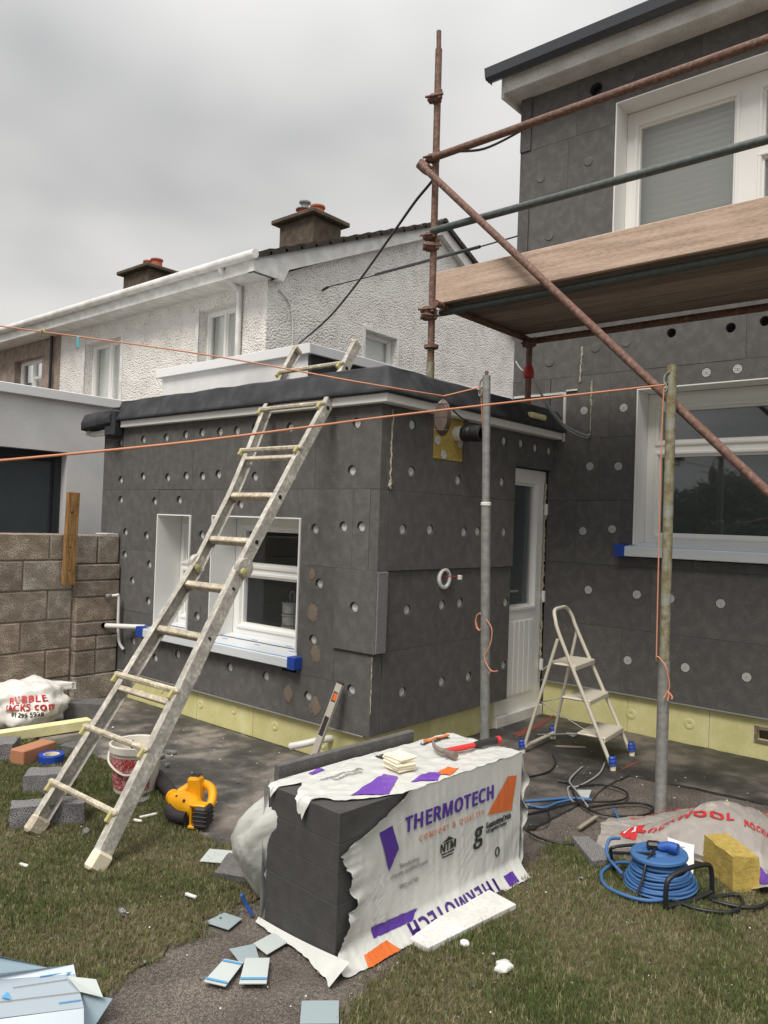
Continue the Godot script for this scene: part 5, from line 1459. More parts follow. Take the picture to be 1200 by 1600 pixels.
# ---------------------------------------------------------------- the wrapped pack of boards
const HX := 0.21
const HZ := 0.585
const PH := 0.57
var pack_noise: FastNoiseLite
func film_front(zc: float, y: float) -> Vector3:   # zc: metres from the near corner
	var n := pack_noise
	var fold := n.get_noise_2d(zc * 30.0 + y * 2.0, y * 0.8) * 0.005 + n.get_noise_2d(zc * 5.0 + 40.0, y * 3.0) * 0.006
	var flare := pow(clampf((0.085 - y) / 0.085, 0.0, 1.0), 1.6) * 0.075
	var x := HX + 0.014 + fold * (0.25 + 1.1 * clampf(1.0 - y / PH, 0, 1)) + flare
	return V(x, y, HZ - zc)
func torn(pts: Array, t: float) -> float:
	for k in pts.size() - 1:
		if t >= pts[k][0] and t <= pts[k + 1][0]: return lerpf(pts[k][1], pts[k + 1][1], (t - pts[k][0]) / (pts[k + 1][0] - pts[k][0]))
	return pts[-1][1]
func film_top(x: float, zc: float) -> Vector3:
	var n := pack_noise
	return V(x, PH + 0.007 + n.get_noise_2d(x * 14.0, zc * 9.0) * 0.007, HZ - zc)

func make_pack() -> void:
	rng.seed = 55
	pack_noise = FastNoiseLite.new(); pack_noise.seed = 6; pack_noise.frequency = 1.0; pack_noise.fractal_octaves = 3
	var a := thing("insulation_pack", "torn white printed pack of dark grey insulation boards on the path", "package", V(-2.15, 0.0, -2.72), -0.055)
	for k in 5:
		var b := MB.new()
		var j := rng.randf_range(-0.0006, 0.0006)
		b.bx(V(-HX + j, k * 0.114 + 0.0006, -HZ), V(HX + j, (k + 1) * 0.114 - 0.0006, HZ + j), 0.0015)
		obj("insulation_board", b, M.graphite_fresh, a)
	# film over the front, torn along its near edge
	var edge := [[0.0, 0.0], [0.02, -0.03], [0.10, 0.01], [0.19, 0.045], [0.24, 0.075], [0.29, 0.035], [0.33, 0.05], [0.40, 0.005], [0.425, -0.012], [0.45, 0.06], [0.49, 0.16], [0.53, 0.27], [0.577, 0.345]]
	var ff := func(s: float, t: float) -> Vector3:
		var y := lerpf(0.004, PH + 0.006, t)
		var z0 := torn(edge, y) + pack_noise.get_noise_2d(y * 60.0, 3.0) * 0.012
		var zc := lerpf(z0, 2 * HZ + 0.012, s)
		var p := film_front(zc, y)
		p.x += 0.03 * exp(-s * 30.0) * (0.5 + pack_noise.get_noise_2d(y * 20.0, 9.0))   # the torn edge stands off
		return p
	var b := MB.new(); b.sheet(110, 60, ff)
	obj("wrapping_front", b, M.film_white, a)
	# film on top
	var te := [[-0.22, 0.01], [-0.17, -0.03], [-0.12, 0.10], [-0.06, 0.02], [0.0, -0.035], [0.03, -0.05], [0.06, 0.04], [0.11, 0.07], [0.15, 0.12], [0.19, 0.21], [0.226, 0.33]]
	var ft := func(s: float, t: float) -> Vector3:
		var x := lerpf(-HX - 0.012, HX + 0.016, t)
		var z0 := torn(te, x) + pack_noise.get_noise_2d(x * 60.0, 13.0) * 0.014
		var zc := lerpf(z0, 2 * HZ + 0.012, s)
		var p := film_top(x, zc)
		if zc < 0.0: p.y += zc * 1.6; p.z = HZ + 0.012 - zc * 0.25
		return p
	b = MB.new(); b.sheet(90, 40, ft)
	obj("wrapping_top", b, M.film_white, a)
	# film on the far end and back, puffed out
	var fe := func(s: float, t: float) -> Vector3:
		var x := lerpf(HX + 0.016, -HX - 0.012, s); var y := lerpf(0.0, PH + 0.006, t)
		var puff := (0.045 + 0.05 * pack_noise.get_noise_2d(x * 6.0, y * 7.0)) * sin(PI * clampf(t, 0, 1)) * (0.4 + 0.6 * sin(PI * s) + 0.5 * (1.0 - s))
		return V(x + puff * 0.6 * (1.0 - s) * (0.6 + sin(t * 17.0) * 0.4), y, -HZ - 0.012 - puff)
	b = MB.new(); b.sheet(30, 40, fe)
	obj("wrapping_end", b, M.film_white, a)
	var fk := func(s: float, t: float) -> Vector3: return V(-HX - 0.013 - 0.006 * pack_noise.get_noise_2d(s * 20.0, t * 9.0), lerpf(0.0, PH + 0.006, t), lerpf(-HZ, HZ - 0.03 + 0.03 * sin(t * 23.0), s))
	b = MB.new(); b.sheet(40, 20, fk)
	obj("wrapping_back", b, M.film_white, a)
	# loose skirt at the near bottom corner
	var fs := func(s: float, t: float) -> Vector3:
		var x := lerpf(-HX - 0.03, HX + 0.085, s)
		var out := lerpf(0.0, 0.022 + 0.075 * s * s * s + 0.012 * pack_noise.get_noise_2d(s * 5.0, 4.0), t)
		return V(x, 0.012 + 0.05 * (1.0 - t) * (0.3 + 0.7 * s * s) + 0.004 * pack_noise.get_noise_2d(s * 9.0, t) * t, HZ + 0.006 + out)
	b = MB.new(); b.sheet(40, 8, fs)
	obj("wrapping_skirt", b, M.film_white, a)
	var fl := func(s: float, t: float) -> Vector3:
		var y := lerpf(0.02, 0.56, t)
		return V(-HX - 0.016 - 0.05 * s + 0.02 * sin(t * 11.0) * s, y, HZ + 0.012 - 0.08 * s)
	b = MB.new(); b.sheet(10, 30, fl)
	obj("wrapping_edge", b, M.film_white, a)
	# print on the front
	var on_front := func(zc0: float, y0: float, sx: float, sy: float) -> Callable:
		return func(x: float, y: float, z: float) -> Vector3:
			var p := film_front(zc0 + x * sx, maxf(y0 + y * sy, 0.006))
			p.x += 0.004 + z
			return p
	letters("lettering", "THERMOTECH", 0.062, on_front.call(0.655, 0.441, 1.0, 1.0), M.purple_print, a, true, 1.08)
	letters("lettering", "C O M F O R T   &   Q U A L I T Y", 0.023, on_front.call(0.66, 0.367, 1.0, 1.0), M.salmon_print, a, false, 1.0)
	letters("lettering", "Guaranteed Irish", 0.026, on_front.call(1.0, 0.298, 1.0, 1.0), M.black_print, a, true, 0.66)
	letters("lettering", "All together better", 0.017, on_front.call(0.985, 0.272, 1.0, 1.0), M.black_print, a, false, 0.85)
	letters("lettering", "g", 0.085, on_front.call(0.845, 0.283, 1.0, 1.0), M.black_print, a, true, 1.05)
	letters("lettering", "NTM", 0.036, on_front.call(0.632, 0.283, 1.0, 1.0), M.black_print, a, true, 1.0)
	letters("lettering", "Timber Insulation\nManufacturers", 0.008, on_front.call(0.632, 0.250, 1.0, 1.0), M.black_print, a, false, 1.0)
	letters("lettering", "Manufacturer\nof quality insulated boards\n\n0402 453 540", 0.017, on_front.call(0.385, 0.245, 1.0, 1.0), M.grey_print, a, false, 0.8)
	letters("lettering", "THERMOTECH", 0.05, on_front.call(0.66, 0.030, -1.0, -1.0), M.purple_print, a, true, 1.35)
	var shapes := [[[[1.067, 0.487], [1.136, 0.478], [1.108, 0.321], [0.909, 0.346]], "orange_print"], [[[0.592, 0.305], [0.632, 0.325], [0.672, 0.305]], "black_print"], [[[0.175, 0.06], [0.395, 0.055], [0.44, 0.085], [0.17, 0.10]], "purple_print"], [[[0.09, 0.005], [0.27, 0.005], [0.23, 0.04], [0.10, 0.035]], "orange_print"], [[[1.02, 0.01], [1.10, 0.01], [1.10, 0.045], [1.02, 0.045]], "purple_print"], [[[0.20, 0.452], [0.272, 0.462], [0.315, 0.36], [0.262, 0.285]], "purple_print"]]
	for s in shapes:
		var m := MB.new()
		var q: Array = s[0]
		var fn := func(u: float, t: float) -> Vector3:
			var c0 := Vector2(q[0][0], q[0][1]); var c1 := Vector2(q[1][0], q[1][1])
			var c2 := Vector2(q[2][0], q[2][1]); var c3 := Vector2(q[3][0], q[3][1]) if q.size() > 3 else c0
			var p := c0.lerp(c1, u).lerp(c3.lerp(c2, u), t)
			var w := film_front(p.x, p.y); w.x += 0.0035
			return w
		m.sheet(18, 14, fn)
		obj("printed_shape", m, M[s[1]], a)
	var dot := MB.new()
	var ring := []
	for k in 17: 
		var p := film_front(0.994 + cos(TAU * k / 16) * 0.016, 0.158 + sin(TAU * k / 16) * 0.020); p.x += 0.004
		ring.append(p)
	dot.tube(ring, 0.003, 5)
	obj("printed_mark", dot, M.black_print, a)
	# print on the top film
	for s in [[[[0.118, 0.14], [0.016, 0.44], [0.09, 0.45], [0.205, 0.27]], "purple_film"], [[[0.16, 0.45], [0.13, 0.60], [0.17, 0.64], [0.224, 0.55]], "purple_film"], [[[0.16, 0.615], [0.14, 0.72], [0.18, 0.75], [0.224, 0.63]], "orange_print"], [[[-0.20, 0.20], [-0.21, 0.27], [-0.18, 0.28], [-0.17, 0.20]], "purple_film"], [[[-0.205, 0.95], [-0.205, 1.14], [-0.185, 1.14], [-0.18, 0.95]], "orange_print"]]:
		var m := MB.new()
		var q: Array = s[0]
		var fn := func(u: float, t: float) -> Vector3:
			var p := Vector2(q[0][0], q[0][1]).lerp(Vector2(q[1][0], q[1][1]), u).lerp(Vector2(q[3][0], q[3][1]).lerp(Vector2(q[2][0], q[2][1]), u), t)
			var w := film_top(p.x, p.y); w.y += 0.004
			return w
		m.sheet(12, 10, fn)
		obj("printed_shape", m, M[s[1]], a)
	var on_top := func(x0: float, z0: float) -> Callable:
		return func(x: float, y: float, z: float) -> Vector3:
			var p := film_top(x0 - y, z0 + x); p.y += 0.004 + z
			return p
	letters("lettering", "Guaranteed Irish", 0.026, on_top.call(-0.165, 1.0), M.black_print, a, true, 0.7)
	letters("lettering", "NTM", 0.05, on_top.call(-0.15, 0.64), M.black_print, a, true, 0.8)
	letters("lettering", "Manufacturer of quality\ninsulated boards", 0.02, on_top.call(-0.08, 0.30), M.grey_print, a, false, 0.8)
	letters("lettering", "Manufacturer of quality insulated boards", 0.014, on_top.call(0.06, 0.95), M.grey_print, a, false, 0.8)

func make_pack_things() -> void:
	var base := Transform3D(Basis(Vector3.UP, -0.055), V(-2.15, 0, -2.72))
	rng.seed = 66
	# stack of cream pads
	var a := thing("foam_pads", "small stack of cream foam pads on the wrapped pack", "pads", base * V(0.02, PH + 0.014, HZ - 0.53))
	for k in 5:
		var b := MB.new()
		b.box(Transform3D(Basis(Vector3.UP, rng.randf_range(-0.15, 0.15) - 0.2), V(rng.randf_range(-0.006, 0.006), 0.006 + k * 0.012, rng.randf_range(-0.006, 0.006))), V(0.115, 0.011, 0.10), 0.004)
		obj("pad", b, M.cream_pad, a)
	# claw hammer
	var h := thing("claw_hammer", "claw hammer with red and black grip lying on the wrapped pack", "hammer", base * V(0.03, PH + 0.012, HZ - 0.86), -0.05)
	var hx := Transform3D(Basis(), V(0, 0.018, 0))
	tube_part("handle", curve([V(-0.01, 0.02, 0.02), V(0.01, 0.018, -0.08), V(0.022, 0.018, -0.17)], 4), [0.010, 0.011, 0.012, 0.013, 0.014, 0.014, 0.013, 0.013, 0.012], M.hammer_red, h, 10)
	tube_part("grip", curve([V(0.022, 0.018, -0.17), V(0.035, 0.02, -0.25), V(0.05, 0.022, -0.32)], 4), [0.014, 0.016, 0.017, 0.016, 0.016, 0.016, 0.017, 0.018, 0.015], M.tool_black, h, 10)
	tube_part("grip_end", [V(0.05, 0.022, -0.315), V(0.054, 0.022, -0.335)], 0.019, M.hammer_red, h, 10)
	var hd := MB.new()
	hd.tube([V(0.0, 0.02, 0.025), V(0.045, 0.02, 0.035), V(0.05, 0.02, 0.036), V(0.075, 0.02, 0.042)], [0.015, 0.013, 0.018, 0.018], 12)
	hd.tube(curve([V(0.0, 0.02, 0.025), V(-0.035, 0.022, 0.028), V(-0.07, 0.03, 0.018), V(-0.095, 0.045, -0.002)], 4), [0.015, 0.014, 0.014, 0.013, 0.013, 0.012, 0.011, 0.010, 0.009, 0.008, 0.007, 0.006, 0.004], 8)
	obj("head", hd, M.hammer_steel, h)
	# board leaning behind the pack
	var lb := MB.new()
	lb.box(base * Transform3D(Basis(Vector3.BACK, -0.05), V(-HX - 0.065, 0.313, 0.08)), V(0.03, 0.625, 0.86), 0.004)
	solo("loose_board", "loose dark grey insulation board standing behind the wrapped pack", "board", lb, M.graphite_1)
	# white foam sheet under the pack's edge
	var p := [gp(640, 1478), gp(668, 1494), gp(806, 1424), gp(752, 1394)]
	var fs := MB.new()
	var poly := PackedVector2Array()
	for q in p: poly.append(Vector2(q.x, -q.z))
	fs.prism(Transform3D(Basis(Vector3.RIGHT, -PI / 2), V(0, 0.030, 0)), poly, 0.020)
	var cover := PackedVector2Array()
	for q in p: cover.append(Vector2(q.x, q.z))
	covered.append(cover)
	solo("foam_sheet", "flat white foam sheet on the grass beside the wrapped pack", "sheet", fs, M.white_painted)
	# gathered film bag behind the pack
	var n := FastNoiseLite.new(); n.seed = 8; n.frequency = 2.2; n.fractal_octaves = 3
	var bf := func(d: Vector3) -> float: return 1.0 + n.get_noise_3d(d.x * 1.4, d.y * 0.9, d.z * 1.4) * 0.34 + 0.05 * sin(d.x * 16.0 + d.y * 5.0)
	var c := thing("film_bag", "crumpled white plastic film bag slumped against the end of the pack", "bag", V(-2.575, 0.0, -2.33))
	var bm := MB.new()
	var body := func(s: float, t: float) -> Vector3:
		var ang := TAU * s
		var y := t * 0.50
		var r := (0.165 * sin(PI * clampf(0.22 + 0.72 * (1.0 - t), 0, 1)) + 0.02) * (1.0 + 0.22 * n.get_noise_3d(cos(ang) * 0.5, t * 0.5, sin(ang) * 0.5) + 0.05 * sin(ang * 5.0 + t * 3.0) + 0.05 * n.get_noise_2d(ang * 3.0, t * 0.6) + 0.10 * absf(n.get_noise_2d(ang * 0.9 + t * 1.4, t * 1.1)))
		return V(cos(ang) * r + t * t * 0.22, y + 0.004, -sin(ang) * r * 0.85 + t * 0.06)
	bm.sheet(48, 26, body)
	obj("bag", bm, M.film_white, c)
	tube_part("strap", curve([gp(386, 1383, 0.10), gp(392, 1396, 0.06), gp(402, 1413, 0.014)].map(func(q: Vector3) -> Vector3: return q - V(-2.575, 0.0, -2.33) + V(0.05, 0.0, 0.07)), 4), 0.008, M.plug_blue, c, 6)
	# spirit level leaning on the corner
	var lv := thing("spirit_level", "short silver spirit level with orange vial leaning at the annex corner", "level", V(-3.66, 0.006, -3.62))
	var lt := Transform3D(Basis(Vector3.BACK, -0.17) * Basis(Vector3.RIGHT, -0.30), Vector3.ZERO)
	var lm := MB.new()
	for s in [[0.0, 0.04], [0.10, 0.24], [0.37, 0.47], [0.54, 0.60]]: lm.box(lt * Transform3D(Basis(), V(0, (s[0] + s[1]) * 0.5, 0)), V(0.052, s[1] - s[0], 0.022), 0.002)
	for s in [-1.0, 1.0]: lm.box(lt * Transform3D(Basis(), V(s * 0.0235, 0.30, 0)), V(0.006, 0.60, 0.024), 0.001)
	obj("body", lm, M.level_silver, lv)
	for s in [[0.505, "orange_print"], [0.07, "vial_green"]]:
		var vm := MB.new(); vm.box(lt * Transform3D(Basis(), V(0, s[0], 0)), V(0.038, 0.05, 0.018), 0.006)
		obj("vial", vm, M[s[1]], lv)
	var vc := MB.new(); vc.box(lt * Transform3D(Basis(), V(0, 0.305, 0)), V(0.038, 0.13, 0.010), 0.002)
	obj("grip_slot", vc, M.tool_black, lv)
	var ve := MB.new(); ve.box(lt * Transform3D(Basis(), V(0, 0.604, 0)), V(0.054, 0.014, 0.026), 0.003)
	obj("end_cap", ve, M.tool_black, lv)

func rough_block(called: String, label: String, at: Vector3, size: Vector3, turn: float, group := "", m: Material = null, tilt := 0.0) -> void:
	var b := MB.new()
	var n := FastNoiseLite.new(); n.seed = int(absf(at.x) * 100.0); n.frequency = 9.0
	var h := size * 0.5
	for ax in 3:
		for sg in [-1.0, 1.0]:
			var e1: int = (ax + 1) % 3; var e2: int = (ax + 2) % 3
			var fn := func(s: float, t: float) -> Vector3:
				var w := Vector3.ZERO
				w[ax] = h[ax] * sg; w[e1] = lerpf(-h[e1], h[e1], s) * sg; w[e2] = lerpf(-h[e2], h[e2], t)
				var d := w + Vector3(n.get_noise_3d(w.x, w.y, w.z), n.get_noise_3d(w.y + 3, w.z, w.x), n.get_noise_3d(w.z, w.x + 7, w.y)) * 0.010
				return d + V(0, h.y, 0)
			b.sheet(7, 7, fn)
	var o := solo(called, label, "offcut", b, M.graphite_cut if m == null else m, group)
	o.position = at; o.rotation = V(tilt, turn, 0)

func make_left_things() -> void:
	rng.seed = 77
	var g := "offcuts of grey foam on the lawn"
	rough_block("foam_offcut", "long rough grey foam offcut lying behind the ladder's foot", V(-3.98, 0.012, -2.03), V(0.36, 0.11, 0.12), 1.05, g)
	rough_block("foam_offcut", "squat rough grey foam offcut beside the blue tape roll", V(-4.47, 0.012, -2.27), V(0.24, 0.105, 0.15), 0.9, g)
	rough_block("foam_offcut", "smooth grey foam offcut at the foot of the block pier", V(-5.85, 0.008, -3.28), V(0.30, 0.13, 0.20), 0.7, g, M.graphite_2)
	rough_block("foam_offcut", "flat grey foam offcut under the brick and yellow strip", V(-5.28, 0.012, -2.30), V(0.28, 0.11, 0.20), 0.9, g)
	rough_block("foam_offcut", "small dark foam offcut behind the brick", V(-5.02, 0.012, -2.72), V(0.13, 0.06, 0.12), 0.3, g, M.graphite_1)
	rough_block("foam_offcut", "pointed grey foam offcut against the film bag", V(-2.78, 0.012, -2.36), V(0.22, 0.045, 0.15), 0.4, g, M.graphite_2, 0.2)
	var sc := [[235, 1190, 0.13], [250, 1185, 0.09], [268, 1178, 0.10], [232, 1205, 0.11], [262, 1198, 0.05], [225, 1254, 0.14], [135, 1303, 0.08], [190, 1430, 0.06]]
	for k in sc.size():
		var p := gp(sc[k][0], sc[k][1], 0.012)
		var b := MB.new()
		var w: float = sc[k][2]
		var poly := PackedVector2Array()
		for i in 7:
			var r := w * 0.5 * rng.randf_range(0.6, 1.1)
			poly.append(Vector2(cos(TAU * i / 7) * r, sin(TAU * i / 7) * r * 0.5))
		b.prism(Transform3D(Basis(Vector3.RIGHT, -PI / 2 + rng.randf_range(-0.2, 0.2)), V(0, 0.02, 0)), poly, 0.014)
		var lab: String = ["broad grey foam flake touching the bucket", "mid sized grey foam flake beyond the broad one by the bucket", "grey foam flake lying out on the ground sheet beyond the bucket", "grey foam flake between the bucket and the blower nozzle", "tiny grey foam flake near the blower nozzle end", "long grey foam flake on the grass before the blower", "pale foam flake on the grass between the ladder feet", "small grey foam flake alone on the lawn near the path"][k]
		var o := solo("foam_flake", lab, "flake", b, M.graphite_cut, "broken foam flakes by the bucket" if k < 5 else "broken foam flakes on the lawn")
		o.position = p; o.rotation.y = rng.randf() * TAU
	# clay brick and roll of blue tape, yellow strip
	var bm := MB.new(); bm.box(Transform3D(Basis(), V(0, 0.05, 0)), V(0.12, 0.095, 0.27), 0.006)
	var bo := solo("clay_brick", "plain orange brown clay brick on the lawn", "brick", bm, M.brick_clay)
	bo.position = V(-5.06, 0.012, -2.46); bo.rotation.y = 0.32
	var tp := thing("tape_roll", "roll of bright blue masking tape lying beside the brick", "tape", V(-4.93, 0.012, -2.52))
	var tm := MB.new(); tm.lathe(Transform3D(), [Vector2(0.05, 0.0), Vector2(0.078, 0.0), Vector2(0.08, 0.004), Vector2(0.08, 0.052), Vector2(0.078, 0.056), Vector2(0.05, 0.056), Vector2(0.05, 0.0)], 28)
	obj("tape", tm, M.blue_tape, tp)
	var tc := MB.new(); tc.lathe(Transform3D(), [Vector2(0.045, 0.001), Vector2(0.0495, 0.001), Vector2(0.0495, 0.054), Vector2(0.045, 0.054), Vector2(0.045, 0.001)], 28)
	obj("core", tc, M.cream_pad, tp)
	var ys := MB.new()
	ys.box(Transform3D(Basis(Vector3.UP, 0.0), V(0, 0.035, 0)), V(0.10, 0.07, 1.2), 0.003)
	var yo := solo("foam_strip", "long pale yellow foam strip lying in front of the rubble sack", "strip", ys, M.pale_xps)
	yo.position = V(-5.60, 0.016, -2.52); yo.rotation.y = -0.12
	# rubble sack
	var sk := thing("rubble_sack", "filled white rubble sack with red lettering against the block wall", "sack", V(-6.02, 0.0, -2.88))
	var n := FastNoiseLite.new(); n.seed = 21; n.frequency = 0.9; n.fractal_octaves = 2
	var rad := func(d: Vector3) -> Vector3:
		var k := 1.0 + n.get_noise_3d(d.x * 1.3, d.y * 1.3, d.z * 1.3) * 0.26 + absf(n.get_noise_3d(d.x * 3.2 + d.y * 2.0, d.y * 1.2 + 9, d.z * 3.2)) * 0.10
		var p := d * V(0.28, 0.19, 0.29) * k
		return V(p.x, maxf(p.y + 0.15, 0.006), p.z)
	var bf := func(s: float, t: float) -> Vector3: return rad.call(V(cos(TAU * s) * sin(PI * t), -cos(PI * t), -sin(TAU * s) * sin(PI * t)))
	var sm := MB.new(); sm.sheet(48, 30, bf)
	obj("sack", sm, M.sack_white, sk)
	var nk := func(s: float, t: float) -> Vector3:
		var an := TAU * s
		var r := 0.06 * (1.0 + 0.25 * sin(an * 4.0 + t * 5.0)) * (1.0 - 0.2 * t)
		return V(0.02 + t * 0.12, 0.29 + cos(an) * r * 0.6 - t * 0.02, -0.02 - t * 0.27 + sin(an) * r * 0.4)
	var nm := MB.new(); nm.sheet(20, 14, nk)
	obj("twisted_neck", nm, M.sack_white, sk)
	var face := V(0.90, 0.30, 0.32).normalized()
	var rt := V(0.37, 0.0, -0.93).normalized(); var up := face.cross(rt).normalized() * -1.0
	if up.y < 0: up = -up
	var on_sack := func(x0: float, y0: float) -> Callable:
		return func(x: float, y: float, z: float) -> Vector3:
			var d := (face + rt * ((x0 + x) / 0.25) + up * ((y0 + y) / 0.2)).normalized()
			var p: Vector3 = rad.call(d)
			return p + d * (0.006 + z)
	letters("lettering", "RUBBLE", 0.055, on_sack.call(-0.04, 0.035), M.red_print, sk, true, 0.9)
	letters("lettering", "SACKS.com", 0.055, on_sack.call(-0.03, -0.03), M.red_print, sk, true, 0.85)
	letters("lettering", "01 295 5938", 0.032, on_sack.call(-0.04, -0.088), M.black_print, sk, true, 0.9)
	# bucket
	var bk := thing("plaster_bucket", "dirty white plaster bucket with worn red print and wire handle", "bucket", V(-4.10, 0.012, -2.62), deg_to_rad(38))
	var k1 := MB.new()
	k1.lathe(Transform3D(), [Vector2(0.001, 0.004), Vector2(0.118, 0.0), Vector2(0.122, 0.01), Vector2(0.146, 0.245), Vector2(0.156, 0.247), Vector2(0.157, 0.285), Vector2(0.150, 0.29), Vector2(0.143, 0.285), Vector2(0.118, 0.02), Vector2(0.001, 0.018)], 36)
	obj("bucket", k1, M.bucket_white, bk)
	var k2 := func(s: float, t: float) -> Vector3:
		var an := lerpf(-1.0, 1.0, s) + PI / 2
		var y := lerpf(0.035, 0.225, t)
		var r := 0.1245 + (y - 0.01) * 0.1045
		return V(cos(an) * r, y, sin(an) * r)
	var km := MB.new(); km.sheet(24, 4, k2)
	obj("printed_label", km, M.bucket_print, bk)
	tube_part("handle", curve([V(-0.15, 0.25, 0.02), V(-0.12, 0.19, 0.11), V(0.0, 0.135, 0.155), V(0.12, 0.19, 0.11), V(0.15, 0.25, 0.02)], 6), 0.007, M.bucket_white, bk, 8)
	var on_bk := func(x: float, y: float, z: float) -> Vector3:
		var an := PI / 2 - (x + 0.05) / 0.145
		var r := 0.1245 + (0.2 + y - 0.01) * 0.1045 + 0.003 + z
		return V(cos(an) * r, 0.20 + y, sin(an) * r)
	letters("lettering", "Super", 0.035, on_bk, M.red_print, bk, true, 1.0)
	tube_part("trowel_handle", [V(0.02, 0.10, -0.02), V(0.0, 0.285, 0.06), V(-0.005, 0.31, 0.07)], [0.014, 0.018, 0.012], M.tool_black, bk, 10)
	var fill := MB.new(); fill.lathe(Transform3D(), [Vector2(0.1355, 0.16), Vector2(0.001, 0.165)], 24)
	obj("plaster", fill, M.bucket_white, bk)
	# cordless blower
	var bl := thing("cordless_blower", "yellow and black cordless blower lying at the edge of the ground sheet", "blower", V(-3.53, 0.012, -2.60))
	tube_part("nozzle", [V(-0.10, 0.07, 0.02), V(-0.28, 0.062, -0.06), V(-0.55, 0.055, -0.16)], [0.034, 0.036, 0.042], M.tool_black, bl, 14)
	var mh := MB.new()
	mh.tube(curve([V(-0.155, 0.068, 0.0), V(-0.10, 0.07, 0.02), V(-0.03, 0.078, 0.03), V(0.05, 0.08, 0.035), V(0.115, 0.075, 0.035)], 3), [0.034, 0.036, 0.040, 0.046, 0.054, 0.061, 0.065, 0.066, 0.066, 0.065, 0.062, 0.055, 0.03], 18)
	obj("motor_housing", mh, M.tool_yellow, bl)
	var ho := MB.new()
	ho.tube(curve([V(-0.07, 0.12, 0.02), V(-0.01, 0.17, -0.05), V(0.09, 0.16, -0.07), V(0.15, 0.10, -0.02), V(0.14, 0.07, 0.06)], 6), 0.024, 12)
	obj("handle", ho, M.tool_yellow, bl)
	var tw := MB.new(); tw.box(Transform3D(Basis(Vector3.UP, 0.4) * Basis(Vector3.BACK, 0.1), V(0.02, 0.155, -0.02)), V(0.075, 0.14, 0.075), 0.016)
	obj("upper_housing", tw, M.tool_yellow, bl)
	var tl := MB.new(); tl.box(Transform3D(Basis(Vector3.UP, 0.4) * Basis(Vector3.BACK, 0.1), V(0.013, 0.2265, -0.02)), V(0.055, 0.004, 0.05), 0.002)
	obj("badge", tl, M.tool_black, bl)
	for sx in [V(-0.02, 0.125, 0.075), V(0.06, 0.125, 0.085), V(0.02, 0.06, 0.101)]:
		var sw := MB.new(); sw.lathe(Transform3D(Basis(Vector3.RIGHT, 1.1), sx), [Vector2(0.008, -0.003), Vector2(0.008, 0.003), Vector2(0.001, 0.003)], 8)
		obj("screw", sw, M.tool_black, bl)
	var cl := MB.new(); cl.tube([V(-0.165, 0.068, -0.005), V(-0.135, 0.069, 0.008)], 0.042, 14)
	obj("nozzle_collar", cl, M.tool_yellow, bl)
	var rb := MB.new(); rb.tube(curve([V(-0.06, 0.05, 0.09), V(0.02, 0.04, 0.11), V(0.10, 0.045, 0.09)], 5), 0.034, 12)
	obj("rubber_grip", rb, M.tool_black, bl)
	var bt := MB.new(); bt.box(Transform3D(Basis(Vector3.UP, 0.5), V(0.185, 0.07, 0.05)), V(0.07, 0.11, 0.10), 0.010)
	var bto := obj("battery", bt, M.tool_black, bl)
	for kx in 4:
		var rr := MB.new(); rr.box(Transform3D(Basis(Vector3.UP, 0.5), V(0.185, 0.035 + kx * 0.022, 0.05)), V(0.076, 0.007, 0.106), 0.002)
		obj("rib", rr, M.tool_black, bto)
	var bf2 := MB.new()
	for e in [[V(0.13, 0.07, 0.085), V(0.012, 0.12, 0.03)], [V(0.16, 0.125, 0.06), V(0.09, 0.014, 0.06)], [V(0.15, 0.014, 0.085), V(0.05, 0.016, 0.04)]]: bf2.box(Transform3D(Basis(Vector3.UP, 0.5), e[0]), e[1], 0.004)
	obj("battery_foot", bf2, M.tool_yellow, bl)
	# scraps on the lawn
	for s in [[232, 1277, 0.10, 1.4, "long thin white scrap on the grass before the blower"], [215, 1285, 0.05, 0.4, "short white scrap beside the long thin scrap"], [298, 1403, 0.06, 0.2, "white scrap on the grass near the grey sample card"], [37, 1355, 0.05, 0.3, "white scrap on the grass by the crumpled film"]]:
		var b := MB.new()
		b.box(Transform3D(Basis(Vector3.UP, s[3]), V(0, 0.01, 0)), V(s[2], 0.012, 0.014), 0.003)
		var o := solo("plastic_scrap", s[4], "scrap", b, M.white_plastic, "white scraps on the lawn")
		o.position = gp(s[0], s[1], 0.016)
	var pp := MB.new(); pp.box(Transform3D(Basis(Vector3.UP, 0.6), V(0, 0.006, 0)), V(0.16, 0.003, 0.14), 0.0)
	var po := solo("paper_sheet", "small white paper sheet under the pointed foam offcut", "paper", pp, M.card_white)
	po.position = gp(345, 1340, 0.022)
	# crumpled film at the frame's edge
	var cf := MB.new()
	cf.ball(V(0, 0.05, 0), V(0.11, 0.06, 0.13), 10, func(d: Vector3) -> float: return 1.0 + n.get_noise_3d(d.x * 3, d.y * 3, d.z * 3) * 0.4)
	var co := solo("crumpled_film", "crumpled pale plastic film lying on the lawn by the folded sheet metal", "film", cf, M.film_white)
	co.position = V(-3.62, 0.012, -1.42)

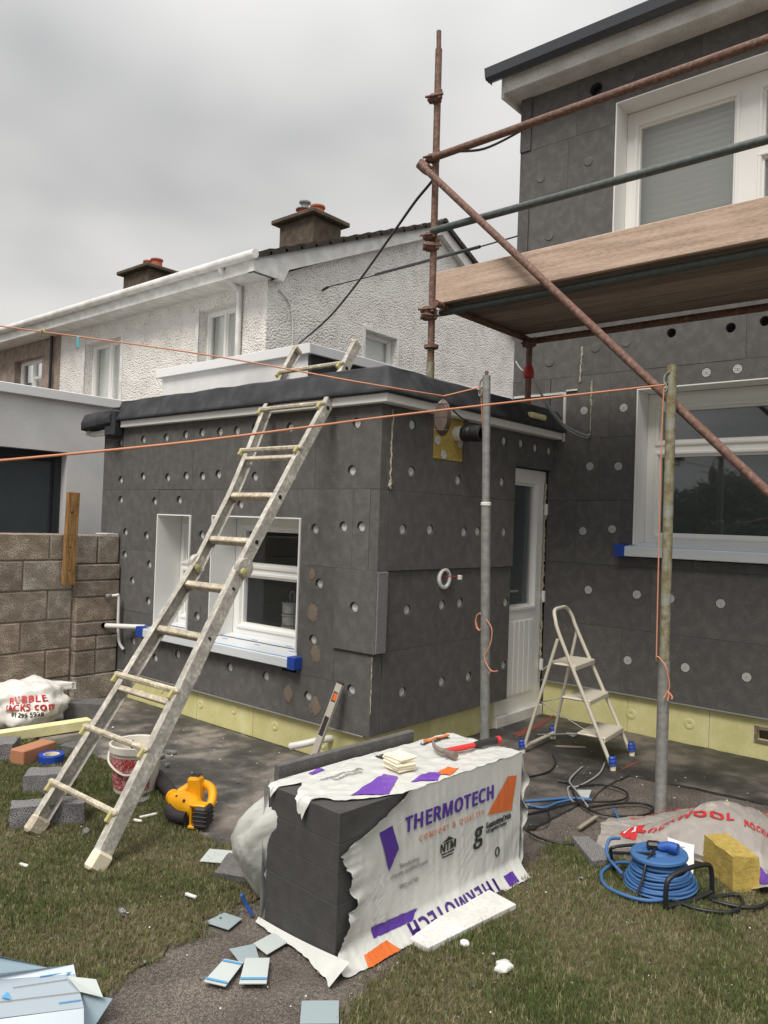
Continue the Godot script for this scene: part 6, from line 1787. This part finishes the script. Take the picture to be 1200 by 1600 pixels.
func make_right_things() -> void:
	rng.seed = 88
	# cable reel
	var a := thing("cable_reel", "blue extension cable reel in a black tube frame on the grass", "reel", V(-1.33, 0.012, -3.62))
	var tilt := Transform3D(Basis(Vector3.RIGHT, 0.06) * Basis(Vector3.BACK, 0.05), V(0, 0.02, 0))
	var d := MB.new()
	d.lathe(tilt, [Vector2(0.001, 0.150), Vector2(0.04, 0.150), Vector2(0.045, 0.142), Vector2(0.07, 0.142), Vector2(0.074, 0.146), Vector2(0.118, 0.146), Vector2(0.126, 0.142), Vector2(0.128, 0.132), Vector2(0.05, 0.130)], 32)
	obj("top_flange", d, M.reel_blue, a)
	var e := MB.new()
	e.lathe(tilt, [Vector2(0.05, 0.010), Vector2(0.16, 0.010), Vector2(0.165, 0.005), Vector2(0.16, 0.0), Vector2(0.02, 0.0)], 32)
	obj("bottom_flange", e, M.reel_blue, a)
	for k in 10:
		var c := MB.new()
		var r := lerpf(0.152, 0.104, pow(k / 9.0, 0.8)) + rng.randf_range(-0.004, 0.004)
		var ph := rng.randf() * TAU
		var p := []
		for i in 29: p.append(tilt * V(cos(TAU * i / 28) * r, 0.018 + k * 0.0118 + 0.004 * sin(TAU * i / 28 * 2.0 + ph), sin(TAU * i / 28) * r))
		c.tube(p, 0.0072, 8, false)
		obj("cable_turn", c, M.reel_blue, a)
	var f := MB.new(); f.lathe(tilt, [Vector2(0.112, 0.012), Vector2(0.092, 0.13)], 20)
	obj("hub", f, M.reel_blue, a)
	tube_part("frame", curve([V(0.10, 0.012, 0.20), V(0.10, 0.10, 0.20), V(0.11, 0.14, 0.175), V(0.15, 0.16, 0.08), V(0.19, 0.155, -0.03), V(0.205, 0.13, -0.06), V(0.21, 0.03, -0.07)], 6), 0.011, M.black_plastic, a, 10)
	tube_part("frame", curve([V(0.10, 0.015, 0.20), V(0.16, 0.015, 0.06), V(0.21, 0.03, -0.07)], 4), 0.011, M.black_plastic, a, 10)
	tube_part("frame", curve([V(-0.21, 0.02, 0.02), V(-0.22, 0.11, 0.05), V(-0.20, 0.145, 0.06), V(-0.12, 0.145, -0.05), V(-0.11, 0.10, -0.09), V(-0.11, 0.02, -0.10)], 6), 0.008, M.black_plastic, a, 10)
	tube_part("crossbar", [V(-0.20, 0.12, 0.06), V(0.0, 0.178, 0.075)], 0.007, M.black_plastic, a, 8)
	tube_part("cable_tail", curve([V(-0.02, 0.178, 0.03), V(-0.02, 0.15, 0.12), V(-0.02, 0.08, 0.165), V(-0.03, 0.02, 0.20), V(0.0, 0.012, 0.23)], 6), 0.006, M.black_plastic, a, 8)
	var pl := MB.new(); pl.tube(curve([tilt * V(0.0, 0.165, 0.0), tilt * V(0.04, 0.178, -0.01), tilt * V(0.085, 0.176, -0.01)], 3), [0.014, 0.018, 0.021, 0.022, 0.023, 0.023, 0.023], 12)
	obj("plug", pl, M.plug_blue, a)
	var sk := MB.new(); sk.box(tilt * Transform3D(Basis(Vector3.UP, 0.4), V(-0.03, 0.166, -0.01)), V(0.06, 0.034, 0.045), 0.010)
	obj("socket", sk, M.black_plastic, a)
	tube_part("loose_cable", curve([V(0.14, 0.03, 0.05), V(0.02, 0.02, 0.21), V(-0.16, 0.012, 0.20), V(-0.25, 0.014, 0.08), V(-0.22, 0.04, -0.02), V(-0.14, 0.05, -0.06)], 8), 0.0085, M.reel_blue, a, 8)
	tube_part("loose_cable", curve([V(-0.14, 0.05, 0.10), V(-0.25, 0.08, 0.02), V(-0.27, 0.13, -0.04), V(-0.22, 0.15, -0.05)], 8), 0.008, M.reel_blue, a, 8)
	# black flex lying on the grass
	var fx := MB.new()
	var path := []
	for p in [[1040, 1402], [1090, 1420], [1140, 1425], [1160, 1412], [1150, 1398], [1110, 1405], [1180, 1418], [1230, 1390]]: path.append(gp(p[0], p[1], 0.03))
	fx.tube(curve(path, 6), 0.008, 6)
	solo("black_flex", "black flex curling over the grass beside the cable reel", "cable", fx, M.black_plastic)
	# mineral wool block
	var wn := FastNoiseLite.new(); wn.seed = 4; wn.frequency = 14.0
	rough_block("mineral_wool_block", "brownish yellow mineral wool block standing beside the cable reel", V(-1.12, 0.012, -3.95), V(0.26, 0.16, 0.13), -0.75, "", M.wool)
	# torn clear wrapping with red print
	var n := FastNoiseLite.new(); n.seed = 31; n.frequency = 1.0; n.fractal_octaves = 2
	var P0 := gp(922, 1332); var P1 := gp(1240, 1378); var P2 := gp(1240, 1284); var P3 := gp(952, 1288)
	var wrap := func(s: float, t: float) -> Vector3:
		var g := P0.lerp(P1, s).lerp(P3.lerp(P2, s), t)
		var edge := sin(PI * clampf(t * 0.93 + 0.05, 0, 1))
		var h := 0.035 + edge * (0.115 + 0.07 * sin(s * 6.2 - 2.2)) * (0.85 + 0.5 * n.get_noise_2d(s * 1.6, t * 1.0)) * smoothstep(-0.02, 0.18, s) + n.get_noise_2d(s * 5.0, t * 3.0) * 0.010 + n.get_noise_2d(s * 26.0 + t * 9.0, t * 6.0) * 0.007
		return V(g.x, maxf(h, 0.018), g.z) + V(n.get_noise_2d(s * 2, t * 2 + 20), 0, n.get_noise_2d(s * 2 + 30, t * 2)) * 0.05
	var w := thing("torn_wrapping", "torn clear plastic wrapping with red print lying behind the cable reel", "wrapping", V(-1.4, 0, -4.2))
	var o := V(1.4, 0, 4.2)
	var wm := MB.new()
	wm.sheet(90, 44, func(s: float, t: float) -> Vector3: return o + wrap.call(s, t))
	obj("film", wm, M.clear_wrap, w)
	var wl := MB.new()
	wl.sheet(60, 30, func(s: float, t: float) -> Vector3:
		var q: Vector3 = wrap.call(s, t)
		return o + V(q.x, maxf(q.y * 0.55, 0.014), q.z))
	obj("film_layer", wl, M.clear_wrap, w)
	var on_wrap := func(s0: float, t0: float, k: float) -> Callable:
		return func(x: float, y: float, z: float) -> Vector3: return o + wrap.call(clampf(s0 + x * k, 0.01, 0.99), clampf(t0 + y * k * 1.3, 0.01, 0.99)) + V(0, 0.007 + z, 0.005)
	letters("lettering", "ROCKWOOL", 0.085, on_wrap.call(0.45, 0.36, 0.72), M.red_print, w, true, 1.0)
	letters("lettering", "FIRESAFE INSULATION", 0.05, on_wrap.call(0.45, 0.84, 0.9), M.red_print, w, false, 1.0)
	letters("lettering", "ROCKWOOL", 0.07, on_wrap.call(0.86, 0.30, 0.6), M.red_print, w, true, 0.8)
	letters("lettering", "SAFE", 0.06, on_wrap.call(0.88, 0.62, 0.6), M.red_print, w, true, 0.8)
	for q in [[0.18, 0.36, 0.055, 0.20], [0.78, 0.90, 0.03, 0.08], [0.93, 0.20, 0.03, 0.10]]:
		var m := MB.new()
		m.sheet(10, 10, func(s: float, t: float) -> Vector3:
			var u := s * 2 - 1; var v2 := t * 2 - 1
			var rx := u * sqrt(1 - v2 * v2 * 0.5); var ry := v2 * sqrt(1 - u * u * 0.5)
			return o + wrap.call(q[0] + rx * q[2], q[1] + ry * q[3]) + V(0, 0.004, 0.002))
		obj("printed_logo", m, M.red_print, w)
	for sg in [-1.0, 1.0]:
		var m := MB.new()
		m.sheet(6, 8, func(s: float, t: float) -> Vector3: return o + wrap.call(0.18 + sg * (0.006 + 0.012 * s + (1 - t) * 0.014), 0.26 + t * 0.20) + V(0, 0.008, 0.006))
		obj("logo_flame", m, M.white_painted, w)
	# paper label hanging over it
	var lb := thing("paper_label", "creased white printed paper label lying on the torn wrapping", "label", V(-1.35, 0.0, -4.0))
	var lm := MB.new()
	var q0 := on_z(1043, 1308, -3.97); var q1 := on_z(1085, 1320, -3.97); var q2 := on_z(1083, 1376, -3.80); var q3 := on_z(1053, 1385, -3.80)
	var lf := func(s: float, t: float) -> Vector3: return q0.lerp(q1, s).lerp(q3.lerp(q2, s), t) + V(1.35, 0, 4.0) + V(0.01, 0.0, 0.02) * sin(t * 9.0 + s * 3.0) * 0.5
	lm.sheet(10, 16, lf, 0.001)
	obj("paper", lm, M.white_painted, lb)
	for k in 6:
		var t0 := 0.12 + k * 0.13
		var tm := MB.new()
		var len: float = [0.5, 0.3, 0.62, 0.4, 0.55, 0.3][k]
		tm.sheet(6, 1, func(s: float, t: float) -> Vector3: return lf.call(0.15 + s * len, t0 + t * 0.025) + V(0.002, 0.003, 0.006))
		obj("printed_line", tm, M.grey_print, lb)
	# purple and white wrapper scrap
	var sc := thing("wrapper_scrap", "purple and white printed wrapper scrap on the grass beside the wool block", "scrap", gp(1185, 1385))
	var s0 := gp(1166, 1352); var s1 := gp(1205, 1360); var s2 := gp(1230, 1425); var s3 := gp(1168, 1395)
	var sf := func(s: float, t: float) -> Vector3: return s0.lerp(s1, s).lerp(s3.lerp(s2, s), t) + V(0, 0.05 + 0.03 * sin(s * 4.0 + t * 5.0), 0) - gp(1185, 1385)
	var sm := MB.new(); sm.sheet(16, 16, sf)
	obj("film", sm, M.film_white, sc)
	var sp := MB.new(); sp.sheet(12, 12, func(s: float, t: float) -> Vector3: return sf.call(0.05 + s * 0.75, 0.22 + t * 0.42 + s * 0.1) + V(0, 0.004, 0))
	obj("printed_shape", sp, M.purple_film, sc)
	# grey slab offcut
	var p := [gp(893, 1320), gp(925, 1360), gp(948, 1358), gp(944, 1340), gp(918, 1320)]
	var poly := PackedVector2Array()
	for q in p: poly.append(Vector2(q.x, -q.z))
	var gb := MB.new(); gb.prism(Transform3D(Basis(Vector3.RIGHT, -PI / 2), V(0, 0.045, 0)), poly, 0.03)
	solo("foam_slab", "flat grey foam slab lying against the torn wrapping", "offcut", gb, M.graphite_cut)
	# tangle of cables between pack and stepladder
	var runs := [["blue_hose", "blue air hose lying straight across the ground sheet", "reel_blue", 0.008, [[820, 1252], [850, 1250], [890, 1247], [925, 1250]]], ["blue_hose", "blue air hose bowed across the ground sheet", "reel_blue", 0.007, [[826, 1258], [850, 1262], [872, 1254], [890, 1250]]], ["blue_hose", "short end of blue hose beside the torn wrapping", "reel_blue", 0.007, [[958, 1264], [964, 1274], [970, 1290]]],
		["black_cable", "long black cable looping round the stepladder's shadow to the pole", "black_plastic", 0.007, [[872, 1220], [890, 1226], [900, 1248], [915, 1262], [940, 1272], [980, 1276], [1012, 1272], [1020, 1262], [1000, 1255], [960, 1256], [920, 1262]]], ["black_cable", "black cable loop lying flat on the ground sheet edge", "black_plastic", 0.006, [[905, 1228], [945, 1226], [975, 1235], [980, 1245], [960, 1252], [900, 1254], [850, 1266], [825, 1272]]], ["black_cable", "thin black cable running from the pack to the grey slab", "black_plastic", 0.006, [[822, 1298], [845, 1310], [880, 1318], [925, 1319], [960, 1322]]],
		["grey_flex", "pale grey flex curving from the stepladder towards the pack", "grey_plastic", 0.006, [[945, 1192], [935, 1210], [905, 1228], [888, 1230], [890, 1245], [895, 1252]]], ["grey_flex", "dusty grey flex arching across the ground sheet", "grey_plastic", 0.006, [[910, 1198], [895, 1212], [890, 1222], [900, 1235], [920, 1262]]], ["black_cable", "black cable arc on the ground sheet by the annex door", "black_plastic", 0.006, [[864, 1180], [868, 1192], [858, 1205], [835, 1212], [812, 1215]]], ["black_cable", "round black cable loop beside the film covered pack end", "black_plastic", 0.005, [[824, 1262], [850, 1262], [858, 1275], [850, 1288], [825, 1292]]]]
	for r in runs:
		var b := MB.new()
		var pts := []
		for q in r[4]: pts.append(gp(q[0], q[1], 0.02 + rng.randf_range(0, 0.006)))
		b.tube(curve(pts, 8), r[3], 7)
		solo(r[0], r[1], "cable", b, M[r[2]])
	# sticks and scraps
	for s in [["wood_offcut", "split grey wooden stick lying on bare soil by the cables", "stick", "wood_offcut", gp(905, 1297, 0.01), gp(932, 1279, 0.01), 0.022], ["wood_offcut", "thin wooden batten on the ground sheet under the stepladder", "stick", "wood_offcut", gp(868, 1168, 0.012), gp(915, 1170, 0.012), 0.018]]:
		var b := MB.new(); b.bar(s[4] + V(0, 0.01, 0), s[5] + V(0, 0.012, 0), s[6], 0.012, Vector3.UP, 0.002)
		solo(s[0], s[1], s[2], b, M[s[3]])
	for s in [["paper_scrap", "torn white paper scrap among the black cables", [[900, 1240], [924, 1240], [920, 1252], [908, 1250]], "card_white"], ["paper_scrap", "white paper scrap on the ground sheet under the stepladder", [[884, 1149], [905, 1150], [896, 1155], [890, 1153]], "card_white"], ["wool_scrap", "pale yellow wool scrap on the soil before the ground sheet", [[1101, 1266], [1112, 1260], [1122, 1266], [1114, 1271], [1103, 1271]], "pale_xps"], ["wool_scrap", "small yellow wool crumb next to the pale wool scrap", [[1130, 1262], [1136, 1255], [1140, 1262], [1136, 1267]], "pale_xps"]]:
		var poly2 := PackedVector2Array()
		for q in s[2]:
			var g := gp(q[0], q[1]); poly2.append(Vector2(g.x, -g.z))
		if Geometry2D.is_polygon_clockwise(poly2): poly2.reverse()
		var b := MB.new(); b.prism(Transform3D(Basis(Vector3.RIGHT, -PI / 2 + 0.0), V(0, 0.024, 0)), poly2, 0.008)
		solo(s[0], s[1], "scrap", b, M[s[3]])
	# orange spray marks on the ground sheet
	for s in [["spray_mark", "red spray paint streak on the ground sheet beside the stepladder foot", [[966, 1208], [985, 1196], [1005, 1192], [985, 1200]]], ["spray_mark", "red spray paint streak along the step of the annex door", [[800, 1150], [840, 1132], [872, 1116], [850, 1134], [812, 1154]]]]:
		var poly3 := PackedVector2Array()
		for q in s[2]:
			var g := gp(q[0], q[1]); poly3.append(Vector2(g.x, -g.z))
		if Geometry2D.is_polygon_clockwise(poly3): poly3.reverse()
		var b := MB.new(); b.prism(Transform3D(Basis(Vector3.RIGHT, -PI / 2), V(0, 0.0145, 0)), poly3, 0.001)
		solo(s[0], s[1], "paint mark", b, M.orange_spray)
	# white lump and stone on the lawn
	var st := MB.new(); st.ball(V(0, 0.012, 0), V(0.03, 0.02, 0.04), 6, func(d: Vector3) -> float: return 1.0 + 0.25 * sin(d.x * 5 + d.z * 4))
	var so := solo("foam_chip", "chunky white foam chip lying on the worn grass", "chip", st, M.white_plastic)
	so.position = gp(787, 1517, 0.014)
	var s5 := MB.new(); s5.ball(V(0, 0.010, 0), V(0.022, 0.014, 0.018), 6)
	var s6 := solo("foam_chip", "small white foam chip on the grass near the foam sheet", "chip", s5, M.white_plastic)
	s6.position = gp(726, 1478, 0.014)

func make_cards() -> void:
	var cs := [[[320, 1445], [350, 1430], [378, 1440], [357, 1457], "card_grey", "grey metal sample card lying on the edge of the lawn", 0.0], [[395, 1480], [433, 1460], [463, 1470], [417, 1497], "card_white", "pale sample card with a blue edge stripe touching the pack", 1.0], [[358, 1490], [398, 1482], [405, 1507], [375, 1512], "card_grey", "grey metal sample card half under two pale ones", 0.0], [[318, 1542], [350, 1507], [380, 1513], [352, 1550], "card_white", "pale sample card with two blue stripes on the path", 2.0], [[373, 1547], [383, 1507], [421, 1507], [416, 1547], "card_white", "pale sample card with one blue stripe overlapping the grey one", 3.0], [[468, 1612], [471, 1576], [529, 1576], [529, 1612], "card_grey", "grey metal sample card lying alone on the path", 0.0]]
	for k in cs.size():
		var c: Array = cs[k]
		var mid := Vector3.ZERO
		var q := []
		for i in 4:
			var g := gp(c[i][0], c[i][1]); q.append(g); mid += g * 0.25
		mid.y = 0.004 + k * 0.003
		var cv := PackedVector2Array()
		for g in q: cv.append(Vector2(g.x, g.z))
		covered.append(cv)
		var poly := PackedVector2Array()
		for g in q: poly.append(Vector2(g.x - mid.x, -(g.z - mid.z)))
		if Geometry2D.is_polygon_clockwise(poly): poly.reverse()
		var a := thing("sample_card", c[5], "card", mid, 0.0, "sample cards on the path")
		var b := MB.new(); b.prism(Transform3D(Basis(Vector3.RIGHT, -PI / 2 + 0.012), V(0, 0.008, 0)), poly, 0.003)
		obj("card", b, M[c[4]], a)
		var st: float = c[6]
		var stripes := []
		if st == 1.0: stripes = [[1, 2, 0, 3]]
		elif st == 2.0: stripes = [[1, 2, 0, 3], [0, 3, 1, 2]]
		elif st == 3.0: stripes = [[0, 3, 1, 2]]
		for s in stripes:
			var f := 0.06 if st != 3.0 else 0.12
			var m := MB.new()
			var pa: Vector3 = q[s[0]].lerp(q[s[2]], f) - mid; var pb: Vector3 = q[s[1]].lerp(q[s[3]], f) - mid
			var pc: Vector3 = q[s[1]].lerp(q[s[3]], f + 0.07) - mid; var pd: Vector3 = q[s[0]].lerp(q[s[2]], f + 0.07) - mid
			for v in [pa, pb, pc, pd]: pass
			var lift := V(0, 0.012 + mid.y, 0)
			m.quad(pa + lift, pb + lift, pc + lift, pd + lift)
			obj("printed_stripe", m, M.blue_print, a)
	# folded white sheet metal at the path's edge
	var a := thing("folded_sheet", "folded pale blue white metal sheets with blue printed arrows on the path", "sheet metal", V(-2.45, 0.0, -1.25))
	var o := V(2.45, 0.0, 1.25)
	var H := 0.10
	var p := func(px: float, py: float, h: float) -> Vector3: return o + gp(px, py, h)
	var face := func(called: String, pts: Array, m: Material) -> void:
		var b := MB.new()
		if pts.size() == 4: b.quad(pts[0], pts[1], pts[2], pts[3])
		else: b.tri(pts[0], pts[1], pts[2])
		var nn: Vector3 = (pts[1] - pts[0]).cross(pts[2] - pts[0]).normalized() * 0.0015
		if nn.y < 0: nn = -nn
		var low := []
		for v in pts: low.append(v - nn)
		if pts.size() == 4: b.quad(low[0], low[3], low[2], low[1])
		else: b.tri(low[0], low[2], low[1])
		for i in pts.size(): b.quad(low[i], low[(i + 1) % pts.size()], pts[(i + 1) % pts.size()], pts[i])
		obj(called, b, m, a)
	face.call("top_sheet", [p.call(-60, 1535, H), p.call(-60, 1598, H), p.call(131, 1574, H), p.call(118, 1522, H)], M.sheet_metal)
	face.call("top_sheet", [p.call(-60, 1535, H + 0.001), p.call(118, 1522, H + 0.001), p.call(115, 1507, H + 0.02), p.call(-60, 1528, H + 0.03)], M.sheet_metal)
	face.call("front_fold", [p.call(-60, 1600, H - 0.001), p.call(-60, 1680, 0.01), p.call(131, 1650, 0.01), p.call(131, 1575, H - 0.001)], M.sheet_metal)
	face.call("bent_flap", [p.call(105, 1525, H + 0.012), p.call(125, 1549, H + 0.005), p.call(161, 1558, H - 0.01), p.call(150, 1530, H + 0.0)], M.card_white)
	face.call("inner_sheet", [p.call(127, 1552, H - 0.01), p.call(132, 1610, 0.02), p.call(150, 1600, 0.02), p.call(176, 1560, H - 0.03)], M.sheet_back)
	face.call("back_sheet", [p.call(-60, 1480, 0.07), p.call(-60, 1528, 0.05), p.call(75, 1512, 0.05), p.call(0, 1494, 0.07)], M.sheet_back)
	for s in [[[62, 1526], [112, 1518], 0.0], [[92, 1567], [127, 1562], 0.0], [[20, 1543], [105, 1530], 1.0], [[-40, 1570], [125, 1550], 1.0]]:
		var m := MB.new()
		m.bar(p.call(s[0][0], s[0][1], H + 0.004), p.call(s[1][0], s[1][1], H + 0.004), 0.004 if s[2] == 0.0 else 0.002, 0.002, Vector3.UP)
		obj("printed_line", m, M.blue_print if s[2] == 0.0 else M.grey_print, a)
	for s in [[[104, 1513], [104, 1523], [115, 1517]], [[12, 1549], [2, 1558], [18, 1562]]]:
		var m := MB.new()
		m.tri(p.call(s[0][0], s[0][1], H + 0.006), p.call(s[1][0], s[1][1], H + 0.006), p.call(s[2][0], s[2][1], H + 0.006))
		obj("printed_arrow", m, M.blue_print, a)

# ---------------------------------------------------------------- garden behind the camera, mirrored by the windows
func build_garden_behind() -> void:
	rng.seed = 99
	var n := FastNoiseLite.new(); n.seed = 12; n.frequency = 0.4; n.fractal_octaves = 4
	var h := MB.new()
	h.sheet(40, 8, func(s: float, t: float) -> Vector3: return V(lerpf(-160, 120, s), t * (5.0 + 9.0 * exp(-pow((s - 0.52) * 5.0, 2.0)) + n.get_noise_2d(s * 9.0, 0) * 3.0), 90 + t * 60.0))
	struct("hill", h, M.hill_green)
	var leaf := MB.new()
	for k in 5:
		var c := V(rng.randf_range(-0.1, 0.1), rng.randf_range(-0.1, 0.1), rng.randf_range(-0.1, 0.1))
		var u := V(rng.randf_range(-1, 1), rng.randf_range(-1, 1), rng.randf_range(-1, 1)).normalized() * 0.07
		var w := u.cross(V(rng.randf(), 1, rng.randf())).normalized() * 0.05
		leaf.tri(c - u - w * 0.2, c + w, c + u); leaf.tri(c - u - w * 0.2, c + u, c - w)
	var lm := leaf.mesh()
	for t in [[-13.0, 11.0, 3.6, 2.0, "tall dark tree at the far end of the garden behind the lawn"], [-9.6, 12.5, 2.9, 1.5, "round dark tree in the middle of the garden end"], [-7.2, 11.5, 3.3, 1.1, "slim dark tree rising over the garden end hedge"], [-4.8, 12.0, 2.6, 1.5, "low spreading dark tree by the garden end"]]:
		var a := thing("garden_tree", t[4], "tree", V(t[0], 0, t[1]), 0.0, "trees at the garden end")
		tube_part("trunk", [V(0, 0, 0), V(0.05, t[2] * 0.4, 0), V(0.0, t[2] * 0.8, 0.1)], [0.16, 0.12, 0.05], M.bark, a, 8)
		for k in 4: tube_part("limb", [V(0.04, t[2] * (0.35 + k * 0.08), 0), V(cos(k * 1.7) * t[3] * 0.6, t[2] * (0.55 + k * 0.09), sin(k * 1.7) * t[3] * 0.6)], [0.06, 0.02], M.bark, a, 6)
		var mm := MultiMesh.new(); mm.transform_format = MultiMesh.TRANSFORM_3D; mm.mesh = lm
		mm.instance_count = 2200
		for k in 2200:
			var d := V(rng.randf_range(-1, 1), rng.randf_range(-1, 1), rng.randf_range(-1, 1))
			d = d.normalized() * pow(rng.randf(), 0.4)
			var q := 1.0 + 0.35 * n.get_noise_3d(d.x * 6, d.y * 6, d.z * 6)
			mm.set_instance_transform(k, Transform3D(Basis(Vector3.UP, rng.randf() * TAU) * Basis(Vector3.RIGHT, rng.randf() * TAU), V(d.x * t[3] * q, t[2] * 0.66 + d.y * t[2] * 0.42 * q, d.z * t[3] * q)))
		var o := MultiMeshInstance3D.new(); o.multimesh = mm; o.material_override = M.hedge_leaf; o.name = "crown"; o.set_meta("kind", "stuff")
		a.add_child(o)
	var hg := thing("garden_hedge", "clipped dark green hedge closing the far end of the garden", "hedge", V(-6, 0, 10))
	var hm := MB.new(); hm.box(Transform3D(Basis(), V(0, 0.95, 0.2)), V(22.0, 1.8, 0.7), 0.1)
	obj("core", hm, M.hedge_leaf, hg)
	var mm := MultiMesh.new(); mm.transform_format = MultiMesh.TRANSFORM_3D; mm.mesh = lm
	mm.instance_count = 6000
	for k in 6000: mm.set_instance_transform(k, Transform3D(Basis(Vector3.UP, rng.randf() * TAU) * Basis(Vector3.RIGHT, rng.randf() * TAU), V(rng.randf_range(-11, 11), rng.randf_range(0.05, 2.0), -0.2 + rng.randf_range(-0.12, 0.2))))
	var o := MultiMeshInstance3D.new(); o.multimesh = mm; o.material_override = M.hedge_leaf; o.name = "leaves"; o.set_meta("kind", "stuff")
	hg.add_child(o)

func _ready() -> void:
	setup_view()
	make_materials()
	more_materials()
	make_discs()
	build_ground()
	build_annex()
	build_main_house()
	build_neighbours()
	build_block_wall()
	build_scaffold()
	build_objects()
	build_grass()
	build_garden_behind()
